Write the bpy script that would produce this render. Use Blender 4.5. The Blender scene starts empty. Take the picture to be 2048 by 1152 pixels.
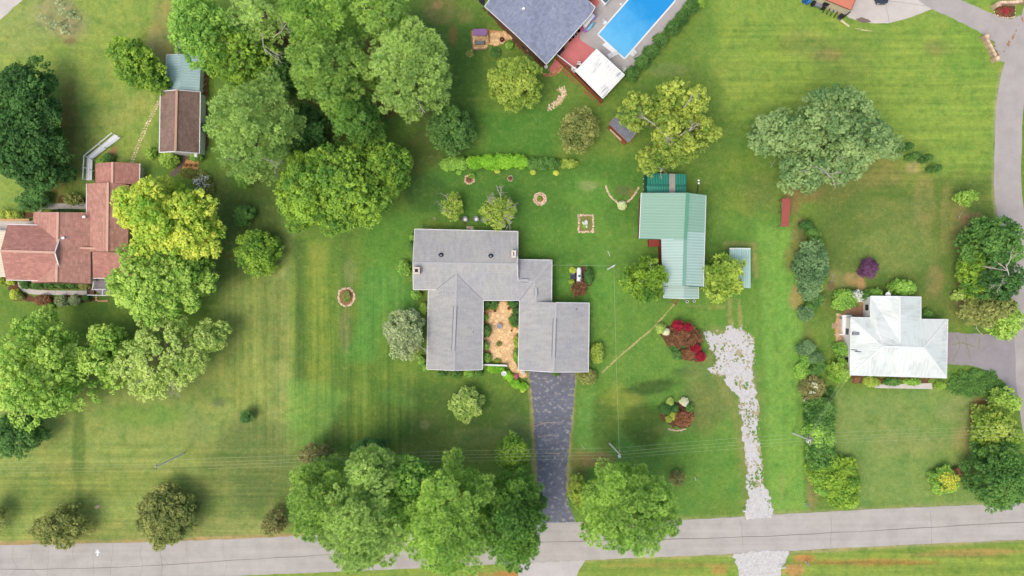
import bpy, math, random
import numpy as np
from mathutils import Vector

# ------------------------------------------------------------------ camera, sky, sun, exposure
SC = bpy.context.scene
COL = SC.collection
H, S = 120.0, 0.08                      # drone height above the lawn (m), metres per photo pixel on the lawn
cam = bpy.data.cameras.new('camera')
cam.sensor_width = 36.0
cam.lens = 36.0 * H / (2048 * S)
cam.clip_start, cam.clip_end = 1.0, 2000.0
cam_o = bpy.data.objects.new('camera', cam)
cam_o.location = (0, 0, H)
COL.objects.link(cam_o)
SC.camera = cam_o

SUN_EL, SUN_FROM = math.radians(64), (-0.72, -0.69)      # the sun stands beyond the lower left of the photo
world = bpy.data.worlds.new('World')
SC.world = world
world.use_nodes = True
wn = world.node_tree.nodes
sky = wn.new('ShaderNodeTexSky')
sky.sky_type = 'NISHITA'
sky.sun_disc = False
sky.sun_elevation = SUN_EL
sky.sun_rotation = math.atan2(SUN_FROM[0], SUN_FROM[1])
sky.dust_density = 4.0
sky.ozone_density = 0.6
wn['Background'].inputs['Strength'].default_value = 0.15
world.node_tree.links.new(sky.outputs['Color'], wn['Background'].inputs['Color'])
sun = bpy.data.lights.new('sun', 'SUN')
sun.energy = 0.8
sun.angle = math.radians(32)
sun.color = (1.0, 0.94, 0.84)
sun_o = bpy.data.objects.new('sun', sun)
sun_o.rotation_euler = Vector((-SUN_FROM[0] * math.cos(SUN_EL), -SUN_FROM[1] * math.cos(SUN_EL), -math.sin(SUN_EL))).to_track_quat('-Z', 'Y').to_euler()
sun_o.location = (-60, -45, 90)
COL.objects.link(sun_o)
SC.view_settings.view_transform = 'Standard'
SC.view_settings.look = 'None'
SC.view_settings.gamma = 1.0
SC.view_settings.use_curve_mapping = False
SC.view_settings.exposure = 0.52

# ------------------------------------------------------------------ helpers
def G(px, py):
    return ((px - 1024) * S, (576 - py) * S)

def A(px, py, z=0.0):                   # the point at height z seen at this place of the photo
    k = (H - z) / H
    return ((px - 1024) * S * k, (576 - py) * S * k, z)

def lin(c):
    c = c / 255.0
    return c / 12.92 if c <= 0.04045 else ((c + 0.055) / 1.055) ** 2.4

def C(r, g, b, k=1.0):                  # base colour of a thing that looks (r, g, b) in full daylight
    return tuple(min(0.86, lin(v) * 0.87 * k) for v in (r, g, b)) + (1.0,)

def tag(o, label=None, cat=None, group=None, kind=None):
    if label: o['label'] = label
    if cat: o['category'] = cat
    if group: o['group'] = group
    if kind: o['kind'] = kind
    return o

def thing(name, label, cat, loc=(0, 0, 0), group=None):
    o = bpy.data.objects.new(name, None)
    o.empty_display_size = 0.5
    o.location = loc
    COL.objects.link(o)
    return tag(o, label, cat, group)

def origin(o):
    v = Vector((0, 0, 0))
    while o is not None:
        v += o.location
        o = o.parent
    return v

def link(name, me, mat, parent=None):
    if mat is not None and not me.materials:
        me.materials.append(mat)
    o = bpy.data.objects.new(name, me)
    COL.objects.link(o)
    if parent is not None: o.parent = parent
    return o

class MB:
    """collects shapes in world coordinates; build() links them as one mesh object"""
    def __init__(self): self.v, self.f = [], []
    def poly(self, pts):
        n = len(self.v); self.v += [tuple(p) for p in pts]; self.f.append(tuple(range(n, n + len(pts)))); return self
    def prism(self, pts2, z0, z1):
        a = sum(pts2[i][0] * pts2[(i + 1) % len(pts2)][1] - pts2[(i + 1) % len(pts2)][0] * pts2[i][1] for i in range(len(pts2)))
        if a < 0: pts2 = list(reversed(pts2))
        n, m = len(self.v), len(pts2)
        self.v += [(p[0], p[1], z0) for p in pts2] + [(p[0], p[1], z1) for p in pts2]
        self.f.append(tuple(range(n + m - 1, n - 1, -1))); self.f.append(tuple(range(n + m, n + 2 * m)))
        for i in range(m):
            j = (i + 1) % m
            self.f.append((n + i, n + j, n + m + j, n + m + i))
        return self
    def box(self, c, s, rz=0.0, rx=0.0):
        """box of size s centred at c"""
        cz, sz = math.cos(rz), math.sin(rz); cx, sx = math.cos(rx), math.sin(rx)
        n = len(self.v)
        for dz in (-.5, .5):
            for dx, dy in ((-.5, -.5), (.5, -.5), (.5, .5), (-.5, .5)):
                x, y, z = dx * s[0], dy * s[1], dz * s[2]
                y, z = y * cx - z * sx, y * sx + z * cx
                self.v.append((c[0] + x * cz - y * sz, c[1] + x * sz + y * cz, c[2] + z))
        for q in ((3, 2, 1, 0), (4, 5, 6, 7), (0, 1, 5, 4), (1, 2, 6, 5), (2, 3, 7, 6), (3, 0, 4, 7)):
            self.f.append(tuple(n + i for i in q))
        return self
    def bar(self, p, q, w, h, lift=0.0):
        """square bar from p to q, w wide (level), h high, its top lifted"""
        p, q = Vector(p), Vector(q); d = q - p
        s = Vector((-d.y, d.x, 0))
        s = s.normalized() if s.length > 1e-6 else Vector((1, 0, 0))
        u = d.cross(s).normalized()
        if u.z < 0: u = -u
        s = s * (w / 2); n = len(self.v)
        lo, hi = u * (lift - h), u * lift
        for e in (p, q):
            self.v += [tuple(e - s + lo), tuple(e + s + lo), tuple(e + s + hi), tuple(e - s + hi)]
        for k in ((0, 1, 2, 3), (7, 6, 5, 4), (0, 4, 5, 1), (1, 5, 6, 2), (2, 6, 7, 3), (3, 7, 4, 0)):
            self.f.append(tuple(n + i for i in k))
        return self
    def tube(self, p, q, r0, r1=None, n=6, cap=True):
        r1 = r0 if r1 is None else r1
        p, q = Vector(p), Vector(q); d = (q - p)
        if d.length < 1e-6: return self
        d.normalize()
        a = d.cross(Vector((0, 0, 1)) if abs(d.z) < .9 else Vector((1, 0, 0))).normalized(); b = d.cross(a)
        k = len(self.v)
        for e, r in ((p, r0), (q, r1)):
            for i in range(n):
                t = 2 * math.pi * i / n
                self.v.append(tuple(e + a * (r * math.cos(t)) + b * (r * math.sin(t))))
        for i in range(n):
            j = (i + 1) % n
            self.f.append((k + i, k + j, k + n + j, k + n + i))
        if cap:
            self.f.append(tuple(k + i for i in range(n - 1, -1, -1))); self.f.append(tuple(k + n + i for i in range(n)))
        return self
    def path(self, pts, r, n=5):
        rs = r if isinstance(r, (list, tuple)) else [r] * len(pts)
        for i in range(len(pts) - 1): self.tube(pts[i], pts[i + 1], rs[i], rs[i + 1], n)
        return self
    def lathe(self, c, prof, n=12):
        """prof: (radius, z) from the bottom up"""
        k = len(self.v)
        for r, z in prof:
            for i in range(n):
                t = 2 * math.pi * i / n
                self.v.append((c[0] + r * math.cos(t), c[1] + r * math.sin(t), c[2] + z))
        for a in range(len(prof) - 1):
            for i in range(n):
                j = (i + 1) % n
                self.f.append((k + a * n + i, k + a * n + j, k + (a + 1) * n + j, k + (a + 1) * n + i))
        self.f.append(tuple(k + i for i in range(n - 1, -1, -1)))
        self.f.append(tuple(k + (len(prof) - 1) * n + i for i in range(n)))
        return self
    def build(self, name, mat, parent=None, smooth=False):
        o = origin(parent)
        me = bpy.data.meshes.new(name)
        me.from_pydata([(v[0] - o.x, v[1] - o.y, v[2] - o.z) for v in self.v], [], self.f)
        me.update()
        if smooth: me.shade_smooth()
        return link(name, me, mat, parent)

def quads_mesh(name, Q, tone):
    n = len(Q)
    me = bpy.data.meshes.new(name)
    me.vertices.add(n * 4); me.loops.add(n * 4); me.polygons.add(n)
    me.vertices.foreach_set('co', np.ascontiguousarray(Q, dtype=np.float32).ravel())
    me.loops.foreach_set('vertex_index', np.arange(n * 4, dtype=np.int32))
    me.polygons.foreach_set('loop_start', np.arange(0, n * 4, 4, dtype=np.int32))
    a = me.attributes.new('tone', 'FLOAT', 'FACE')
    a.data.foreach_set('value', np.ascontiguousarray(tone, dtype=np.float32))
    me.update()
    return me

def vnoise(x, y, scale, seed):
    """smooth value noise 0..1 at metre coordinates"""
    r = np.random.RandomState(seed).rand(64, 64)
    u, v = np.asarray(x) / scale + 1000.3, np.asarray(y) / scale + 1000.7
    iu, iv = np.floor(u).astype(int), np.floor(v).astype(int)
    fu, fv = u - iu, v - iv
    fu, fv = fu * fu * (3 - 2 * fu), fv * fv * (3 - 2 * fv)
    g = lambda a, b: r[a % 64, b % 64]
    return (g(iu, iv) * (1 - fu) + g(iu + 1, iv) * fu) * (1 - fv) + (g(iu, iv + 1) * (1 - fu) + g(iu + 1, iv + 1) * fu) * fv

def sdist(px, py, poly):
    """signed distance to a polygon, positive inside"""
    x, y = np.asarray(px, float), np.asarray(py, float)
    d = np.full(x.shape, 1e18); ins = np.zeros(x.shape, bool)
    n = len(poly)
    for i in range(n):
        (ax, ay), (bx, by) = poly[i], poly[(i + 1) % n]
        ex, ey = bx - ax, by - ay
        t = np.clip(((x - ax) * ex + (y - ay) * ey) / (ex * ex + ey * ey + 1e-12), 0, 1)
        d = np.minimum(d, (x - ax - t * ex) ** 2 + (y - ay - t * ey) ** 2)
        c = ((ay > y) != (by > y)) & (x < (bx - ax) * (y - ay) / (by - ay + 1e-12) + ax)
        ins ^= c
    d = np.sqrt(d)
    return np.where(ins, d, -d)

def strip_poly(pts, w):
    """outline of a strip of width w (or a width per point) along pixel points"""
    ws = w if isinstance(w, (list, tuple)) else [w] * len(pts)
    L, R = [], []
    for i, p in enumerate(pts):
        a, b = pts[max(0, i - 1)], pts[min(len(pts) - 1, i + 1)]
        dx, dy = b[0] - a[0], b[1] - a[1]; l = math.hypot(dx, dy) or 1
        nx, ny = -dy / l * ws[i] / 2, dx / l * ws[i] / 2
        L.append((p[0] + nx, p[1] + ny)); R.append((p[0] - nx, p[1] - ny))
    return L + R[::-1]

def smooth_line(pts, n=6):
    """Catmull-Rom through the points"""
    out = []
    for i in range(len(pts) - 1):
        p0, p1, p2, p3 = pts[max(0, i - 1)], pts[i], pts[i + 1], pts[min(len(pts) - 1, i + 2)]
        for k in range(n):
            t = k / n
            out.append(tuple(0.5 * (2 * b + (c - a) * t + (2 * a - 5 * b + 4 * c - d) * t * t + (3 * b - a - 3 * c + d) * t ** 3) for a, b, c, d in zip(p0, p1, p2, p3)))
    out.append(tuple(pts[-1]))
    return out

# ------------------------------------------------------------------ materials
class NT:
    def __init__(self, name):
        self.m = bpy.data.materials.new(name); self.m.use_nodes = True
        self.t = self.m.node_tree; self.n = self.t.nodes; self.b = self.n['Principled BSDF']; self.out = self.n['Material Output']
        self.b.inputs['Specular IOR Level'].default_value = 0.25
    def new(self, kind, **kw):
        o = self.n.new('ShaderNode' + kind)
        for k, v in kw.items(): setattr(o, k, v)
        return o
    def l(self, a, b): self.t.links.new(a, b)
    def noise(self, vec, scale, detail=3, rough=0.6):
        o = self.new('TexNoise'); o.inputs['Scale'].default_value = scale; o.inputs['Detail'].default_value = detail; o.inputs['Roughness'].default_value = rough
        if vec is not None: self.l(vec, o.inputs['Vector'])
        return o.outputs['Fac']
    def mapping(self, vec, scale=(1, 1, 1), rot=(0, 0, 0)):
        o = self.new('Mapping'); o.inputs['Scale'].default_value = scale; o.inputs['Rotation'].default_value = rot
        self.l(vec, o.inputs['Vector']); return o.outputs['Vector']
    def ramp(self, fac, stops):
        o = self.new('ValToRGB'); e = o.color_ramp.elements
        while len(e) < len(stops): e.new(0.5)
        for s, (p, c) in zip(e, stops):
            s.position = p; s.color = c if len(c) == 4 else tuple(c) + (1,)
        self.l(fac, o.inputs['Fac']); return o.outputs['Color']
    def mix(self, fac, a, b, blend='MIX'):
        o = self.new('Mix', data_type='RGBA', blend_type=blend)
        for s, v in ((o.inputs[0], fac), (o.inputs[6], a), (o.inputs[7], b)):
            if hasattr(v, 'is_output') or isinstance(v, bpy.types.NodeSocket): self.l(v, s)
            else: s.default_value = v
        return o.outputs[2]
    def math(self, op, a, b=0.0, clamp=False):
        o = self.new('Math', operation=op, use_clamp=clamp)
        for s, v in ((o.inputs[0], a), (o.inputs[1], b)):
            if isinstance(v, bpy.types.NodeSocket): self.l(v, s)
            else: s.default_value = v
        return o.outputs[0]
    def bump(self, h, strength, dist=0.05):
        o = self.new('Bump'); o.inputs['Strength'].default_value = strength; o.inputs['Distance'].default_value = dist
        self.l(h, o.inputs['Height']); self.l(o.outputs['Normal'], self.b.inputs['Normal'])
    def base(self, c): self.l(c, self.b.inputs['Base Color'])
    def rough(self, r): self.b.inputs['Roughness'].default_value = r

def gray(v): return (v, v, v, 1)

def plain(name, c, rough=0.7, var=0.18, scale=3.0, metal=0.0, per_object=0.0, bump=0.0):
    """one colour with mottled grain; per_object shifts the value from object to object"""
    t = NT(name)
    vec = t.new('TexCoord').outputs['Object']
    n = t.noise(vec, scale, 4)
    col = t.mix(1.0, c, t.ramp(n, [(0.25, gray(1 - var)), (0.75, gray(1 + var))]), 'MULTIPLY')
    if per_object:
        r = t.new('ObjectInfo').outputs['Random']
        col = t.mix(1.0, col, t.ramp(r, [(0, gray(1 - per_object)), (1, gray(1 + per_object))]), 'MULTIPLY')
    t.base(col); t.rough(rough); t.b.inputs['Metallic'].default_value = metal
    if bump: t.bump(n, bump, 0.03)
    return t.m

def asphalt(name, c, worn, amount, stripes=0.0, dark=None, seed_scale=0.35):
    t = NT(name)
    vec = t.new('TexCoord').outputs['Object']
    fine = t.noise(vec, 9.0, 4, 0.7)
    big = t.noise(vec, seed_scale, 5, 0.65)
    col = t.mix(1.0, c, t.ramp(fine, [(0.25, gray(0.86)), (0.75, gray(1.14))]), 'MULTIPLY')
    col = t.mix(1.0, col, t.ramp(big, [(0.3, gray(0.88)), (0.7, gray(1.1))]), 'MULTIPLY')
    if amount:
        w = t.noise(t.mapping(vec, (0.8, 1.0, 1)), 1.5, 7, 0.78)
        col = t.mix(t.ramp(w, [(1 - amount, gray(0)), (1 - amount + 0.1, gray(1))]), col, worn)
    if stripes:
        s = t.noise(t.mapping(vec, (0.03, 1.1, 1)), 1.0, 3, 0.6)
        col = t.mix(1.0, col, t.ramp(s, [(0.3, gray(1 - stripes)), (0.7, gray(1 + stripes))]), 'MULTIPLY')
    if dark:
        d = t.noise(vec, 0.8, 6, 0.75)
        col = t.mix(t.ramp(d, [(0.56, gray(0)), (0.66, gray(0.8))]), col, dark)
    t.base(col); t.rough(0.9); t.bump(fine, 0.35, 0.02)
    return t.m

def shingle(name, c, c2, rough=0.9, stain=None, tab=(0.36, 0.27), contrast=0.16):
    """shingle courses laid along the eaves (uv in metres), weathered in big soft patches"""
    t = NT(name)
    uv = t.new('TexCoord').outputs['UV']
    ob = t.new('TexCoord').outputs['Object']
    b = t.new('TexBrick'); b.inputs['Scale'].default_value = 1.0
    b.inputs['Brick Width'].default_value = tab[0]; b.inputs['Row Height'].default_value = tab[1]
    b.inputs['Mortar Size'].default_value = 0.018; b.inputs['Mortar Smooth'].default_value = 0.6; b.inputs['Bias'].default_value = 0.0
    b.inputs['Color1'].default_value = gray(1 - contrast); b.inputs['Color2'].default_value = gray(1 + contrast); b.inputs['Mortar'].default_value = gray(0.72)
    wob = t.new('VectorMath', operation='ADD')
    t.l(uv, wob.inputs[0])
    nz = t.new('TexNoise'); nz.inputs['Scale'].default_value = 2.5; t.l(uv, nz.inputs['Vector'])
    sc = t.new('VectorMath', operation='SCALE'); t.l(nz.outputs['Color'], sc.inputs[0]); sc.inputs['Scale'].default_value = 0.12
    t.l(sc.outputs[0], wob.inputs[1]); t.l(wob.outputs[0], b.inputs['Vector'])
    big = t.noise(ob, 0.28, 5, 0.65)
    mid = t.noise(t.mapping(uv, (1.6, 0.4, 1)), 1.1, 4, 0.7)
    col = t.mix(t.ramp(big, [(0.35, gray(0)), (0.65, gray(1))]), c, c2)
    col = t.mix(1.0, col, b.outputs['Color'], 'MULTIPLY')
    col = t.mix(1.0, col, t.ramp(mid, [(0.3, gray(0.88)), (0.7, gray(1.1))]), 'MULTIPLY')
    if stain: col = t.mix(t.ramp(t.noise(ob, 0.5, 6, 0.75), [(0.58, gray(0)), (0.72, gray(0.55))]), col, stain)
    t.base(col); t.rough(rough); t.bump(b.outputs['Fac'], -0.25, 0.02)
    return t.m

def metal_sheet(name, c, c2, rough=0.5, streak=None, streak_lo=0.55):
    """painted sheet metal, faded in streaks that run down the slope (uv v axis)"""
    t = NT(name)
    uv = t.new('TexCoord').outputs['UV']
    ob = t.new('TexCoord').outputs['Object']
    a = t.noise(t.mapping(uv, (2.2, 0.12, 1)), 1.0, 4, 0.6)
    big = t.noise(ob, 0.22, 4, 0.6)
    col = t.mix(t.ramp(big, [(0.35, gray(0)), (0.65, gray(1))]), c, c2)
    col = t.mix(1.0, col, t.ramp(a, [(0.3, gray(0.93)), (0.7, gray(1.06))]), 'MULTIPLY')
    if streak:
        s = t.noise(t.mapping(uv, (3.4, 0.3, 1)), 1.0, 5, 0.7)
        col = t.mix(t.ramp(t.math('MULTIPLY', s, t.ramp(t.noise(ob, 0.3, 2), [(0.4, gray(0.6)), (0.6, gray(1.15))])), [(streak_lo, gray(0)), (streak_lo + 0.15, gray(1))]), col, streak)
    t.base(col); t.rough(rough); t.b.inputs['Specular IOR Level'].default_value = 0.35
    return t.m

def leafmat(name, dark, light, transl=0.28, rough=0.6):
    t = NT(name)
    at = t.new('Attribute', attribute_name='tone')
    vec = t.new('TexCoord').outputs['Object']
    n = t.noise(vec, 0.35, 3, 0.6)
    f = t.math('ADD', t.math('MULTIPLY', at.outputs['Fac'], 0.72), t.math('MULTIPLY', t.math('SUBTRACT', n, 0.5), 0.9))
    f = t.math('ADD', f, 0.14, True)
    col = t.mix(f, dark, light)
    t.base(col); t.rough(rough); t.b.inputs['Specular IOR Level'].default_value = 0.2
    tr = t.new('BsdfTranslucent'); t.l(t.mix(1.0, col, (1.0, 1.05, 0.6, 1), 'MULTIPLY'), tr.inputs['Color'])
    ms = t.new('MixShader'); ms.inputs[0].default_value = transl
    t.l(t.b.outputs[0], ms.inputs[1]); t.l(tr.outputs[0], ms.inputs[2]); t.l(ms.outputs[0], t.out.inputs['Surface'])
    return t.m
# ------------------------------------------------------------------ lawn: one sheet, tinted by kinds of turf and, in places, tree shade
def build_lawn():
    step = 0.33
    xs = np.concatenate([[-700, -400, -200, -130], np.arange(-95, 95.1, step), [130, 200, 400, 700]])
    ys = np.concatenate([[-700, -400, -200, -90], np.arange(-58, 58.1, step), [90, 200, 400, 700]])
    X, Y = np.meshgrid(xs, ys)
    PX, PY = X / S + 1024, 576 - Y / S
    n1, n2, n3, n4 = vnoise(X, Y, 9, 1), vnoise(X, Y, 3.6, 2), vnoise(X, Y, 1.4, 3), vnoise(X, Y, 0.6, 4)
    nz = (n1 - .5) * .5 + (n2 - .5) * .35 + (n3 - .5) * .22 + (n4 - .5) * .12
    T = np.empty(X.shape + (3,)); T[:] = C(112, 140, 62)[:3]
    Vs, Hs = np.zeros(X.shape), np.zeros(X.shape)          # streaks of the mower: up the photo, across the photo

    def turf(r, g, b):                                     # green turf is warmer and paler than it first looks
        return (r + .37 * (g - r) + 6, g + 11, b + 15) if g > r else (r + 6, g + 8, b + 8)
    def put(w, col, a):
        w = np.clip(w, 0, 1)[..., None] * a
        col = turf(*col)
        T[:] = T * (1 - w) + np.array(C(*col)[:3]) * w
    def sstep(x): x = np.clip(x, 0, 1); return x * x * (3 - 2 * x)
    def blob(cx, cy, rx, ry, col, a=1.0, rot=0, soft=.6, ragged=.9):
        c, s = math.cos(math.radians(rot)), math.sin(math.radians(rot))
        dx, dy = PX - cx, PY - cy
        d = np.sqrt(((dx * c + dy * s) / rx) ** 2 + ((-dx * s + dy * c) / ry) ** 2) + nz * ragged
        put(sstep((1 + soft / 2 - d) / soft), col, a)
    def area(poly, col, a=1.0, soft=30, ragged=40, arr=None, val=1.0):
        d = sdist(PX, PY, poly) + nz * ragged
        w = sstep(d / soft + .5)
        if arr is None: put(w, col, a)
        else: arr[:] = arr * (1 - w) + val * w

    # broad kinds of turf, one stretch darkened for tree shade
    area([(-400, -200), (340, -200), (345, 120), (300, 330), (90, 420), (-400, 420)], (132, 154, 66), 1, 60, 60)
    area([(440, 370), (590, 470), (575, 1100), (-400, 1100), (-400, 830), (200, 760), (440, 700)], (136, 150, 72), 1, 60, 50)
    area([(545, 560), (577, 520), (577, 905), (545, 1060)], (146, 152, 82), .6, 10, 12)
    area([(840, 300), (1300, 320), (1270, 620), (1040, 600), (1040, 470), (820, 440)], (62, 118, 40), 1, 50, 50)
    area([(1180, 430), (1280, 480), (1600, 400), (1620, 1010), (1180, 1020)], (82, 136, 50), .9, 60, 60)
    area([(1420, -200), (2060, -200), (2000, 420), (1600, 330), (1450, 200)], (120, 152, 58), 1, 70, 60)
    blob(1450, 330, 90, 80, (84, 122, 44), .8)
    area([(1640, 380), (2000, 330), (1980, 640), (1640, 640)], (90, 114, 46), 1, 50, 60)
    area([(1515, 450), (1600, 460), (1612, 1020), (1545, 1020)], (98, 154, 60), .95, 16, 14)
    area([(1650, 775), (1990, 775), (1990, 1010), (1650, 1010)], (112, 142, 66), 1, 30, 40)
    area([(-400, 1140), (1150, 1120), (2500, 1070), (2500, 1700), (-400, 1700)], (124, 148, 58), 1, 20, 10)
    area([(830, 30), (960, 60), (960, 330), (850, 330)], (56, 100, 36), .9, 50, 50)  # lawn beside the pines, their shade put into the grass colour
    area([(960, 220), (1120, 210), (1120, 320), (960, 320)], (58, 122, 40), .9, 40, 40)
    area([(1140, 750), (1400, 760), (1400, 1040), (1150, 1040)], (80, 132, 48), 1, 40, 50)
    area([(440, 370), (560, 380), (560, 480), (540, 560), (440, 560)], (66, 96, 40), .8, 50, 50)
    # the front lawn: mower bands running up the photo
    for x0, w, col, a, y0, y1 in ((635, 42, (124, 142, 54), .95, 480, 780), (600, 22, (74, 108, 44), .9, 480, 770), (690, 26, (70, 108, 44), .55, 440, 900),
                                  (560, 26, (118, 128, 60), .7, 560, 720), (475, 60, (116, 130, 58), .5, 640, 800), (725, 26, (112, 140, 54), .7, 770, 900),
                                  (665, 30, (76, 104, 44), .75, 800, 900), (770, 24, (72, 104, 42), .6, 770, 920), (530, 14, (90, 112, 50), .6, 560, 760), (505, 9, (130, 140, 66), .5, 560, 760)):
        area([(x0 - w / 2, y0), (x0 + w / 2, y0), (x0 + w / 2, y1), (x0 - w / 2, y1)], col, a, 18, 22)
    area([(800, 770), (1050, 780), (1060, 880), (800, 890)], (70, 104, 42), .8, 40, 40)
    area([(800, 885), (1060, 880), (1060, 925), (800, 925)], (112, 130, 56), .8, 24, 40)
    blob(850, 385, 44, 34, (50, 90, 34), .8)  # no mower band: shade between the trees, painted as darker grass
    # lush patches
    area([(735, 540), (765, 520), (830, 590), (830, 640), (770, 620), (760, 720), (690, 722), (676, 712), (712, 640)], (70, 138, 54), .95, 22, 44)
    area([(578, 762), (640, 772), (680, 792), (640, 860), (630, 890), (578, 890)], (98, 152, 64), .65, 26, 50)
    blob(800, 800, 42, 14, (76, 142, 58), .4, 20)
    blob(775, 480, 60, 70, (66, 132, 44), .8)
    blob(1180, 590, 70, 60, (76, 146, 52), .6); blob(1180, 390, 60, 40, (80, 142, 50), .6); blob(1150, 460, 90, 40, (80, 138, 46), .5)
    blob(1570, 560, 26, 120, (94, 158, 60), .7); blob(1230, 900, 40, 30, (72, 136, 56), .5); blob(1180, 850, 30, 60, (84, 146, 60), .7)
    blob(60, 790, 80, 40, (92, 138, 50), .6); blob(290, 830, 100, 24, (94, 142, 54), .7)
    # dull and dry patches
    blob(1245, 815, 46, 40, (122, 138, 50), .75); blob(1305, 775, 54, 15, (56, 88, 34), .9, -12); blob(1290, 848, 42, 46, (64, 94, 34), .92, 0, .4); blob(1208, 850, 26, 50, (72, 104, 38), .75); blob(1250, 800, 40, 16, (120, 136, 52), .6)
    blob(1370, 745, 26, 8, (68, 100, 46), .7); blob(1420, 780, 50, 70, (112, 124, 62), .6); blob(1410, 820, 36, 50, (120, 120, 64), .5)
    blob(860, 845, 40, 26, (92, 110, 50), .6); blob(955, 870, 70, 16, (132, 140, 74), .5); blob(850, 850, 14, 12, (150, 148, 96), .5); blob(1030, 860, 34, 30, (106, 124, 66), .6)
    blob(690, 660, 12, 40, (130, 130, 80), .6); blob(700, 545, 12, 26, (126, 136, 76), .6)
    blob(500, 930, 110, 110, (92, 108, 54), .75); blob(430, 960, 40, 90, (120, 130, 62), .5); blob(515, 985, 40, 60, (84, 104, 50), .6); blob(560, 1010, 20, 60, (98, 116, 52), .5)
    blob(120, 960, 34, 46, (138, 142, 66), .7); blob(158, 880, 12, 110, (76, 110, 44), .7); blob(250, 960, 90, 30, (128, 140, 62), .5); blob(60, 990, 60, 40, (92, 124, 52), .5)
    blob(395, 850, 40, 40, (126, 140, 72), .5); blob(440, 805, 18, 10, (110, 116, 72), .8)
    blob(450, 1055, 90, 24, (138, 140, 76), .6); blob(230, 1060, 120, 18, (130, 136, 66), .6)
    area([(150, 700), (250, 660), (430, 700), (420, 790), (160, 800)], (98, 112, 50), .7, 60, 60)
    blob(118, 45, 54, 40, (158, 144, 108), .85, 20, .9); blob(140, 82, 14, 7, (140, 96, 76), .7); blob(330, 55, 24, 75, (156, 146, 86), .75, 6, .8); blob(60, 60, 70, 50, (148, 156, 86), .5)
    blob(265, 215, 60, 26, (150, 156, 78), .6, -30); blob(310, 90, 16, 30, (160, 146, 100), .4); blob(200, 240, 90, 20, (140, 150, 70), .4, -50)
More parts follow.
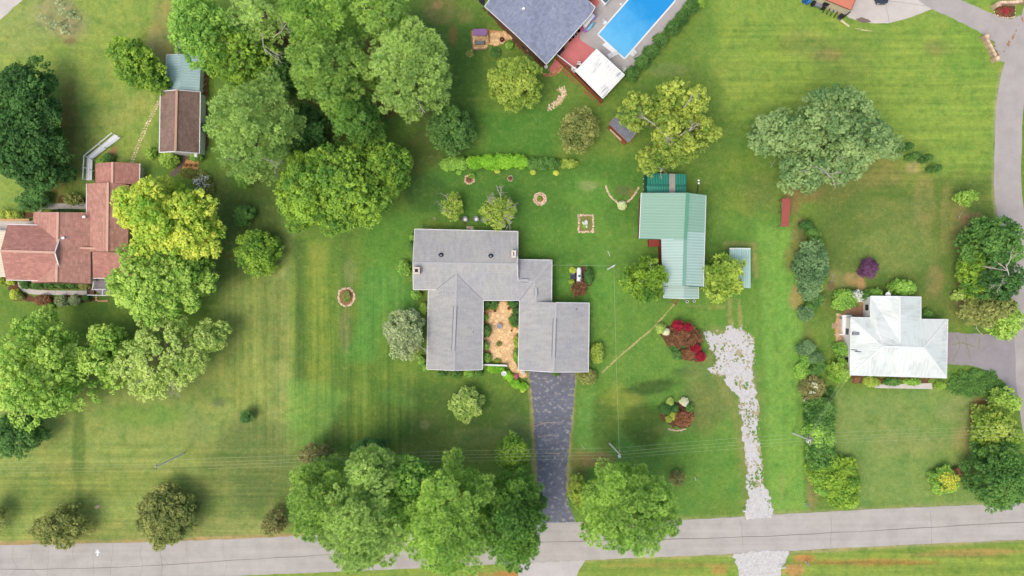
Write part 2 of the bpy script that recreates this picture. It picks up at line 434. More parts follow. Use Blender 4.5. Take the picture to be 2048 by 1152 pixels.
    # bare soil and pine straw
    for a in ((140, 215, 14, 60, (134, 104, 62), .5), (130, 270, 16, 60, (128, 100, 56), .5), (110, 360, 22, 40, (126, 106, 58), .55), (150, 300, 18, 70, (104, 112, 50), .5),
              (560, 110, 26, 60, (112, 78, 52), .9), (720, 130, 40, 50, (118, 80, 54), .85), (750, 215, 34, 30, (120, 80, 54), .85), (845, 300, 34, 40, (92, 92, 46), .55),
              (860, 250, 30, 30, (84, 92, 42), .7), (880, 20, 36, 34, (142, 122, 78), .5), (875, 10, 12, 8, (190, 140, 100), .5), (930, 30, 22, 18, (140, 130, 74), .6), (905, 70, 10, 26, (140, 100, 66), .5),
              (820, 210, 40, 20, (98, 84, 50), .7), (430, 390, 40, 60, (92, 108, 46), .5), (560, 120, 40, 160, (92, 76, 48), .6), (650, 240, 90, 60, (84, 72, 44), .7), (540, 390, 30, 60, (74, 92, 40), .6),
              (1585, 400, 16, 26, (150, 118, 78), .7), (1600, 480, 16, 40, (132, 116, 72), .7), (1592, 595, 14, 26, (168, 140, 90), .75), (1580, 520, 12, 26, (130, 120, 70), .6), (1640, 600, 10, 12, (176, 136, 84), .7),
              (1660, 560, 34, 20, (150, 142, 84), .6), (1705, 558, 18, 12, (170, 140, 92), .7), (1722, 580, 7, 30, (176, 140, 96), .8), (1615, 690, 10, 60, (126, 124, 66), .5),
              (1740, 340, 90, 34, (138, 122, 74), .55), (1825, 335, 16, 14, (180, 160, 104), .8), (1640, 330, 60, 40, (120, 114, 64), .55), (1620, 380, 30, 24, (150, 112, 76), .6),
              (1920, 450, 16, 60, (152, 134, 84), .55), (1945, 440, 24, 14, (158, 124, 86), .6), (1930, 540, 16, 70, (146, 112, 72), .75), (1895, 440, 14, 70, (140, 132, 74), .5), (1915, 610, 20, 40, (132, 124, 70), .4),
              (1800, 500, 90, 40, (128, 142, 68), .5), (1790, 430, 60, 30, (116, 128, 60), .5), (1850, 400, 20, 60, (150, 138, 82), .45), (1870, 560, 20, 30, (150, 130, 84), .5), (1926, 600, 14, 16, (176, 150, 104), .5),
              (1925, 820, 50, 26, (144, 146, 84), .5), (1960, 830, 20, 30, (156, 100, 62), .8), (1940, 880, 30, 30, (156, 142, 88), .6), (1830, 890, 70, 20, (144, 146, 80), .5), (1760, 850, 60, 40, (124, 140, 72), .4), (1700, 890, 40, 70, (112, 138, 66), .4),
              (1740, 1125, 130, 7, (168, 118, 66), .75), (1900, 1110, 90, 5, (176, 140, 88), .6), (1610, 1117, 22, 7, (186, 124, 76), .85), (1590, 1140, 20, 14, (186, 132, 86), .8), (1960, 1103, 90, 5, (184, 132, 84), .6),
              (1350, 1130, 120, 5, (160, 138, 76), .6), (1440, 1140, 14, 8, (176, 130, 76), .7), (1015, 1148, 26, 6, (188, 122, 72), .8), (950, 1150, 40, 5, (170, 130, 80), .6),
              (1195, 920, 34, 16, (150, 112, 76), .7), (1160, 930, 18, 26, (140, 120, 72), .6), (1205, 940, 14, 8, (170, 116, 88), .6), (1340, 860, 34, 12, (112, 122, 60), .4),
              (1565, 975, 8, 40, (140, 140, 80), .3), (1620, 880, 7, 140, (150, 132, 88), .6), (1625, 990, 12, 30, (150, 130, 88), .5),
              (1685, 125, 60, 40, (112, 132, 60), .4), (1600, 90, 60, 30, (130, 136, 66), .5), (1720, 80, 50, 30, (96, 136, 54), .5), (1880, 95, 30, 14, (124, 124, 70), .6), (1930, 100, 40, 60, (92, 146, 52), .5), (1660, 110, 26, 12, (140, 124, 78), .6),
              (1470, 140, 60, 60, (126, 150, 60), .5), (1420, 100, 26, 40, (110, 146, 56), .5), (1480, 350, 40, 60, (98, 130, 44), .5), (1490, 410, 20, 30, (130, 138, 50), .5), (1500, 530, 20, 60, (92, 140, 50), .4),
              (1340, 140, 40, 12, (130, 134, 80), .4), (1440, 480, 26, 40, (76, 120, 44), .4), (1175, 372, 20, 10, (140, 150, 90), .6), (1262, 385, 12, 9, (140, 120, 70), .8), (1245, 380, 18, 12, (92, 100, 56), .7)):
        blob(*a)
    area([(1600, 320), (1780, 330), (1700, 400), (1590, 400)], (118, 114, 60), .5, 40, 50)
    area([(1480, 345), (1550, 350), (1560, 420), (1500, 420)], (110, 112, 54), .5, 40, 40)
    # grass between drive edges and the kerb
    for poly, w in (((1060, 745), (1064, 800), (1067, 900), (1074, 1000)), 10), (((1149, 750), (1142, 830), (1138, 900), (1134, 985)), 10):
        area(strip_poly(poly, w), (176, 156, 110), .8, 6, 10)
    area(strip_poly([(-50, 1090), (250, 1085), (512, 1076), (620, 1072)], 12), (178, 146, 104), .8, 8, 8)
    area(strip_poly([(1160, 1045), (1360, 1039), (1536, 1029), (1760, 1017), (2048, 1005)], 8), (150, 150, 96), .7, 6, 8)
    area(strip_poly([(1160, 1122), (1360, 1113), (1560, 1106), (1760, 1093), (2060, 1079)], 7), (172, 158, 110), .8, 6, 8)
    area(strip_poly([(2006, 130), (1997, 170), (1990, 225), (1987, 300), (1986, 380), (1994, 440)], 7), (164, 156, 112), .7, 6, 8)
    area(strip_poly([(1502, 830), (1508, 760), (1480, 690), (1412, 660)], 26), (140, 140, 84), .55, 20, 30)
    area(strip_poly([(1414, 700), (1440, 760), (1490, 860), (1495, 1010)], 26), (138, 136, 76), .6, 20, 30)
    for pts, w in (([(1448, 487), (1508, 489), (1512, 555)], 7), ([(1372, 610), (1410, 615), (1450, 614)], 5), ([(1460, 600), (1461, 660)], 6), ([(1478, 600), (1482, 665)], 6)):
        area(strip_poly(pts, w), (160, 150, 90), .75, 5, 10)
    # mower streaks
    area([(440, 500), (840, 560), (840, 920), (560, 930), (440, 800)], None, 1, 60, 30, Vs, 1.0)
    area([(300, -100), (350, -100), (345, 300), (220, 320)], None, 1, 40, 30, Vs, .7)
    area([(1520, 430), (1610, 430), (1620, 1000), (1540, 1000)], None, 1, 20, 10, Vs, .35)
    area([(-200, 880), (560, 900), (560, 1080), (-200, 1090)], None, 1, 50, 30, Hs, 1.0)
    area([(1430, 40), (2000, 60), (1990, 420), (1640, 360), (1450, 250)], None, 1, 50, 30, Hs, .8)
    area([(1180, 760), (1340, 760), (1340, 880), (1180, 880)], None, 1, 30, 30, Hs, .5)
    area([(-200, 60), (300, 60), (200, 330), (-200, 300)], None, 1, 50, 30, Hs, .4)
    area([(1150, 1120), (2100, 1085), (2100, 1300), (1150, 1300)], None, 1, 12, 10, Hs, 1.0)
    area([(900, 120), (980, 220), (950, 330), (860, 320)], None, 1, 40, 30, Hs, .6)

    T *= 1.07
    ny, nx = X.shape
    me = bpy.data.meshes.new('lawn')
    idx = np.arange(nx * ny).reshape(ny, nx)
    f = np.stack([idx[:-1, :-1], idx[:-1, 1:], idx[1:, 1:], idx[1:, :-1]], -1).reshape(-1, 4)
    me.vertices.add(nx * ny); me.loops.add(f.size); me.polygons.add(len(f))
    co = np.zeros((nx * ny, 3), np.float32); co[:, 0] = X.ravel(); co[:, 1] = Y.ravel()
    me.vertices.foreach_set('co', co.ravel())
    me.loops.foreach_set('vertex_index', f.ravel().astype(np.int32))
    me.polygons.foreach_set('loop_start', np.arange(0, f.size, 4, dtype=np.int32))
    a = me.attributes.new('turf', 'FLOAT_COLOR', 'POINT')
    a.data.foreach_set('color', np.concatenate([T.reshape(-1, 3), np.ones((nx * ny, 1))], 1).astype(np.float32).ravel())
    for k, arr in (('mow_up', Vs), ('mow_across', Hs)):
        b = me.attributes.new(k, 'FLOAT', 'POINT'); b.data.foreach_set('value', arr.astype(np.float32).ravel())
    me.update()
    t = NT('lawn_turf')
    vec = t.new('TexCoord').outputs['Object']
    col = t.new('Attribute', attribute_name='turf').outputs['Color']
    mv = t.new('Attribute', attribute_name='mow_up').outputs['Fac']; mh = t.new('Attribute', attribute_name='mow_across').outputs['Fac']
    blades = t.noise(vec, 5.5, 5, 0.75)
    tuft = t.noise(vec, 1.5, 5, 0.7)
    patch = t.noise(vec, 0.33, 5, 0.65)
    clover = t.noise(vec, 0.75, 6, 0.7)
    col = t.mix(1.0, col, t.ramp(blades, [(0.25, (0.58, 0.66, 0.56)), (0.5, (1, 1, 1)), (0.78, (1.44, 1.34, 1.36))]), 'MULTIPLY')
    col = t.mix(1.0, col, t.ramp(tuft, [(0.28, (0.78, 0.84, 0.8)), (0.72, (1.2, 1.15, 1.15))]), 'MULTIPLY')
    col = t.mix(1.0, col, t.ramp(patch, [(0.32, (0.80, 0.93, 0.92)), (0.68, (1.18, 1.07, 1.05))]), 'MULTIPLY')
    col = t.mix(t.ramp(clover, [(0.54, gray(0)), (0.74, gray(0.38))]), col, C(160, 164, 90))
    col = t.mix(t.ramp(t.noise(t.mapping(vec, (1, 1, 1), (0, 0, 1)), 0.5, 6, 0.72), [(0.5, gray(0)), (0.68, gray(0.5))]), col, C(78, 122, 48))
    for amt, sc in ((mv, (1.1, 0.035, 1)), (mh, (0.035, 1.1, 1))):
        s = t.noise(t.mapping(vec, sc), 1.0, 3, 0.65)
        st = t.ramp(s, [(0.3, (0.74, 0.80, 0.78)), (0.7, (1.28, 1.2, 1.16))])
        col = t.mix(amt, col, t.mix(1.0, col, st, 'MULTIPLY'))
    t.base(col); t.rough(0.95); t.b.inputs['Specular IOR Level'].default_value = 0.1
    t.bump(t.math('ADD', blades, tuft), 0.9, 0.12)
    return tag(link('lawn', me, t.m), kind='structure')

build_lawn()

# ------------------------------------------------------------------ flat sheets
def sheet(name, poly, z, mat, kind='structure', parent=None, px=True):
    pts = [G(*p) for p in poly] if px else poly
    a = sum(pts[i][0] * pts[(i + 1) % len(pts)][1] - pts[(i + 1) % len(pts)][0] * pts[i][1] for i in range(len(pts)))
    if a < 0: pts = pts[::-1]
    o = MB().poly([(x, y, z) for x, y in pts]).build(name, mat, parent)
    if kind: o['kind'] = kind
    return o

def ragged_poly(poly, amp, step=9, seed=0):
    """outline resampled every few pixels and frayed by amp pixels"""
    r = random.Random(seed); out = []
    for i in range(len(poly)):
        (ax, ay), (bx, by) = poly[i], poly[(i + 1) % len(poly)]
        l = math.hypot(bx - ax, by - ay); n = max(1, int(l / step))
        for k in range(n):
            t = k / n; j = r.uniform(-amp, amp)
            out.append((ax + (bx - ax) * t - (by - ay) / (l + 1e-9) * j, ay + (by - ay) * t + (bx - ax) / (l + 1e-9) * j))
    return out

def loose_sheet(name, poly, z, mat, cell=0.17, fray=6.0, holes=None, seed=0, relief=0.0, kind='structure', parent=None):
    """ground of loose stuff with a frayed edge: small cells kept where noise lets them, corners shaken"""
    q = [G(*p) for p in poly]
    x0, x1 = min(p[0] for p in q) - 1, max(p[0] for p in q) + 1
    y0, y1 = min(p[1] for p in q) - 1, max(p[1] for p in q) + 1
    xs, ys = np.arange(x0, x1, cell), np.arange(y0, y1, cell)
    X, Y = np.meshgrid(xs, ys)
    r = np.random.RandomState(seed)
    X = X + (r.rand(*X.shape) - .5) * cell * .8; Y = Y + (r.rand(*Y.shape) - .5) * cell * .8
    n = vnoise(X, Y, 1.1, seed + 11) * .6 + vnoise(X, Y, .4, seed + 12) * .4
    d = sdist(X, Y, q) / S + (n - .5) * 2 * fray
    keep = d > 0
    if holes is not None:
        hn = vnoise(X, Y, 1.6, seed + 13) * .34 + vnoise(X, Y, .2, seed + 14) * .66
        keep &= ~((hn > holes) & (d < 60))
    kc = keep[:-1, :-1] & keep[1:, 1:] & keep[:-1, 1:] & keep[1:, :-1]
    idx = np.arange(X.size).reshape(X.shape)
    f = np.stack([idx[:-1, :-1], idx[:-1, 1:], idx[1:, 1:], idx[1:, :-1]], -1)[kc]
    used, inv = np.unique(f.ravel(), return_inverse=True)
    f = inv.reshape(-1, 4)
    co = np.stack([X.ravel()[used], Y.ravel()[used], z + relief * r.rand(len(used))], -1)
    o = origin(parent); co = co - np.array([o.x, o.y, o.z])
    me = bpy.data.meshes.new(name)
    me.from_pydata(co.tolist(), [], f.tolist()); me.update()
    ob = link(name, me, mat, parent)
    if kind: ob['kind'] = kind
    return ob

M_ROAD = asphalt('road_asphalt', C(182, 176, 167), C(160, 154, 148), 0.34, 0.06)
M_LANE = asphalt('lane_asphalt', C(176, 169, 162), C(192, 184, 176), 0.36, 0.0)
M_DRIVE = asphalt('dark_drive', C(114, 117, 128), C(178, 172, 166), 0.475, 0.0, C(88, 92, 104))
M_OLDDRIVE = asphalt('old_drive', C(154, 148, 148), C(176, 170, 162), 0.4, 0.0)
M_CONC = asphalt('concrete', C(204, 196, 186), C(180, 168, 158), 0.35, 0.0)
M_POOLDECK = asphalt('pool_concrete', C(178, 172, 166), C(160, 154, 150), 0.36, 0.0)
M_GRAVEL = plain('white_gravel', C(222, 216, 220), 0.95, 0.22, 7.0, bump=0.8)
M_SOIL = plain('bare_soil', C(184, 170, 112), 0.95, 0.22, 4.0, bump=0.5)
M_MULCH = plain('brown_mulch', C(108, 78, 56), 0.95, 0.35, 7.0, bump=0.6)
M_CRACK = plain('crack_fill', C(128, 118, 114), 0.9, 0.2)
M_REDSEAL = plain('red_floor_paint', C(206, 120, 116), 0.55, 0.10, 0.8)
M_WHITE = plain('white_paint', C(236, 236, 232), 0.5, 0.06)
M_CURB = plain('sandy_kerb', C(186, 152, 112), 0.95, 0.25, 3.0)

road_top = smooth_line([(-420, 1096), (-150, 1092), (0, 1090), (250, 1085), (512, 1076), (760, 1062), (1050, 1047), (1360, 1040), (1536, 1030), (1760, 1018), (2048, 1006), (2200, 999), (2500, 986)], 5)
road_bot = smooth_line([(-420, 1176), (-150, 1172), (0, 1168), (250, 1163), (512, 1150), (760, 1140), (1050, 1126), (1160, 1121), (1360, 1112), (1536, 1104), (1760, 1092), (2048, 1079), (2200, 1072), (2500, 1060)], 5)
road = sheet('main_road', ragged_poly(road_top + road_bot[::-1], 0.7, 12, 3), 0.012, M_ROAD)
def crack(pts, w, parent, seed=0, z=0.017, mat=None, name='crack'):
    p = smooth_line(pts, 6); r = random.Random(seed)
    p = [(x + r.uniform(-.8, .8), y + r.uniform(-.8, .8)) for x, y in p]
    return sheet(name, strip_poly(p, [w * r.uniform(.6, 1.3) for _ in p]), z, mat or M_CRACK, None, parent)
crack([(-300, 1142), (0, 1139), (250, 1134), (512, 1118), (760, 1103), (1030, 1086), (1280, 1080), (1536, 1072), (1800, 1058), (2048, 1044), (2300, 1033)], 1.2, road, 1)
M_CRACK2 = plain('faint_crack', C(152, 144, 138), 0.9, 0.2)
rr = random.Random(8)
for x in (27, 66, 96, 148, 190, 226, 284, 322, 372, 448):
    y = 1090 - x * .03
    crack([(x, y + 4), (x + rr.uniform(-4, 4), y + 26), (x + rr.uniform(-6, 6), y + 48), (x + rr.uniform(-12, 12), 1152)], rr.uniform(.35, .7) if x != 322 else 1.2, road, x, 0.0165, M_CRACK2)
for x in (1480, 1660, 1860):
    crack([(x, 1030 - (x - 1536) * .05 + 8), (x + 3, 1052), (x + rr.uniform(-6, 6), 1092)], .6, road, x)
sheet('arrow_marking', [(193.5, 1112), (193.5, 1105.5), (190, 1105.5), (195, 1098.5), (200, 1105.5), (196.8, 1105.5), (196.8, 1112)], 0.018, M_WHITE, None, road)

lane_l = smooth_line([(2080, -220), (2062, -60), (2044, 25), (2022, 85), (2008, 130), (1999, 168), (1992, 222), (1989, 300), (1988, 380), (1997, 440), (2012, 510), (2022, 600), (2030, 700), (2034, 780), (2046, 860), (2066, 950), (2090, 1003)], 5)
lane_r = smooth_line([(2160, -220), (2125, -60), (2100, 25), (2078, 90), (2062, 135), (2055, 170), (2046, 222), (2043, 300), (2043, 380), (2052, 440), (2068, 510), (2080, 600), (2090, 700), (2094, 780), (2106, 860), (2126, 950), (2150, 1000)], 5)
sheet('side_lane', ragged_poly(lane_l + lane_r[::-1], 0.6, 10, 4), 0.008, M_LANE)
sheet('house_drive', ragged_poly([(1800, -160), (1870, -40), (1905, -6), (1922, 0), (1985, 28), (2022, 38), (2040, 30), (2060, 100), (2016, 126), (1998, 122), (1986, 84), (1960, 64), (1900, 34), (1862, 17), (1826, -4), (1780, -90)], 0.8, 9, 5), 0.004, M_LANE)
pad = sheet('concrete_pad', ragged_poly([(1600, -120), (1790, -110), (1826, -6), (1863, 18), (1822, 35), (1776, 47), (1742, 46), (1716, 41), (1698, 36), (1680, 18)], 0.5, 10, 6), 0.014, M_CONC)
for p in (((1760, -60), (1778, 46)), ((1700, -10), (1850, 12))): crack(list(p), .5, pad, 3, 0.019)
sheet('rubber_mat', ragged_poly([(1711, 37), (1722, 35), (1736, 38), (1743, 44), (1730, 46), (1716, 43)], .8, 4, 2), 0.02, plain('worn_patch', C(128, 112, 100), .95, .3, 8), None, pad)
sheet('corner_road', ragged_poly([(-300, 40), (-20, 52), (0, 40), (14, 28), (28, 14), (48, -2), (90, -60), (110, -200), (-300, -200)], .8, 8, 7), 0.012, M_CONC)
drv = sheet('asphalt_drive', ragged_poly([(1057, 738), (1152, 738), (1147, 800), (1142, 850), (1137, 900), (1133, 950), (1132, 985), (1138, 1012), (1152, 1045), (1085, 1048), (1080, 1010), (1076, 960), (1072, 900), (1068, 840), (1063, 780)], 2.2, 4, 9), 0.008, M_DRIVE)
for p in ([(1068, 852), (1090, 846), (1112, 845)], [(1075, 873), (1100, 871)], [(1090, 905), (1120, 908)]): crack(p, 1.8, drv, 5, 0.013, plain('drive_patch', C(176, 158, 138), .95, .3, 6) if 'drive_patch' not in bpy.data.materials else bpy.data.materials['drive_patch'])
sheet('asphalt_drive_apron', ragged_poly([(1036, 1127), (1046, 1126.5), (1130, 1122.4), (1170, 1120.7), (1158, 1140), (1152, 1160), (1140, 1260), (1040, 1260)], .8, 8, 9), 0.016, asphalt('apron_concrete', C(196, 190, 184), C(178, 172, 166), .3))
sheet('bungalow_drive', ragged_poly([(1890, 664), (1960, 668), (2034, 672), (2040, 800), (2024, 792), (2010, 766), (1984, 744), (1940, 731), (1890, 728)], 1.4, 8, 10), 0.004, M_OLDDRIVE)
M_WEED = plain('crack_weeds', C(142, 138, 92), .95, .3, 5)
for p in ([(1912, 672), (1920, 690), (1912, 708), (1905, 724)], [(1930, 668), (1934, 690), (1940, 716)], [(1905, 690), (1925, 686), (1950, 694)], [(1960, 676), (1956, 700)]): crack(p, 1.5, None, 4, 0.009, M_WEED, 'grassy_crack')['kind'] = 'structure'
# gravel
GRAV = [(1412, 664), (1446, 668), (1452, 652), (1466, 648), (1472, 660), (1484, 652), (1492, 664), (1506, 676), (1509, 700), (1508, 740), (1513, 790), (1517, 830), (1520, 900), (1526, 960), (1549, 1031),
        (1489, 1034), (1494, 1010), (1494, 960), (1488, 900), (1483, 850), (1474, 800), (1456, 772), (1446, 752), (1432, 756), (1416, 738), (1430, 728), (1432, 706), (1416, 700)]
M_DRYBED = plain('dry_grit', C(176, 164, 128), 0.95, 0.3, 5.0, bump=0.5)
loose_sheet('gravel_bed', [(1464 + (x - 1464) * 1.06, 850 + (y - 850) * 1.02) for x, y in GRAV], 0.006, M_DRYBED, .17, 7, .62, 7, .01)
t = NT('mixed_gravel')
vec = t.new('TexCoord').outputs['Object']
st = t.new('TexVoronoi'); st.inputs['Scale'].default_value = 5.0; t.l(vec, st.inputs['Vector'])
gcol = t.ramp(st.outputs['Color'], [(0.0, C(184, 180, 174)), (0.3, C(202, 199, 194)), (0.7, C(208, 205, 201)), (1.0, C(218, 215, 211))])
gcol = t.mix(t.ramp(t.noise(vec, 1.7, 7, .85), [(.5, gray(0)), (.68, gray(.55))]), gcol, C(150, 146, 118))
t.base(gcol); t.rough(.95); t.bump(st.outputs['Distance'], .4, .03)
M_GRAVEL = t.m
loose_sheet('gravel_drive', GRAV, 0.02, M_GRAVEL, .11, 8, .715, 3, .015)
loose_sheet('gravel_drive_mouth', [(1492, 1000), (1524, 985), (1545, 1031), (1560, 1036), (1486, 1040), (1490, 1034)], 0.026, M_GRAVEL, .13, 2, None, 4, .02)
loose_sheet('gravel_apron', [(1464, 1108), (1490, 1104), (1535, 1099), (1578, 1102), (1572, 1120), (1560, 1150), (1556, 1240), (1476, 1240), (1476, 1150)], 0.024, M_GRAVEL, .14, 4, None, 5, .03)
loose_sheet('gravel_apron_fringe', [(1556, 1104), (1580, 1104), (1576, 1124), (1566, 1150), (1560, 1240), (1552, 1240), (1560, 1150)], 0.018, plain('clay_grit', C(196, 160, 124), .95, .3, 5), .15, 6, .6, 8, .01)
# worn paths
for pts, w, sd in (([(1202, 747), (1240, 712), (1280, 678), (1310, 652), (1335, 624), (1350, 606)], 5, 1), ([(1345, 600), (1354, 612)], 20, 2), ([(1112, 176), (1122, 178), (1128, 190), (1118, 204), (1102, 216)], 14, 3)):
    loose_sheet('worn_path', strip_poly(smooth_line(pts, 5), w), 0.006, M_SOIL if sd != 2 else plain('red_brick_dust', C(132, 84, 66), .95, .3, 6), .13, 1.6 if sd == 1 else 3, None if sd == 1 else .7, 20 + sd, .01)
loose_sheet('bare_strip', strip_poly([(1620, 820), (1612, 880), (1618, 960), (1632, 990)], 7), 0.005, plain('bare_edge', C(160, 136, 92), .95, .3, 4), .2, 5, .55, 31)
loose_sheet('bare_strip', strip_poly([(2006, 105), (2030, 66), (2046, 35)], 6), 0.024, plain('clay_edge', C(164, 124, 96), .95, .3, 4), .2, 4, .6, 32)
# ------------------------------------------------------------------ building helpers
def make_roof(root, faces, mat, thick=0.14, name='roof', label=None):
    """faces: polygons of (photo x, photo y, height); a slab of the given thickness with shingle uv in metres"""
    o = origin(root)
    vid, V, F = {}, [], []
    for f in faces:
        q = []
        for p in f:
            k = (round(p[0], 2), round(p[1], 2), round(p[2], 3))
            if k not in vid: vid[k] = len(V); V.append(Vector(A(*p)))
            q.append(vid[k])
        n = Vector((0, 0, 0))
        for i in range(len(q)): n += V[q[i]].cross(V[q[(i + 1) % len(q)]])
        F.append(q if n.z > 0 else q[::-1])
    edges = {}
    for f in F:
        for i in range(len(f)):
            a, b = f[i], f[(i + 1) % len(f)]
            edges[(a, b)] = True
    N = len(V)
    verts = [v - o for v in V] + [v - o - Vector((0, 0, thick)) for v in V]
    allf = [tuple(f) for f in F] + [tuple(N + i for i in f[::-1]) for f in F]
    for (a, b) in edges:
        if (b, a) not in edges: allf.append((b, a, N + a, N + b))
    me = bpy.data.meshes.new(name)
    me.from_pydata([tuple(v) for v in verts], [], allf); me.update()
    uv = me.uv_layers.new(name='UVMap')
    for p in me.polygons:
        n = p.normal
        u = Vector((0, 0, 1)).cross(n)
        u = u.normalized() if u.length > 1e-3 else Vector((1, 0, 0))
        v = n.cross(u)
        for li in p.loop_indices:
            c = me.vertices[me.loops[li].vertex_index].co
            uv.data[li].uv = (c.dot(u), c.dot(v))
    r = link(name, me, mat, root)
    if label: r['label'] = label
    return r

def ribs(roof, faces, mat, spacing=0.4, w=0.06, h=0.05, name='rib'):
    """raised seams of sheet metal, all in one part: closer together than one could pick apart"""
    mb = MB()
    for f in faces:
        P = [Vector(A(*p)) for p in f]
        n = Vector((0, 0, 0))
        for i in range(len(P)): n += P[i].cross(P[(i + 1) % len(P)])
        n.normalize()
        if n.z < 0: n = -n
        u = Vector((0, 0, 1)).cross(n)
        if u.length < 1e-3: u = Vector((1, 0, 0))
        u.normalize(); v = n.cross(u)
        us = [p.dot(u) for p in P]
        k = math.floor(min(us) / spacing) + 1
        while k * spacing < max(us):
            c = k * spacing; hit = []
            for i in range(len(P)):
                a, b = us[i] - c, us[(i + 1) % len(P)] - c
                if (a < 0) != (b < 0): hit.append(P[i].lerp(P[(i + 1) % len(P)], a / (a - b)))
            hit.sort(key=lambda p: p.dot(v))
            for i in range(0, len(hit) - 1, 2):
                if (hit[i] - hit[i + 1]).length > .15: mb.bar(hit[i], hit[i + 1], w, h + .02, h)
            k += 1
    o = mb.build(name, mat, roof); o['kind'] = 'stuff'
    return o

def inset_loop(pts, d):
    a = sum(pts[i][0] * pts[(i + 1) % len(pts)][1] - pts[(i + 1) % len(pts)][0] * pts[i][1] for i in range(len(pts)))
    if a < 0: pts = pts[::-1]
    out = []
    for i in range(len(pts)):
        p0, p1, p2 = Vector(pts[i - 1][:2]), Vector(pts[i][:2]), Vector(pts[(i + 1) % len(pts)][:2])
        e0, e1 = (p1 - p0).normalized(), (p2 - p1).normalized()
        n0, n1 = Vector((-e0.y, e0.x)), Vector((-e1.y, e1.x))
        m = n0 + n1
        if m.length < .2: m = n0.copy()
        m.normalize(); m *= d / max(.4, m.dot(n0))
        out.append((p1.x + m.x, p1.y + m.y, pts[i][2]))
    return out

def make_walls(root, loop, mat, overhang=0.4, name='wall', drop=0.15):
    """walls under the edge of a roof, set back by the overhang"""
    L = inset_loop([A(*p) for p in loop], overhang)
    mb = MB()
    for i in range(len(L)):
        a, b = L[i], L[(i + 1) % len(L)]
        mb.poly([(a[0], a[1], -.02), (b[0], b[1], -.02), (b[0], b[1], b[2] - drop), (a[0], a[1], a[2] - drop)])
    return mb.build(name, mat, root), L

def trim(root, pairs, mat, name='gutter', w=0.1, h=0.14, out=0.0, lift=0.03):
    for p, q in pairs:
        MB().bar(A(*p), A(*q), w, h, lift).build(name, mat, root)

def ridge_caps(roof, pairs, mat, w=0.34, h=0.07, name='ridge_cap'):
    for p, q in pairs: MB().bar(A(*p), A(*q), w, h, h).build(name, mat, roof)

def on_wall(L, i, t, z, w, h, root, frame_mat, glass_mat, name='window', depth=0.06):
    """window or door on wall i of loop L, t along it"""
    a, b = Vector(L[i][:2]), Vector(L[(i + 1) % len(L)][:2])
    d = (b - a).normalized(); n = Vector((d.y, -d.x)); c = a.lerp(b, t) + n * (depth / 2)
    ang = math.atan2(d.y, d.x)
    f = MB().box((c.x, c.y, z), (w, depth, h), ang).build(name, frame_mat, root)
    c2 = c + n * (depth / 2 + .006)
    MB().box((c2.x, c2.y, z), (w - .16, .02, h - .16), ang).build('pane' if name == 'window' else 'panel', glass_mat, f)
    return f

M_GLASS = plain('window_glass', C(46, 52, 62), 0.12, .05)
M_TRIM = plain('white_trim', C(238, 238, 234), 0.5, .05)
M_BRICK = plain('brick_wall', C(122, 92, 76), 0.9, .25, 6)
M_CREAM = plain('cream_siding', C(222, 206, 178), 0.8, .08)
M_WHITEW = plain('white_siding', C(236, 234, 228), 0.7, .06)
M_WOOD = plain('weathered_wood', C(150, 122, 96), 0.9, .25, 4)
M_REDWOOD = plain('red_stained_wood', C(146, 84, 58), 0.85, .22, 4)
M_BLACK = plain('black_plastic', C(40, 40, 44), 0.5, .1)
M_DARKMET = plain('dark_vent_metal', C(58, 64, 78), 0.5, .1, 3, .3)
M_GREYMET = plain('grey_metal', C(140, 144, 150), 0.5, .1, 3, .3)
M_STONE = plain('pale_fieldstone', C(226, 198, 166), 0.95, .18, 3, per_object=.22, bump=.4)
M_FLAG = plain('tan_flagstone', C(240, 204, 152), 0.95, .14, 3, per_object=.2, bump=.3)
M_FLAGBED = plain('flagstone_bed', C(206, 160, 106), 0.98, .25, 5)

def chimney(root, px, py, z0, z1, wx, wy, mat, cap):
    x, y, _ = A(px, py, z1)
    c = MB().box((x, y, (z0 + z1) / 2), (wx, wy, z1 - z0)).build('chimney', mat, root)
    m = MB()
    for sx, sy, bx, by in ((0, 1, 1, .22), (0, -1, 1, .22), (1, 0, .22, 1), (-1, 0, .22, 1)):
        m.box((x + sx * (wx / 2 - .08), y + sy * (wy / 2 - .08), z1 + .05), (wx * bx + .1 if bx == 1 else .26, (wy * by - .36) if (by == 1) else .26, .12))
    m.build('cap', cap, c)
    MB().box((x, y, z1 + .012), (wx * .5, wy * .5, .02)).build('flue', M_BLACK, c)
    return c

def roof_vent(root, px, py, z, r=0.28, mat=None, h=.3, name='roof_vent'):
    x, y, _ = A(px, py, z + h)
    o = MB().lathe((x, y, z - .15), [(r * 1.5, 0), (r * 1.5, .17), (r * .7, .2), (r * .7, h), (r, h + .02), (r, h + .14), (r * .5, h + .24)], 14).build(name, mat or M_DARKMET, root)
    MB().lathe((x, y, z + h + .09), [(r * .45, 0), (r * .45, .012)], 12).build('cap', M_GREYMET, o)
    return o

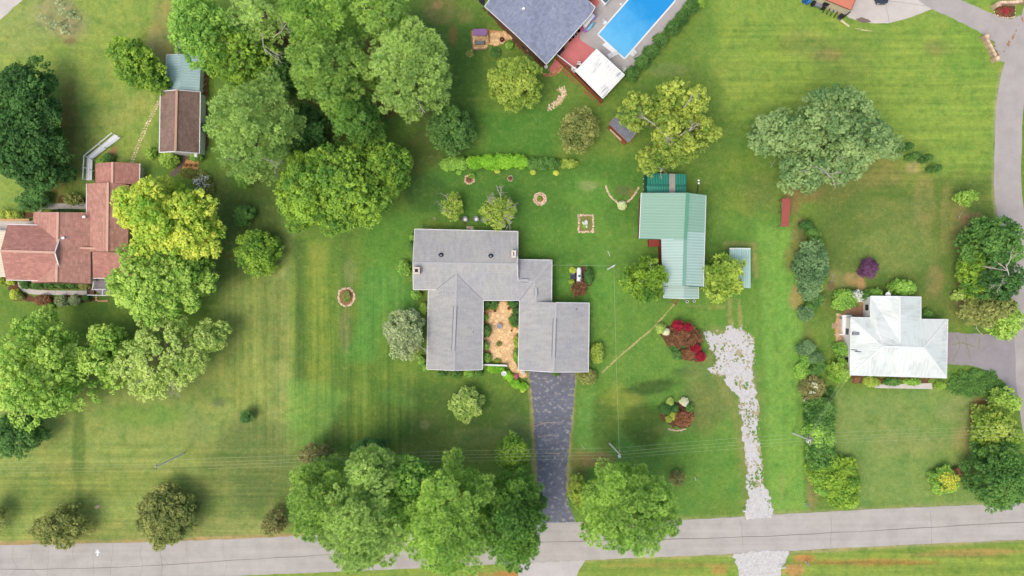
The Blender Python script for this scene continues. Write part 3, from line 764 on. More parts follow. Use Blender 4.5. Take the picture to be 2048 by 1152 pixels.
# ------------------------------------------------------------------ grey house in the middle
GREY = shingle('grey_shingle', C(172, 172, 172), C(183, 181, 174), stain=C(150, 152, 156), contrast=.05)
hs = thing('grey_house', 'sprawling grey roofed house wrapped round a flagstone courtyard at the head of the dark drive', 'house', (*G(985, 590), 0))
a_, NE = (829.5, 458, 2.53), (1036, 462.8, 2.53)
RW, RM, RE = (825.6, 525.5, 4.0), (912.5, 526.8, 4.0), (1035.3, 528.4, 4.0)
V0, V1, BL = (912.5, 547, 3.59), (872.5, 579.6, 2.86), (826.6, 579.4, 2.86)
Q, CC, IC, IW = (1036, 561, 3.27), (1068, 563, 3.22), (1039, 601, 2.4), (966.8, 601, 2.4)
LRS, LBL, LTL, LBR = (908.6, 741, 3.59), (853.4, 738.4, 2.4), (856.5, 580.4, 2.4), (964.7, 739.3, 2.4)
NEC, NWC, N2, SEC = (1104, 520, 2.36), (1036, 519, 2.36), (1072, 603.4, 3.15), (1103.4, 604, 2.45)
GBL, GRS, GRN, GBR, GTR = (1036.4, 740, 2.4), (1107, 744.4, 3.93), (1111.8, 605, 3.93), (1176.8, 743.8, 2.4), (1178.7, 606, 2.4)
rf = make_roof(hs, [[a_, NE, RE, RM, RW], [RW, RM, V0, V1, BL], [RM, RE, Q, CC, IC, IW, V0], [V0, LRS, LBL, LTL, V1], [V0, IW, LBR, LRS],
                    [Q, CC, NEC, NWC], [CC, N2, SEC, NEC], [CC, IC, GBL, GRS, GRN, N2], [GRN, GRS, GBR, GTR]], GREY)
M_BRICK2 = plain('tan_brick_wall', C(170, 130, 104), 0.9, .2, 6)
_, LG = make_walls(hs, [a_, NE, RE, Q, NWC, NEC, SEC, N2, GRN, GTR, GBR, GRS, GBL, IC, IW, LBR, LRS, LBL, LTL, V1, BL, RW], M_BRICK2, .45)
trim(hs, [(a_, NE), (LTL, LBL), (BL, V1), (IW, IC), (IW, LBR), (IC, GBL), (GTR, GBR), (NEC, SEC), (NWC, NEC), (NE, RE), (RE, Q), (BL, RW), (RW, a_), (LBR, LRS), (LRS, LBL), (GBL, GRS), (GRS, GBR), (GRN, GTR)], M_TRIM, 'gutter', .09, .14)
for p, q in ((V0, V1), (V0, IW), (CC, IC)): MB().bar(A(*p), A(*q), .12, .03, .02).build('valley_strip', plain('valley_metal', C(140, 142, 148), .7, .15, 4) if 'valley_metal' not in bpy.data.materials else bpy.data.materials['valley_metal'], rf)
cap_m = plain('grey_ridge', C(180, 180, 178), .9, .1)
ridge_caps(rf, [(RW, RM), (RM, RE), (V0, LRS), (Q, CC), (GRN, GRS), (CC, N2), (CC, NEC)], cap_m, .3, .03)
vm = plain('grey_vent_strip', C(116, 118, 126), .8, .1)
for p, q in (((910.6, 612, 3.6), (906.6, 702, 3.6)), ((1109.6, 637, 3.95), (1107.0, 715, 3.95)), ((1042, 560.6, 3.28), (1057, 561.2, 3.26)), ((1071.6, 576, 3.2), (1072, 591, 3.18))):
    v_ = MB().bar(A(*p), A(*q), .4, .06, .07).build('ridge_vent', cap_m, rf)
    d_ = (Vector(A(*q)) - Vector(A(*p))).normalized(); n_ = Vector((-d_.y, d_.x, 0)) * .27
    for s_ in (-1, 1): MB().bar(tuple(Vector(A(*p)) + n_ * s_), tuple(Vector(A(*q)) + n_ * s_), .07, .04, .045).build('vent_slot', vm, v_)
chimney(hs, 833.0, 541, 2.6, 4.7, .95, .95, M_BRICK2, plain('chimney_cap', C(222, 208, 190), .9, .1))
chimney(hs, 1027.5, 508, 2.6, 4.7, .6, 1.0, M_BRICK2, plain('chimney_cap_pale', C(226, 214, 200), .9, .1))
for p in ((881.8, 510.6, 3.66), (981.6, 512.4, 3.66)): roof_vent(rf, *p)
for p in ((946.5, 664, 2.75), (1152.5, 618.4, 2.9)):
    x, y, z = A(*p); MB().tube((x, y, z - .3), (x, y, z + .35), .07, .07, 8).build('vent_pipe', M_DARKMET, rf)
for i, t, w in ((0, .2, 1.4), (0, .45, 1.8), (0, .8, 1.4)):
    pass
wm = plain('garage_door', C(226, 222, 214), .6, .05)
print('loop', len(LG))
for i in range(len(LG)):
    a, b = Vector(LG[i][:2]), Vector(LG[(i + 1) % len(LG)][:2]); l = (a - b).length
    if l > 5.2:
        for k in range(int(l / 4)):
            on_wall(LG, i, (k + .5) / int(l / 4), 1.35, 1.3, 1.2, hs, M_TRIM, M_GLASS)

# ------------------------------------------------------------------ green barn, carport, teal lean-to
barn = thing('green_barn', 'barn with mint green ribbed metal roof and a paler lower half beside the lawn', 'barn', (*G(1345, 480), 0))
GR1 = metal_sheet('mint_roof', C(138, 174, 152), C(144, 180, 158))
GR2 = metal_sheet('faded_mint_roof', C(172, 198, 188), C(156, 188, 174))
B_TL, B_RT, B_TR = (1282.5, 385.8, 3.3), (1375.4, 385.6, 5.4), (1412, 390.4, 4.6)
B_BL, B_RM, B_RB, B_BR = (1278.5, 477.7, 3.3), (1370.6, 479, 5.4), (1368, 571.6, 5.4), (1406.8, 573.8, 4.6)
B_SR, B_SM = (1409.6, 465.4, 4.6), (1371.4, 463.4, 5.4)
B_ML, B_LL = (1322.5, 478.4, 4.28), (1325, 571, 4.28)
f_up = [[B_TL, B_RT, B_RM, B_BL], [B_RT, B_TR, B_SR, B_SM]]
f_lo = [[B_ML, B_RM, B_RB, B_LL], [B_SM, B_SR, B_BR, B_RB, B_RM]]
r1 = make_roof(barn, f_up, GR1, .1)
r2 = make_roof(barn, f_lo, GR2, .1, 'roof', 'pale faded lower half of the roof')
M_RIB1 = plain('mint_rib', C(150, 188, 166), .5, .05); M_RIB2 = plain('pale_mint_rib', C(186, 210, 200), .5, .05)
ribs(r1, f_up, M_RIB1, .44, .14, .05); ribs(r2, f_lo, M_RIB2, .44, .14, .05)
M_GCAP = plain('green_ridge', C(96, 156, 126), .5, .08)
ridge_caps(r1, [(B_RT, B_RM)], M_GCAP, .5, .07); ridge_caps(r2, [(B_RM, B_RB)], plain('green_ridge_faded', C(120, 166, 146), .5, .08), .5, .07)
M_BARNRED = plain('barn_red_boards', C(128, 66, 50), .9, .25, 3)
make_walls(barn, [B_TL, B_RT, B_TR, B_BR, B_RB, B_LL, B_ML, B_BL], M_BARNRED, .3)
trim(barn, [(B_TL, B_BL)], M_TRIM, 'gutter', .12, .12); trim(barn, [(B_TR, B_BR)], M_TRIM, 'gutter', .1, .12)
trim(barn, [(B_BL, B_ML), (B_RB, B_BR), (B_LL, B_RB)], plain('green_edge', C(70, 118, 96), .6, .1), 'barge_board', .1, .16)
# porch at the front of the barn
P_TL, P_RT, P_TR, P_BL, P_RB, P_BR = (1326.8, 573, 3.0), (1368, 573, 3.7), (1397.4, 574, 3.1), (1326.8, 595.6, 3.0), (1367.6, 597.4, 3.7), (1397.4, 597, 3.1)
fp = [[P_TL, P_RT, P_RB, P_BL], [P_RT, P_TR, P_BR, P_RB]]
r3 = make_roof(barn, fp, GR2, .1, 'porch_roof'); ribs(r3, fp, M_RIB2, .44, .14, .05)
trim(r3, [(P_BL, P_RB), (P_RB, P_BR), (P_TR, P_BR), (P_TL, P_BL)], M_TRIM, 'edge_trim', .08, .1)
for p in ((1328.5, 594.5), (1395, 595.5)):
    x, y, _ = A(*p, 2.9); MB().box((x, y, 1.42), (.14, .14, 2.84)).build('porch_post', M_WOOD, barn)
x, y = G(1306, 482); MB().box((x, y - .4, .5), (1.7, 1.1, 1.0)).build('red_hatch', plain('hatch_red', C(150, 70, 60), .8, .15), barn)
cp = thing('green_carport', 'dark green metal carport with one clear roof strip butting against the barn', 'carport', (*G(1332, 367), 0))
GR3 = metal_sheet('dark_green_roof', C(44, 132, 112), C(50, 140, 118))
c1, c2, c3, c4, c5, c6 = (1294.4, 347, 2.2), (1372.4, 348, 2.2), (1372.6, 371.6, 2.8), (1294, 370.3, 2.8), (1294, 388, 2.25), (1372.4, 390, 2.25)
d0, d1, d2, d3, d4, d5 = (1338.4, 347.6, 2.2), (1350.4, 347.7, 2.2), (1338.4, 371, 2.8), (1350.4, 371.3, 2.8), (1338.4, 389.1, 2.25), (1350.4, 389.4, 2.25)
fc = [[c1, d0, d2, c4], [d1, c2, c3, d3], [c4, d2, d4, c5], [d3, c3, c6, d5]]
fcl = [[d0, d1, d3, d2], [d2, d3, d5, d4]]
rc = make_roof(cp, fc, GR3, .06); ribs(rc, fc, plain('dark_green_rib', C(72, 158, 136), .5, .05), .4, .13, .05)
rcl = make_roof(cp, fcl, metal_sheet('clear_panel', C(168, 164, 152), C(180, 176, 166)), .06, 'clear_panel', 'cloudy translucent roof strip'); ribs(rcl, fcl, plain('clear_rib', C(186, 182, 170), .5), .36, .07, .05)
ridge_caps(rc, [(c4, d2), (d3, c3)], plain('dark_green_ridge', C(34, 112, 94), .5), .4, .06)
for p in (c1, c2, d0, d1):
    x, y, z = A(*p); MB().box((x, y - .12, 1.08), (.1, .1, 2.16)).build('post', M_DARKMET, cp)
MB().poly([A(1293.6, 348, 2.15), A(1293.4, 370.3, 2.75), A(1293.4, 387, 2.2), A(1287.5, 387, 0.9), A(1288, 349, .9)]).build('end_sheet', plain('dark_green_end', C(30, 84, 72), .5, .1), cp)
for k in range(7):
    x, y, z = A(1288, 351 + k * 5.4, .9); MB().box((x, y, .45), (.1, .1, .9)).build('rail_post', M_TRIM if k % 2 else M_WOOD, cp)
lt = thing('teal_shelter', 'open shelter with flat pale teal ribbed metal roof under the feathery maple', 'shelter', (*G(1480, 536), 0))
GR4 = metal_sheet('teal_roof', C(158, 194, 182), C(166, 200, 190))
ft = [[(1459, 496.8, 2.9), (1501.2, 497.3, 2.9), (1501.4, 576, 2.4), (1459, 576, 2.4)]]
r4 = make_roof(lt, ft, GR4, .08); ribs(r4, ft, plain('teal_rib', C(186, 214, 204), .5), .36, .1, .06)
trim(r4, [(ft[0][0], ft[0][1])], M_TRIM, 'edge_trim', .16, .12)
for p in ((1460.5, 498.5, 2.8), (1500, 499, 2.8), (1460.5, 574.5, 2.3), (1500, 574.5, 2.3), (1500, 536, 2.55), (1460.5, 536, 2.55)):
    x, y, z = A(*p); MB().box((x, y, z / 2), (.14, .14, z)).build('post', M_WOOD, lt)

# ------------------------------------------------------------------ white bungalow
wh = thing('white_bungalow', 'bungalow with bright white metal hip roof between the side lane and the hedge row', 'house', (*G(1795, 680), 0))
WR = metal_sheet('white_roof', C(228, 231, 223), C(218, 227, 220), .55, C(204, 210, 202), .46)
w1, w2, w3, w4, w5, w6, w7, w8 = (1741, 592.3, 2.7), (1842, 593.7, 2.7), (1842, 638.4, 2.7), (1895.6, 639, 2.7), (1893, 756, 2.7), (1700, 750, 2.7), (1701.5, 634.6, 2.7), (1741, 635.4, 2.7)
wn_, ws_ = (1799, 592.8, 3.95), (1799.6, 684, 3.95)
wl, wr_ = (1766, 693, 4.25), (1848, 695.5, 4.25)
wj = (1801, 694, 4.25)
fw = [[w1, wn_, ws_, wj, wl, w8], [w8, wl, w7], [wn_, w2, w3, ws_], [w3, w4, wr_, wj, ws_], [w4, w5, wr_], [w5, w6, wl, wj, wr_], [w6, w7, wl]]
r5 = make_roof(wh, fw, WR, .12); ribs(r5, fw, plain('white_roof_rib', C(220, 227, 220), .55, .04), .62, .08, .04)
ridge_caps(r5, [(wn_, ws_), (wl, wj), (wj, wr_), (wr_, w4), (wr_, w5), (wl, w6)], plain('white_ridge', C(228, 232, 224), .5, .05), .3, .05)
_, LW = make_walls(wh, [w1, wn_, w2, w3, w4, w5, w6, w7, w8], M_WHITEW, .12)
trim(wh, [(w6, w5), (w7, w6), (w1, w8), (w3, w4), (w2, w3), (w4, w5), (w7, w8), (w1, wn_), (wn_, w2)], M_TRIM, 'gutter', .1, .12)
for i in range(len(LW)):
    a, b = Vector(LW[i][:2]), Vector(LW[(i + 1) % len(LW)][:2]); l = (a - b).length
    if l > 3:
        for k in range(max(1, int(l / 3.6))): on_wall(LW, i, (k + .5) / max(1, int(l / 3.6)), 1.4, 1.1, 1.3, wh, M_TRIM, M_GLASS)
x, y, z = A(1711.5, 667, 3.0); MB().box((x, y, 3.0), (1.05, .45, .3)).build('roof_vent', M_GREYMET, r5)
x, y, z = A(1690, 650, .5); MB().box((x + .3, y, .3), (1.5, 3.2, .6)).build('white_porch', M_WHITEW, wh)
MB().box((x - .5, y - 1.5, .65), (.9, .16, .1)).build('porch_rail', M_TRIM, wh)
an = MB(); x, y, z = A(1702, 699, 2.8); an.tube((x, y, z), (x + .8, y - .1, z + .35), .05); an.tube((x + .5, y - .3, z + .3), (x + 1.4, y - .35, z + .45), .05); an.build('antenna', M_DARKMET, wh)
dish = thing('satellite_dish', 'white satellite dish on an arm at the upper eave of the white bungalow', 'satellite dish', A(1776, 588.5, 2.8))
dx, dy, dz = A(1776, 589.5, 3.0)
MB().lathe((dx, dy, dz - .1), [(.06, 0), (.25, .03), (.38, .08), (.42, .14), (.40, .15), (.2, .06), (.05, .04)], 16).build('dish', M_WHITE, dish)
MB().path([(dx, dy - .2, 2.5), (dx, dy, dz - .08)], .04).build('bracket', M_GREYMET, dish)
MB().path([(dx, dy + .25, dz), (dx + .1, dy + .55, dz + .15), (dx - .12, dy + .6, dz + .22)], .03).build('feed_arm', M_WHITE, dish)

# ------------------------------------------------------------------ red shingled house
rh = thing('red_house', 'large house of many red brown shingled gables half hidden by the yellow green tree', 'house', (*G(120, 490), 0))
RED = shingle('red_shingle', C(190, 140, 124), C(194, 146, 128), contrast=.15, tab=(.62, .34))
REDD = shingle('red_shingle_deep', C(186, 132, 119), C(188, 136, 120), contrast=.15, tab=(.62, .34))
fL = [[(15, 449, 3.4), (75.5, 449.8, 3.4), (109, 505, 5.7), (1, 501.6, 5.7)], [(1, 501.6, 5.7), (109, 505, 5.7), (75.5, 561.5, 3.4), (12, 560, 3.4)]]
eA, eB = (119.5, 475, 4.45), (118.5, 535, 4.45)
fL2 = [[(75.5, 449.8, 3.4), (84, 463, 3.3), eA, (109, 505, 5.7)], [(109, 505, 5.7), eB, (84, 549, 3.3), (75.5, 561.5, 3.4)]]
f2 = [[(67, 424, 3.0), (116, 424.4, 4.75), (113, 564, 4.75), (63, 565, 3.0)], [(116, 424.4, 4.75), (180, 425, 2.75), (182, 567, 2.75), (113, 564, 4.75)]]
f3 = [[(173.6, 367.4, 2.75), (216, 365, 4.3), (214.5, 503, 4.3), (180, 503, 3.05), (180, 425, 3.0), (173, 425, 2.72)], [(216, 365, 4.3), (258, 370, 2.75), (256, 503, 2.75), (214.5, 503, 4.3)]]
f4 = [[(191, 327, 2.75), (225, 324, 4.0), (224.5, 366, 4.0), (190.5, 366, 2.75)], [(225, 324, 4.0), (280, 327, 2.3), (279, 369, 2.3), (224.5, 366, 4.0)]]
f5 = [[(184.5, 503.4, 3.7), (262, 506, 3.7), (262, 557, 2.6), (186, 556.5, 2.6)]]
rL = make_roof(rh, fL, REDD); r2_ = make_roof(rh, f2, RED); r3_ = make_roof(rh, f3, RED); r4_ = make_roof(rh, f4, REDD); r5_ = make_roof(rh, f5, REDD, .14, 'porch_roof')
M_RCAP = plain('red_ridge', C(214, 172, 150), .9, .12)
ridge_caps(rL, [(fL[0][3], fL[0][2])], M_RCAP, .36); ridge_caps(r2_, [((116, 424.4, 4.75), (113, 564, 4.75))], M_RCAP, .36)
ridge_caps(r3_, [((216, 365, 4.3), (214.5, 503, 4.3))], M_RCAP, .36); ridge_caps(r4_, [((225, 324, 4.0), (224.5, 366, 4.0))], M_RCAP, .36)
ridge_caps(r2_, [((161, 496, 3.35), (192, 497, 3.35))], M_RCAP, .3, .16)
MB().poly([A(109, 505, 5.58), A(119.5, 475, 4.3), A(119, 505, 3.4), A(118.5, 535, 4.3)]).build('gable_wall', M_CREAM, rh)
gable = MB().bar(A(109.5, 505, 5.7), A(119.5, 475, 4.5), .16, .14, .04).bar(A(109.5, 505, 5.7), A(118.5, 535, 4.5), .16, .14, .04).build('barge_board', M_TRIM, rh)
# slopes that carry the tall gable down onto the middle roof
make_roof(rh, [[(75.5, 449.8, 3.4), (76.5, 449.9, 3.38), (119.5, 475, 4.5), (109, 505, 5.7)], [(109, 505, 5.7), (118.5, 535, 4.5), (76.5, 561.3, 3.38), (75.5, 561.5, 3.4)]], REDD, .1)
for lp in ([fL[0][0], fL[0][1], fL[1][2], fL[1][3]], [(67, 424, 3.0), (116, 424.4, 4.75), (180, 425, 2.75), (182, 567, 2.75), (113, 564, 4.75), (63, 565, 3.0)],
           [(173.6, 367.4, 2.75), (216, 365, 4.3), (258, 370, 2.75), (256, 503, 2.75), (180, 503, 2.75)], [(191, 327, 2.75), (225, 324, 4.0), (280, 327, 2.3), (279, 369, 2.3), (190.5, 366, 2.75)]):
    make_walls(rh, lp, M_CREAM, .4)
trim(rh, [((15, 449, 3.4), (75.5, 449.8, 3.4)), ((186, 556.5, 2.6), (262, 557, 2.6)), ((173, 367.4, 2.75), (173, 425, 2.75)), ((280, 327, 2.3), (279, 369, 2.3)), ((12, 560, 3.4), (75.5, 561.5, 3.4))], M_TRIM, 'gutter', .1, .12)
trim(rh, [((182, 520, 2.75), (182, 567, 2.75)), ((63, 565, 3.0), (182, 567.4, 2.75))], plain('dark_gutter', C(112, 72, 68), .6), 'gutter', .12, .12)
for p in ((168.5, 434, 3.2), (127, 476, 4.4)):
    x, y, z = A(*p); MB().box((x, y, z + .05), (.45, .35, .3), .2).build('roof_vent', M_TRIM, r2_)
# deck with white rails and steps
MB().prism([G(190, 557), G(240, 557), G(240, 592), G(207, 592), G(190, 578)], 0, .42).build('deck', plain('grey_deck', C(158, 150, 152), .8, .12, 2), rh)
for p, q in (((189, 556, 1.3), (184.5, 578, 1.0)), ((183, 579, 1.2), (212, 578.6, 1.3)), ((174, 590, 1.2), (212, 591, 1.3)), ((205, 579, 1.3), (204.5, 591, 1.3)), ((239, 559, 1.3), (240, 590, 1.3)), ((283, 580, 1.2), (292, 579, 1.2))):
    MB().bar(A(*p), A(*q), .13, .1).build('railing', M_WHITE, rh)
for k in range(6): MB().box((*G(185.5 + k * .0, 559 + k * 3.2)[:2], .5 - k * .06), (.5, .2, .05)).build('stair_tread', M_GREYMET, rh)
MB().box((*G(186.5, 584), .2), (.7, .9, .4)).build('brick_step', M_BRICK, rh)
MB().box((*G(179, 584), .12), (.55, .8, .24)).build('dark_step', M_BLACK, rh)
# glazed bay by the upper gable
MB().prism([G(277, 337), G(286, 339), G(285.5, 362), G(276, 364)], 0, 2.1).build('sunroom', M_TRIM, rh)
MB().prism([G(278.4, 340), G(282.4, 340.6), G(282, 350), G(278.4, 350)], 2.1, 2.12).build('skylight', M_GLASS, rh)
# low cream roof beyond the tall gable
co = thing('cream_lean_to', 'low cream ribbed roof tucked against the red gables at the edge of the photo', 'shelter', (*G(-10, 505), 0))
fco = [[(-30, 461, 2.0), (14, 461, 2.0), (14, 554, 2.0), (-30, 554, 2.0)]]
rco = make_roof(co, fco, plain('cream_sheet', C(232, 224, 200), .6, .05), .08); ribs(rco, [[(-30, 461, 2.3), (14, 461, 2.0), (14, 554, 2.0), (-30, 554, 2.3)]], plain('cream_rib', C(216, 206, 180), .6), .4, .05, .04)
for p in ((8, 464), (8, 551), (-26, 464), (-26, 551)):
    x, y, _ = A(*p, 1.9); MB().box((x, y, .96), (.12, .12, 1.92)).build('post', M_TRIM, co)
# walks
def slab_walk(name, label, top, bot, mat, n, z=.05, cat='walkway'):
    """concrete walk cast in slabs between two edges"""
    t = thing(name, label, cat, (*G(*top[len(top) // 2]), 0))
    T_, B_ = smooth_line(top, 12), smooth_line(bot, 12)
    for k in range(n):
        f = lambda L, s: L[min(len(L) - 1, int(round(s * (len(L) - 1))))]
        s0, s1 = k / n, (k + 1) / n
        m = (s0 + s1) / 2
        pts = [f(T_, s0), f(T_, m), f(T_, s1), f(B_, s1), f(B_, m), f(B_, s0)]
        c = (sum(p[0] for p in pts) / 6, sum(p[1] for p in pts) / 6)
        pts = [(c[0] + (p[0] - c[0]) * .975, c[1] + (p[1] - c[1]) * .985) for p in pts]
        MB().prism([G(*p) for p in pts], 0, z).build('slab', mat, t)
    return t
M_SLAB = plain('walk_slab', C(206, 198, 190), .9, .08, 2, per_object=.05)
slab_walk('front_walk', 'curved pale concrete walk of slabs in front of the red house below its clipped bushes', [(37, 562), (42, 570), (56, 577), (80, 580), (120, 581), (174, 581)], [(35, 564), (40, 577), (52, 585), (70, 589), (120, 590), (174, 590)], M_SLAB, 13)
slab_walk('back_walk', 'bent concrete walk behind the red house', [(75, 425), (74, 415), (76, 408), (84, 407), (120, 407), (174, 407)], [(81, 425), (84, 421), (88, 418), (96, 418), (130, 418), (174, 418)], M_SLAB, 8)
sheet('parking_court', [(-200, 441), (66, 441), (66, 452), (16, 462), (-200, 462)], .01, M_CONC)
wl_ = thing('retaining_wall', 'low tan retaining wall edging the planting bed behind the red house', 'garden wall', (*G(30, 440), 0))
for k in range(9): MB().box((*G(-2 + k * 7.5, 440), .22), (.585, .34, .44 + .0 * k)).build('block', plain('tan_block', C(212, 174, 124), .9, .12, 3) if k == 0 else bpy.data.materials['tan_block'], wl_)
loose_sheet('mulch_bed', [(-40, 420), (70, 424), (66, 438), (-40, 438)], .008, M_MULCH, .2, 3, None, 41)
loose_sheet('mulch_bed', [(20, 562), (36, 566), (46, 584), (70, 591), (180, 592), (204, 598), (202, 606), (60, 606), (26, 600), (14, 580)], .008, M_MULCH, .2, 4, None, 42)
loose_sheet('mulch_bed', [(62, 564), (184, 566), (182, 580), (60, 580)], .006, M_MULCH, .2, 2, None, 43)
loose_sheet('mulch_bed', [(118, 390), (174, 396), (174, 408), (110, 408)], .006, M_MULCH, .2, 3, None, 44)
bd = thing('brick_edging', 'tan block edging round a bed beside the deck of the red house', 'edging', (*G(195, 603), 0))
for k in range(8): MB().box((*G(194 + (0 if k < 3 else (k - 2) * 4.2), 590 + (k * 5 if k < 3 else 12)), .1), (.3, .3, .2)).build('block', bpy.data.materials['tan_block'], bd)

# white wheelchair ramp in two runs, planked crosswise, railed on both sides
wf = thing('white_ramp', 'bent white boardwalk ramp with railings behind the red house', 'ramp', (*G(185, 315), 0))
M_FB = plain('white_planks', C(246, 247, 247), .5, .04, 2, per_object=.04)
def ramp_run(o0, o1, i0, i1, z0, z1, n):
    O0, O1, I0, I1 = (Vector((*G(*q), 0)) for q in (o0, o1, i0, i1))
    for k in range(n):
        u0, u1 = k / n + .001, (k + 1) / n - .0015
        z = z0 + (z1 - z0) * (k + .5) / n
        MB().prism([tuple(O0.lerp(O1, u0))[:2], tuple(O0.lerp(O1, u1))[:2], tuple(I0.lerp(I1, u1))[:2], tuple(I0.lerp(I1, u0))[:2]], z - .06, z).build('board', M_FB, wf)
    for a, b in ((O0, O1), (I0, I1)):
        for h in (.9,): MB().bar((a.x, a.y, z0 + h), (b.x, b.y, z1 + h), .13, .08).build('rail', M_WHITE, wf)
        for k in range(3):
            c = a.lerp(b, k / 2); z = z0 + (z1 - z0) * k / 2
            MB().box((c.x, c.y, (z + .95) / 2), (.12, .12, z + .95)).build('post', M_WHITE, wf)
ramp_run((229.6, 268.6), (177.6, 314.2), (242.2, 275.3), (188.2, 319.2), .1, .5, 17)
ramp_run((177.6, 315), (177, 360.6), (188.4, 320), (188.8, 363.2), .52, .75, 11)
loose_sheet('mulch_bed', [(196, 321), (238, 282), (236, 296), (230, 326), (196, 327)], .008, plain('tan_mulch', C(168, 132, 92), .95, .3, 6), .18, 3, None, 45)

# ------------------------------------------------------------------ brown barn with teal annex
bb = thing('brown_barn', 'barn with brown shingled gable roof and white walls next to the teal annex', 'barn', (*G(360, 240), 0))
BRN = shingle('brown_shingle', C(152, 126, 112), C(134, 110, 100), stain=C(112, 92, 88), contrast=.18)
q1, q2, q3, q4, q5, q6 = (320.7, 182.4, 3.0), (353.8, 179.8, 4.6), (400.7, 183.8, 2.5), (398.9, 306.7, 2.5), (351, 303, 4.6), (318.6, 304.8, 3.0)
fb = [[q1, q2, q5, q6], [q2, q3, q4, q5]]
rb = make_roof(bb, fb, BRN); ridge_caps(rb, [(q2, q5)], plain('brown_ridge', C(190, 156, 130), .9, .12), .36)
make_walls(bb, [q1, q2, q3, q4, q5, q6], M_WHITEW, .12)
trim(bb, [(q1, q6), (q3, q4), (q6, q5), (q5, q4), (q1, q2), (q2, q3)], M_TRIM, 'fascia', .13, .16)
x, y = G(403, 262); MB().box((x - .1, y, 1.0), (.5, 9.0, 2.0)).build('side_wall', M_WHITEW, bb)
tn = thing('teal_annex', 'pale teal ribbed metal roof annex joined to the brown barn', 'annex', (*G(366, 145), 0))
u1, u2, u3, u4, u5, u6 = (333, 109.5, 2.6), (361, 108.8, 3.1), (402, 109, 2.4), (399, 183, 2.4), (360.8, 182, 3.1), (331.6, 182, 2.6)
fa = [[u1, u2, u5, u6], [u2, u3, u4, u5]]
ra = make_roof(tn, fa, metal_sheet('annex_teal', C(166, 194, 192), C(172, 200, 198)), .08); ribs(ra, fa, plain('annex_rib', C(156, 186, 184), .5), .42, .12, .05)
trim(tn, [(u1, u2), (u2, u3), (u1, u6)], M_TRIM, 'edge_trim', .1, .1)
make_walls(tn, [u1, u2, u3, u4, u5, u6], M_WHITEW, .2)
sheet('barn_apron', [(400, 138), (412, 140), (412, 200), (403, 204)], .02, M_CONC)
sheet('barn_track', ragged_poly([(351, 108), (360, 108), (363, 40), (362, -60), (354, -60)], .6, 8, 3), .006, M_CONC)
sheet('barn_path', smooth_line([(371, 306), (380, 308), (366, 332), (350, 352), (338, 350), (352, 336)], 2), .008, plain('brown_path', C(132, 112, 102), .95, .2, 3))
loose_sheet('mulch_bed', [(400, 205), (418, 200), (418, 300), (404, 306)], .01, M_MULCH, .2, 3, None, 46)
# round stepping stumps on a flagged corner
fl = thing('stump_terrace', 'flagged corner with round wooden stools below the brown barn', 'terrace', (*G(384, 335), 0))
MB().prism([G(*p) for p in ((372, 320), (398, 321), (396, 342), (388, 346), (362, 342))], 0, .03).build('bed', M_FLAGBED, fl)
for k, p in enumerate(((372, 331), (381, 331), (391, 331.5))):
    st = thing('wooden_stool', ('round wooden stool nearest the path on the flagged corner', 'middle round wooden stool on the flagged corner', 'round wooden stool farthest from the path on the flagged corner')[k], 'stool', (*G(*p), .03), 'stools on the flagged corner')
    MB().lathe((*G(*p), .03), [(.2, 0), (.18, .3), (.26, .32), (.26, .38)], 10).build('stool', plain('stool_wood', C(140, 96, 56), .85, .25, 8) if k == 0 else bpy.data.materials['stool_wood'], st)

# ------------------------------------------------------------------ blue grey house by the pool
ph = thing('pool_house_home', 'house with blue grey shingle roof standing diagonally beside the swimming pool', 'house', (*G(1080, 30), 0))
ph.name = 'blue_roofed_house'
BLU = shingle('blue_shingle', C(140, 147, 166), C(150, 157, 174), contrast=.14, tab=(.42, .3))
h1, h2, h3, h4, h5 = (969, 12.8, 2.8), (1093, 129, 2.8), (1182.5, 28, 2.8), (1190.6, 14.6, 2.8), (1176, 1, 2.8)
hr0, hr1 = (1031, 69, 4.6), (1160, -78, 4.6)
h6, h0 = (1222, -46, 2.8), (1098, -160, 2.8)
fh = [[h2, h3, h4, h5, h6, hr1, hr0], [h1, hr0, hr1, h0]]
rbh = make_roof(ph, fh, BLU)
make_walls(ph, [h1, hr0, h2, h3, h4, h5, h6, hr1, h0], M_BRICK, .35)
trim(ph, [(h2, h3), (h3, h4), (h4, h5), (h1, hr0), (hr0, h2), (h1, h0)], M_TRIM, 'gutter', .09, .14)
for p, m in (((1047, 18, 4.4), M_WHITE), ((1106, 25, 3.7), M_WHITE), ((1078, 21.5, 4.2), M_BLACK)):
    x, y, z = A(*p); MB().box((x, y, z + .05), (.42, .36, .34) if m is M_WHITE else (.2, .2, .3), .7).build('roof_vent', m, rbh)
x, y = G(956, 0); MB().prism([G(950, -30), G(976, -30), G(968, 12), G(958, 4)], 0, .1).build('dark_patio', M_BLACK, ph)
x, y = G(1179, 32)
MB().prism([G(*p) for p in ((1163, 52), (1182, 30), (1188, 36), (1170, 60))], 0, 1.1).build('white_counter', M_WHITEW, ph)
loose_sheet('house_bed', [(960, 14), (975, 18), (1096, 134), (1088, 138), (1040, 100), (1020, 80), (985, 40)], .012, M_MULCH, .2, 4, None, 47)

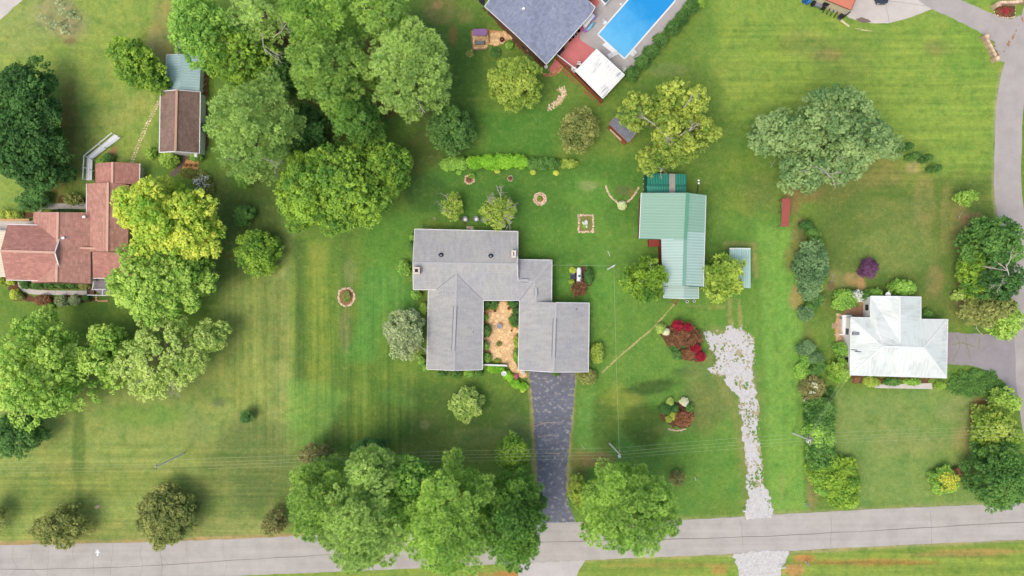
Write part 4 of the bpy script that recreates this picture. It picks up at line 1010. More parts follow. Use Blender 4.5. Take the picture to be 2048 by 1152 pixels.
# pool, deck, red terrace
sheet('pool_terrace', [(1190, 20), (1256, -90), (1400, -90), (1374, 0), (1371, 6), (1366, 12), (1262, 141), (1251, 147), (1193, 100), (1163, 82), (1159, 76), (1159.5, 68), (1164, 62), (1184, 42)], .03, M_POOLDECK)
sheet('red_terrace', [(1170, -60), (1215, -60), (1207, 18), (1187, 44), (1166, 64), (1164, 78), (1190, 100), (1152, 143), (1112, 116), (1128, 96), (1180, 30)], .022, M_REDSEAL)
sheet('red_path', [(1112, 116), (1124, 127), (1112, 140), (1101, 146), (1098, 138)], .026, M_REDSEAL)
for p, q in (((1159, 70), (1206, 20)), ((1255, 148), (1374, 0)), ((1280, 92), (1288, 84)), ((1318, 50), (1328, 54))): crack([p, ((p[0] + q[0]) / 2, (p[1] + q[1]) / 2), q], .5, None, 6, .036, plain('deck_joint', C(150, 144, 140), .9) if 'deck_joint' not in bpy.data.materials else bpy.data.materials['deck_joint'], 'terrace_joint')['kind'] = 'structure'
pool = thing('swimming_pool', 'bright blue rectangular swimming pool with white coping and steps at its lower end', 'swimming pool', (*G(1280, 40), 0))
PA, PB = Vector(G(1195.5, 69)), Vector(G(1249, 118))
ld = (Vector(G(1345, 8)) - PB).normalized() * 12.4
PC, PD = PB + ld, PA + ld
tw = NT('pool_water'); tw.rough(.06); tw.b.inputs['Specular IOR Level'].default_value = .5
vec = tw.new('TexCoord').outputs['Object']
rip = tw.noise(vec, 1.8, 4, .6)
dep = tw.new('SeparateXYZ'); tw.l(tw.mapping(vec, (1, 1, 1), (0, 0, -math.atan2(ld.y, ld.x))), dep.inputs[0])
fd = tw.math('ADD', tw.math('MULTIPLY', dep.outputs[0], -.11), tw.math('MULTIPLY', tw.noise(vec, .35, 5, .65), .9))
tw.base(tw.mix(tw.ramp(fd, [(.2, gray(0)), (1.0, gray(1))]), C(36, 150, 214), C(104, 190, 232))); tw.bump(rip, .12, .05)
MB().poly([(*p, -.0 + .042) for p in (PA, PB, PC, PD)]).build('water', tw.m, pool)
for p, q in ((PA, PB), (PB, PC), (PC, PD), (PD, PA)): MB().bar((*p, .1), (*q, .1), .22, .1).build('coping', M_WHITE, pool)
MB().prism([G(1204, 90), G(1212, 84.5), G(1237, 106), G(1231, 111)], .03, .13).build('step_unit', M_WHITE, pool)

# white pavilion
pv = thing('pool_pavilion', 'pool pavilion with streaky white metal roof by the red terrace', 'pavilion', (*G(1200, 148), 0))
fv = [[(1193, 98.7, 2.9), (1249, 149.6, 2.9), (1205.4, 196.6, 2.5), (1151.5, 142, 2.5)]]
WS = metal_sheet('streaky_white', C(236, 236, 228), C(226, 228, 222), .5, C(150, 156, 164), .50)
rv = make_roof(pv, fv, WS, .1); ribs(rv, fv, WS, .5, .06, .04)
trim(pv, [(fv[0][0], fv[0][1]), (fv[0][1], fv[0][2]), (fv[0][2], fv[0][3]), (fv[0][3], fv[0][0])], M_TRIM, 'edge_trim', .14, .16)
make_walls(pv, [fv[0][0], fv[0][1], fv[0][2], fv[0][3]], M_REDWOOD, .3)

# red board fence along the terrace
rfn = thing('red_board_fence', 'red stained board fence running below the red terrace and pavilion', 'fence', (*G(1160, 160), 0))
a, b = Vector((*G(1113, 119), 0)), Vector((*G(1203, 207), 0)); n = 26; d = (b - a) / n; ang = math.atan2(d.y, d.x)
for k in range(n):
    c = a + d * (k + .5); MB().box((c.x, c.y, .8), (d.length * .95, .03, 1.5 + .04 * (k % 3)), ang).build('board', M_REDWOOD, rfn)
for z in (.3, 1.5): MB().bar(tuple(a + Vector((-.05, -.05, z))), tuple(b + Vector((-.05, -.05, z))), .1, .1).build('rail', M_REDWOOD, rfn)
MB().bar((*G(1113, 116), 1.75), (*G(1152, 146), 1.75), .12, .08).build('white_cap_rail', M_WHITE, rfn)
for k in range(0, n + 1, 5):
    c = a + d * k; MB().box((c.x, c.y, .9), (.14, .14, 1.8), ang).build('post', M_REDWOOD, rfn)
loose_sheet('clay_strip', strip_poly([(1110, 124), (1160, 174), (1202, 212)], 7), .008, plain('clay_soil', C(150, 104, 72), .95, .25, 5), .18, 3, None, 48)

# garden shed under the yellow tree
gs = thing('garden_shed', 'small garden shed with dark grey shingle roof peeping from under the yellow tree', 'shed', (*G(1250, 256), 0))
s1, s2, s3, s4 = (1217.7, 247.3, 2.7), (1256.4, 285.5, 2.7), (1285, 254, 2.7), (1246.4, 215.8, 2.7)
m1, m2 = (1232, 231.5, 3.1), (1270.6, 269.6, 3.1)
fs = [[s1, s2, m2, m1], [m1, m2, s3, s4]]
rs_ = make_roof(gs, fs, shingle('shed_shingle', C(116, 118, 128), C(126, 126, 134), contrast=.14, tab=(.3, .24))); ridge_caps(rs_, [(m1, m2)], plain('shed_ridge', C(130, 130, 138), .9), .25, .03)
make_walls(gs, [s1, s2, m2, s3, s4, m1], M_REDWOOD, .2)
trim(gs, [(s1, s2), (s1, m1), (m1, s4), (s2, m2), (m2, s3)], M_WOOD, 'fascia', .09, .12)
MB().prism([G(*p) for p in ((1214, 256), (1219, 252), (1253, 286), (1248, 291))], 0, .25).build('porch_floor', M_REDWOOD, gs)
ra0, ra1 = Vector((*G(1219, 261), 0)), Vector((*G(1241, 282), 0))
for z in (.35, 1.0): MB().bar(tuple(ra0 + Vector((0, 0, z))), tuple(ra1 + Vector((0, 0, z))), .1, .08).build('porch_rail', plain('pale_rail', C(226, 206, 178), .8) if 'pale_rail' not in bpy.data.materials else bpy.data.materials['pale_rail'], gs)
for k in range(9):
    c = ra0.lerp(ra1, k / 8); MB().box((c.x, c.y, .66), (.07, .07, .68)).build('baluster', bpy.data.materials['pale_rail'], gs)

# house with orange roof at the top edge
oh = thing('orange_roofed_house', 'house with orange tile coloured metal roof and cream wall cut off by the top edge', 'house', (*G(1660, -20), 0))
o1, o2, o3, o4 = (1640, -5, 2.9), (1702.2, 20.4, 2.9), (1728, -42, 2.9), (1666, -68, 2.9)
r1_, r2__ = (1653, -37, 3.9), (1715, -11, 3.9)
fo = [[o1, o2, r2__, r1_], [r1_, r2__, o3, o4]]
ORG = metal_sheet('orange_roof', C(196, 116, 88), C(204, 124, 96), .6)
ro = make_roof(oh, fo, ORG); ribs(ro, fo, plain('orange_rib', C(206, 130, 102), .6), .5, .07, .04)
_, LO = make_walls(oh, [o1, o2, r2__, o3, o4, r1_], M_CREAM, .15)
trim(oh, [(o1, o2), (o2, r2__)], plain('rust_edge', C(130, 78, 60), .7), 'edge_trim', .1, .12)
x, y, z = A(1700.5, 21, 2.7); MB().box((x, y - .2, 1.35), (.14, .14, 2.7)).build('corner_post', M_BLACK, oh)
for i in range(len(LO)):
    a, b = Vector(LO[i][:2]), Vector(LO[(i + 1) % len(LO)][:2]); l = (a - b).length
    if l > 3: on_wall(LO, i, .3, 1.5, 1.0, 1.1, oh, M_WOOD, M_GLASS)
# red firewood shelter
fsx = thing('firewood_shelter', 'narrow red roofed firewood shelter at the edge of the dirt patch', 'shelter', (*G(1571, 425), 0))
ff = [[(1564.6, 397.4, 2.0), (1581, 396.6, 2.3), (1578, 453.4, 2.3), (1562.4, 452.6, 2.0)]]
rfw = make_roof(fsx, ff, metal_sheet('brick_red_sheet', C(154, 74, 64), C(164, 84, 72), .6), .07); ribs(rfw, ff, plain('red_rib', C(168, 90, 78), .6), .4, .05, .04)
for p in ((1566, 399, 2.0), (1579.6, 398.6, 2.2), (1577, 451, 2.2), (1564, 450.6, 2.0), (1565, 424, 2.0)):
    x, y, z = A(*p); MB().box((x, y, z / 2), (.12, .12, z)).build('post', M_WOOD, fsx)
for k in range(9):
    x, y = G(1563.5, 402 + k * 2.4); MB().tube((x, y, .25 + .2 * (k % 3)), (x + .9, y, .25 + .2 * (k % 3)), .09, .09, 7).build('log', M_WOOD, fsx)
MB().box((*G(1561.5, 414), .9), (.12, 1.4, .7)).build('white_panel', M_WHITE, fsx)
# ------------------------------------------------------------------ plants
def LM(name, d, l, tr=.17, k=1.45): return leafmat(name, C(*d, k=k), C(*l, k=k), tr)
LK = 1.0
PAL = {
 'pine_olive': LM('pine_olive_needles', (98, 132, 64), (180, 204, 112), .22, 1.65),
 'pine_bright': LM('pine_bright_needles', (92, 132, 56), (172, 200, 96), .22, 1.7),
 'pine_mid': LM('pine_mid_needles', (84, 124, 58), (166, 194, 92), .2, 1.6),
 'pine_dark': LM('pine_dark_needles', (64, 106, 48), (134, 174, 76), .2, 1.5),
 'dark': LM('dark_leaves', (44, 80, 40), (94, 136, 64)),
 'evergreen': LM('evergreen_leaves', (58, 98, 48), (112, 152, 76)),
 'magnolia': LM('glossy_leaves', (50, 88, 40), (108, 146, 70)),
 'maple_dark': LM('deep_green_leaves', (62, 112, 44), (160, 190, 66)),
 'green': LM('green_leaves', (88, 136, 56), (166, 204, 88)),
 'yellow': LM('yellow_green_leaves', (110, 158, 50), (204, 222, 84), .2, 1.65),
 'lime': LM('lime_leaves', (104, 152, 52), (184, 208, 98)),
 'pale': LM('pale_leaves', (120, 156, 66), (200, 214, 120)),
 'gold': LM('golden_oak_leaves', (80, 118, 46), (184, 194, 82)),
 'willow': LM('willow_green_leaves', (104, 138, 48), (178, 192, 86)),
 'olive': LM('olive_leaves', (92, 108, 54), (170, 172, 96)),
 'myrtle': LM('crape_leaves', (82, 104, 50), (166, 168, 94)),
 'greygreen': LM('grey_green_leaves', (108, 128, 84), (190, 200, 146)),
 'silver': LM('silver_leaves', (82, 122, 70), (164, 188, 118), .22, 1.35),
 'blue': LM('blue_green_leaves', (72, 108, 66), (138, 168, 112)),
 'hedge': LM('hedge_leaves', (54, 98, 44), (118, 158, 74)),
 'vivid': LM('vivid_leaves', (92, 152, 36), (160, 208, 66)),
 'feather': LM('feathery_leaves', (100, 140, 48), (190, 206, 96)),
 'red': LM('crimson_leaves', (124, 36, 48), (192, 52, 74)),
 'bronzegreen': LM('bronze_green_leaves', (98, 108, 58), (162, 154, 96)),
 'brownred': LM('bronze_leaves', (104, 82, 56), (160, 114, 84)),
 'rust': LM('russet_leaves', (116, 84, 56), (184, 132, 96)),
 'purple': LM('purple_leaves', (80, 48, 74), (126, 88, 118)),
 'cream': LM('cream_blossom', (206, 206, 150), (244, 240, 206)),
 'whitef': LM('white_blossom', (226, 222, 214), (250, 248, 240), .15),
 'yellowf': LM('yellow_blossom', (196, 176, 40), (240, 220, 90), .15),
 'pinkf': LM('pink_blossom', (190, 80, 120), (236, 140, 170), .15),
 'chart': LM('chartreuse_leaves', (150, 176, 40), (226, 236, 110)),
}
M_BARK = plain('bark', C(124, 108, 92), .95, .3, 6)
M_PALEBARK = plain('pale_dead_wood', C(192, 184, 172), .9, .2, 6)

def diamonds(p, t, b, L, W):
    t = t * (L / 2)[:, None]; b = b * (W / 2)[:, None]
    return np.stack([p - t, p + b, p + t, p - b], 1)

def unit(v): return v / (np.linalg.norm(v, axis=-1, keepdims=True) + 1e-9)

def leaves_on(r, c, lr, tone, n, K):
    """n leaf diamonds over the upper side of each small puff of foliage at c"""
    m = len(c)
    idx = np.repeat(np.arange(m), n)
    d = unit(r.normal(size=(m * n, 3)) + np.array([0, 0, K.get('up', .55)]))
    if K['mode'] == 'tuft':
        t = unit(d + r.normal(size=d.shape) * .2 + np.array([0, 0, .2]))
        b = unit(np.cross(t, r.normal(size=t.shape) * .28 + np.array([0, 0, 1.0])))
        L = lr[idx] * K['L'] * (.7 + .5 * r.rand(m * n)); W = lr[idx] * K['W'] * (.7 + .6 * r.rand(m * n))
        p = c[idx] + t * (lr[idx] * K.get('mid', .62))[:, None]
    else:
        p = c[idx] + d * (lr[idx] * (r.rand(m * n) ** .4 * .55 + .5))[:, None] * np.array([1, 1, .8])
        nrm = unit(d * .8 + np.array([0, 0, .55]) + r.normal(size=d.shape) * .42)
        t = unit(np.cross(nrm, r.normal(size=d.shape)))
        b = np.cross(nrm, t)
        L = K['L'] * (.6 + .8 * r.rand(m * n)); W = K['W'] * (.6 + .8 * r.rand(m * n))
    return diamonds(p, t, b, L, W), np.clip(tone[idx] + r.normal(size=m * n) * .14, 0, 1)

# lr: radius of a bough, pr: radius of a puff of leaves on it, cov: how much of a bough its puffs cover, n: leaves in a puff
KINDS = {
 'pine':  dict(mode='tuft', lr=1.75, pr=.54, L=.85, W=.16, cov=.56, n=60, irr=.14, layer=.85, zj=.5, mid=.66),
 'pine_loose': dict(mode='tuft', lr=1.6, pr=.52, L=.85, W=.18, cov=.46, n=52, irr=.24, layer=.72, zj=.7, mid=.66),
 'broad': dict(mode='leaf', lr=1.5, pr=.42, L=.36, W=.25, cov=.62, n=24, irr=.18, layer=.85, zj=.5),
 'big':   dict(mode='leaf', lr=1.9, pr=.5, L=.42, W=.3, cov=.56, n=24, irr=.26, layer=.8, zj=.6),
 'fine':  dict(mode='leaf', lr=.9, pr=.3, L=.25, W=.17, cov=.7, n=22, irr=.13, layer=.9, zj=.45),
 'sparse': dict(mode='leaf', lr=1.1, pr=.34, L=.32, W=.2, cov=.42, n=18, irr=.3, layer=.6, zj=.6),
 'thin':  dict(mode='leaf', lr=.7, pr=.26, L=.24, W=.15, cov=.5, n=16, irr=.24, layer=.6, zj=.6),
 'feather': dict(mode='tuft', lr=1.2, pr=.5, L=1.3, W=.34, cov=.6, n=26, irr=.16, layer=.9, zj=.5),
 'shrub': dict(mode='leaf', lr=.5, pr=.2, L=.18, W=.12, cov=.85, n=18, irr=.1, layer=1.0, zj=.35),
 'shaggy': dict(mode='tuft', lr=.6, pr=.3, L=1.3, W=.36, cov=.8, n=18, irr=.18, layer=1.0, zj=.4),
 'clipped': dict(mode='leaf', lr=.36, pr=.17, L=.16, W=.11, cov=1.1, n=18, irr=.03, layer=1.2, zj=.12),
}
STAT = {'quads': 0}

def crown_data(r, rx, ry, zb, zt, K, dens=1.0, rot=0.0, holes=()):
    """crown about the origin: boughs over a dome with an uneven outline, a ring of lower boughs, puffs on every bough, leaves on every puff"""
    lr0 = min(K['lr'], .44 * min(rx, ry)); pr0 = min(K['pr'], .5 * lr0)
    n = max(5, int(math.pi * rx * ry / (math.pi * (lr0 * .72) ** 2) * K['layer'] * min(1.3, dens)))
    n2 = max(4, int(1.3 * math.pi * (rx + ry) / 2 * 2 / (lr0 * 1.5) * min(1.2, dens)))
    ph = r.rand(6) * 6.28; am = np.array([.5, .35, .3, .22, .18, .15]) * K['irr']
    def outline(t): return 1 + sum(am[k] * np.sin((k + 2) * t + ph[k]) for k in range(6))
    i = np.arange(n)
    rad = np.sqrt((i + .5) / n); th = i * 2.399963 + r.rand() * 6.28
    rad = np.clip(rad + r.normal(size=n) * .05, 0, 1); th = th + r.normal(size=n) * .14
    inner = 1 - lr0 * .75 / min(rx, ry)
    R = rad * outline(th) * inner
    x, y = R * rx * np.cos(th), R * ry * np.sin(th)
    dome = np.sqrt(np.clip(1 - (rad * .93) ** 2, 0, 1))
    z = zb + (zt - zb - lr0 * .7) * (.22 + .78 * dome) + r.normal(size=n) * lr0 * K['zj']
    lr = lr0 * (.55 + .65 * r.rand(n))
    th2 = r.rand(n2) * 6.28; r2 = (.5 + .46 * r.rand(n2)) * outline(th2) * inner
    x = np.concatenate([x, r2 * rx * np.cos(th2)]); y = np.concatenate([y, r2 * ry * np.sin(th2)])
    z = np.concatenate([z, zb + (zt - zb) * (.05 + .35 * r.rand(n2))]); lr = np.concatenate([lr, lr0 * (.7 + .4 * r.rand(n2))])
    c = np.stack([x, y, z], -1)
    if rot:
        cr, sr = math.cos(rot), math.sin(rot)
        c = np.stack([x * cr - y * sr, x * sr + y * cr, z], -1)
    keep = np.ones(len(c), bool)
    for hx, hy, hr in holes: keep &= (c[:, 0] - hx) ** 2 + (c[:, 1] - hy) ** 2 > hr * hr
    c, lr = c[keep], lr[keep]
    low = vnoise(c[:, 0], c[:, 1], max(rx, ry) * .45, r.randint(9999))
    tone = np.clip(.5 + (low - .5) * .7 + r.normal(size=len(c)) * .15, 0, 1)
    per = max(4, int(2.4 * (lr0 / pr0) ** 2 * K['cov'] * max(.7, min(1.5, dens))))
    idx = np.repeat(np.arange(len(c)), per)
    k_ = np.tile(np.arange(per), len(c)); zz = 1 - (k_ + .5) / per * 1.25
    az = k_ * 2.399963 + np.repeat(r.rand(len(c)) * 6.28, per); rr_ = np.sqrt(np.clip(1 - zz * zz, 0, 1))
    d = unit(np.stack([rr_ * np.cos(az), rr_ * np.sin(az), zz], -1) + r.normal(size=(len(idx), 3)) * .13)
    pc = c[idx] + d * (lr[idx] * (.72 + .36 * r.rand(len(idx))))[:, None] * np.array([1, 1, .8])
    pl = pr0 * (.65 + .7 * r.rand(len(idx)))
    q, t = leaves_on(r, pc, pl, np.clip(tone[idx] + r.normal(size=len(idx)) * .18, 0, 1), K['n'], K)
    STAT['quads'] += len(q)
    return q, t, c, lr

def limbs(mb, r, base, zf, c, count, r0, wob=.12):
    """tapered trunk from the ground and limbs out to some of the lobes"""
    x, y = base
    top = Vector((x + r.normal() * .2, y + r.normal() * .2, zf))
    mb.path([(x, y, -.1), (x + r.normal() * .05, y + r.normal() * .05, zf * .45), tuple(top)], [r0 * 1.25, r0, r0 * .72], 7)
    order = r.permutation(len(c))[:count]
    for i in order:
        e = Vector(c[i]) + Vector((x, y, 0)); s = Vector((x, y, 0)).lerp(top, .62 + .38 * r.rand()); s.z = zf * (.6 + .4 * r.rand())
        m = s.lerp(e, .5) + Vector((r.normal(), r.normal(), abs(r.normal()))) * (e - s).length * wob
        mb.path([tuple(s), tuple(m), tuple(e)], [r0 * .5, r0 * .3, r0 * .1], 5)

def twigs(mb, r, p, d, l, rad, depth):
    e = p + d * l
    mid = p.lerp(e, .5) + Vector(r.normal(size=3)) * l * .07
    mb.path([tuple(p), tuple(mid), tuple(e)], [rad, rad * .8, rad * .6], 4)
    if depth:
        for _ in range(2 + (r.rand() < .6)):
            nd = (d + Vector(r.normal(size=3)) * .55); nd.normalize()
            twigs(mb, r, p.lerp(e, .45 + .5 * r.rand()), nd, l * (.5 + .25 * r.rand()), rad * .58, depth - 1)

SEED = [100]
def plant(name, label, cat, px, py, rx, ry, h, kind, mat, group=None, zb=None, dens=1.0, rot=0, holes=(), bare=None, bloom=None, extra=(), zc=None, seed=None, trunk=None):
    """px, py: middle of the crown as the photo shows it; rx, ry in photo pixels; h: height of the crown top in metres.
    extra: further boughs (dx, dy, rx, ry, z0, z1) of the same crown in pixels from its middle"""
    SEED[0] += 1
    r = np.random.RandomState(seed or SEED[0])
    K = KINDS[kind]
    zb = h * .38 if zb is None else zb
    zm = zb + (h - zb) * .6 if zc is None else zc
    k = (H - zm) / H * S
    x, y, _ = A(px, py, zm)
    t = thing(name, label, cat, (x, y, 0), group)
    qs, ts, cs = [], [], []
    lobes_ = [(0, 0, rx, ry, zb, h)] + list(extra)
    for (dx, dy, ax, ay, z0, z1) in lobes_:
        if ax <= 0: continue
        q, tn, c, lr = crown_data(r, ax * k, ay * k, z0, z1, K, dens, math.radians(-rot), [(a * k, -b * k, cr * k) for a, b, cr in holes])
        o = np.array([dx * k, -dy * k, 0])
        qs.append(q + o); ts.append(tn); cs.append(c + o)
    Q, T, Cc = np.concatenate(qs), np.concatenate(ts), np.concatenate(cs)
    if zb > .8 or h > 4:
        mb = MB()
        r0 = trunk or max(.06, .016 * h + .008 * max(rx, ry) * k)
        zf = zb + (h - zb) * .35
        limbs(mb, r, (0, 0), zf, Cc, int(min(22, 6 + len(Cc) / 14)), r0)
        o = Vector((x, y, 0)); mb.v = [tuple(Vector(v) + o) for v in mb.v]
        mb.build('trunk', M_BARK, t)
    else:
        mb = MB()
        for _ in range(4):
            a = r.rand() * 6.28; e = Cc[r.randint(len(Cc))]
            mb.path([(x + math.cos(a) * .08, y + math.sin(a) * .08, -.05), (x + e[0] * .8, y + e[1] * .8, max(.1, e[2] * .9))], [.04, .015], 4)
        mb.build('stem', M_BARK, t)
    link('crown' if h > 2.6 else 'foliage', quads_mesh(name, Q, T), PAL[mat], t)
    if bare:
        for (bx, by, bz, dx, dy, dz, l, rad, dep) in bare:
            mb = MB()
            twigs(mb, r, Vector((x + bx * k, y - by * k, bz)), Vector((dx, -dy, dz)).normalized(), l, rad, dep)
            mb.build('bare_branch', M_PALEBARK, t)
    if bloom:
        bm, share = bloom
        n = max(6, int(len(Q) * share))
        top = np.argsort(-Q[:, 0, 2])[:max(n * 3, 10)]
        sel = r.permutation(top)[:n]
        q = Q[sel].copy(); c = q.mean(1, keepdims=True); q = c + (q - c) * 1.25 + np.array([0, 0, .06])
        b = link('blossom', quads_mesh('blossom', q, r.rand(len(q))), PAL[bm], t); b['kind'] = 'stuff'
    return t

P = plant
# ---- big trees, north west
P('dark_tree', 'huge dark green tree cut off by the photo edge above the red house', 'tree', 48, 258, 76, 150, 10.5, 'broad', 'dark', zb=1.5, dens=1.5)
P('green_tree', 'leaning deep green tree alone on the yellowish lawn beside the teal annex', 'tree', 268, 124, 52, 52, 8.5, 'broad', 'maple_dark', zb=2.6, extra=[(-28, -34, 30, 24, 2.5, 7), (30, 30, 28, 24, 2.5, 6.5)])
P('broadleaf_tree', 'bright broadleaf tree reaching over the roof of the teal annex', 'tree', 402, 58, 66, 84, 13, 'broad', 'green', zb=4, dens=1.2)
P('broadleaf_tree', 'shady broadleaf tree between the teal annex and the pines', 'tree', 478, 112, 72, 62, 12, 'broad', 'maple_dark', zb=3.5)
P('pine_tree', 'grey limbed pine at the top edge beside the bright broadleaf tree', 'pine tree', 515, 18, 56, 62, 18, 'pine_loose', 'pine_olive', zb=8, bare=[(20, 40, 11, .4, -.3, .2, 3, .09, 3), (-20, 50, 10, -.6, .4, .1, 3, .08, 3), (0, 40, 12, .2, .8, .1, 3.2, .09, 3)])
P('pine_tree', 'tall pale olive pine standing east of the brown barn', 'pine tree', 505, 252, 90, 112, 19, 'pine_loose', 'pine_olive', zb=6, dens=1.25, bare=[(-10, 30, 14, -.5, .3, .2, 2.5, .08, 3), (10, 60, 13, .6, .2, .2, 2.4, .08, 3)])
P('pine_tree', 'yellow green pine at the top edge in the middle of the pine stand', 'pine tree', 634, 28, 76, 78, 20, 'pine', 'pine_bright', zb=7, dens=1.25)
P('pine_tree', 'tufted green pine in the heart of the pine stand', 'pine tree', 654, 138, 84, 84, 19, 'pine', 'pine_mid', zb=6, dens=1.25)
P('pine_tree', 'small dark tufted pine over the deep green maple', 'pine tree', 708, 236, 62, 56, 15, 'pine', 'pine_dark', zb=4, dens=1.2)
P('pine_tree', 'round pale pine nearest the pool lawn', 'pine tree', 814, 134, 88, 102, 18, 'pine', 'pine_olive', zb=6, dens=1.25, bare=[(20, 60, 12, .3, .8, .1, 1.4, .1, 2)])
P('pine_tree', 'olive pine cut by the top edge above the round pale pine', 'pine tree', 756, 18, 78, 60, 19, 'pine_loose', 'pine_mid', zb=9)
P('understory_tree', 'dark understory tree in the shade of the pine stand', 'tree', 600, 258, 56, 62, 8, 'broad', 'dark', zb=2)
P('understory_tree', 'dark thicket tree between the shady broadleaf and the pale olive pine', 'tree', 560, 140, 36, 60, 7, 'broad', 'dark', zb=1.5, dens=.8)
P('maple_tree', 'broad deep green maple below the pine stand', 'tree', 674, 374, 126, 98, 13, 'broad', 'maple_dark', zb=3.5, dens=1.2, extra=[(90, -50, 50, 52, 3, 9), (-80, 30, 50, 56, 3, 9)])
P('magnolia_tree', 'glossy dark magnolia at the end of the vine covered hedge', 'tree', 902, 258, 46, 54, 7.5, 'fine', 'magnolia', zb=1.2)
# ---- west side
P('yellow_tree', 'brilliant yellow green maple overhanging the red house', 'tree', 322, 436, 98, 88, 13.5, 'big', 'yellow', zb=4.5, dens=1.2, extra=[(-70, -30, 44, 40, 5, 10.5), (64, 16, 52, 62, 5, 11.5)])
P('lime_tree', 'fresh green maple just below the brilliant yellow green one', 'tree', 308, 574, 100, 82, 12, 'broad', 'lime', zb=3.5, extra=[(54, -26, 50, 46, 4, 10)])
P('thin_tree', 'thin crowned pale tree with see through branches below the fresh green maple', 'tree', 322, 706, 112, 80, 10, 'sparse', 'pale', zb=3, dens=.95, bare=[(-20, 40, 6, -.5, .5, .3, 2.4, .06, 3), (10, 40, 6, .3, .7, .3, 2.4, .06, 3), (-40, 20, 6, -.8, .2, .2, 2, .06, 3)], extra=[(-40, 66, 60, 34, 3, 6.5), (86, -30, 36, 40, 3, 8)])
P('lime_tree', 'wide light green tree at the edge of the photo below the red house', 'tree', 70, 745, 102, 118, 13, 'big', 'lime', zb=4, extra=[(110, -30, 56, 70, 2.5, 8)])
P('evergreen_tree', 'dark blue green evergreen under the wide light green tree', 'tree', 26, 872, 58, 46, 8, 'fine', 'evergreen', zb=1.5)
P('crape_myrtle', 'round olive crape myrtle standing close to the kerb of the main road', 'tree', 328, 1034, 58, 66, 6, 'fine', 'myrtle', zb=.8, dens=1.3, group='crape myrtles along the main road')
P('crape_myrtle', 'loose olive crape myrtle near the arrow marking on the main road', 'tree', 118, 1056, 52, 46, 5.5, 'thin', 'olive', zb=.8, dens=1.9, group='crape myrtles along the main road')
P('crape_myrtle', 'sliver of a crape myrtle at the photo edge by the main road', 'tree', -22, 1040, 26, 40, 5, 'thin', 'olive', zb=1.2, group='crape myrtles along the main road')
P('crape_myrtle', 'small bronze crape myrtle peeping out behind the roadside pines', 'tree', 546, 1046, 24, 32, 5, 'thin', 'bronzegreen', zb=1.2, dens=1.3, group='crape myrtles along the main road')
P('sapling', 'tiny dark green sapling alone on the mown front lawn', 'tree', 492, 834, 13, 13, 2.8, 'shrub', 'evergreen', zb=.5)
P('round_shrub', 'clipped dark green ball shrub near the yellow green maple', 'shrub', 485, 431, 23, 23, 3.4, 'shrub', 'hedge', zb=.2)
P('crape_tree', 'round mid green small tree on the lawn below the ball shrub', 'tree', 514, 503, 49, 48, 5.5, 'fine', 'maple_dark', zb=.9)
P('shrub', 'light green shrub beside the brown barn gable', 'shrub', 336, 318, 20, 18, 2.6, 'shrub', 'lime', zb=.1)
P('shrub', 'light green sprig on the lawn by the stepping path', 'shrub', 300, 306, 12, 14, 1.4, 'shrub', 'lime', zb=.1, dens=.6)
P('shrub', 'green shrub at the east corner of the brown barn gable', 'shrub', 392, 313, 14, 9, 1.8, 'shrub', 'green', zb=.1)
P('shrub', 'dark shrub against the east wall of the brown barn', 'shrub', 411, 256, 9, 10, 2, 'shrub', 'dark', zb=.1)
P('shrub', 'rusty brown clump below the round stools', 'shrub', 377, 346, 24, 10, 1.3, 'shaggy', 'olive', zb=.05)
P('flower_clump', 'white flowering clump at the edge of the yellow green maple', 'flowers', 404, 366, 26, 20, 1.2, 'shrub', 'olive', zb=.05, bloom=('whitef', .02), rot=40)
P('shrub', 'bright bush between the pale olive pine and the deep green maple', 'shrub', 488, 350, 22, 22, 3.2, 'shrub', 'green', zb=.2)
P('shrub', 'dark shrub inside the angle of the white fence', 'shrub', 216, 315, 12, 9, 1.5, 'shrub', 'evergreen', zb=.1)
P('shrub', 'low green shrub at the foot of the white fence', 'shrub', 200, 322, 10, 5, 1.0, 'shrub', 'green', zb=.1)
P('shrub', 'dark bush where the huge dark tree meets the back walk', 'shrub', 62, 400, 40, 22, 3, 'fine', 'evergreen', zb=.3)
P('shrub', 'grey green bush overhanging the back walk of the red house', 'shrub', 144, 398, 22, 14, 2, 'shrub', 'olive', zb=.1, dens=.7)
for k, (x, m) in enumerate(((6, 'gold'), (19, 'chart'), (34, 'willow'))):
    P('shrub', ('golden shrub nearest the photo edge above the tan retaining wall', 'chartreuse middle shrub above the tan retaining wall', 'yellow green shrub farthest from the photo edge above the tan retaining wall')[k], 'shrub', x, 429, 8, 8, 1.2, 'shrub', m, zb=.05, group='shrubs above the tan retaining wall')
P('low_hedge', 'dark low hedge between the back walk and the red house', 'hedge', 130, 423, 42, 4, .8, 'clipped', 'dark', zb=.05)
for k, x in enumerate((50, 73, 98, 122, 145, 168)):
    P('box_bush', ('smallest dark clipped bush where the front walk begins to curve', 'second clipped bush from the bend of the front walk', 'third clipped bush from the bend of the front walk', 'third clipped bush from the deck steps', 'second clipped bush from the deck steps', 'browner flat clipped bush next to the deck steps')[k], 'bush', x, 569.5 + (k == 5) * 2, 13 if k else 11, 8.5, 1.3, 'clipped', 'magnolia' if k < 5 else 'olive', zb=.05, group='clipped bushes under the red house eaves')
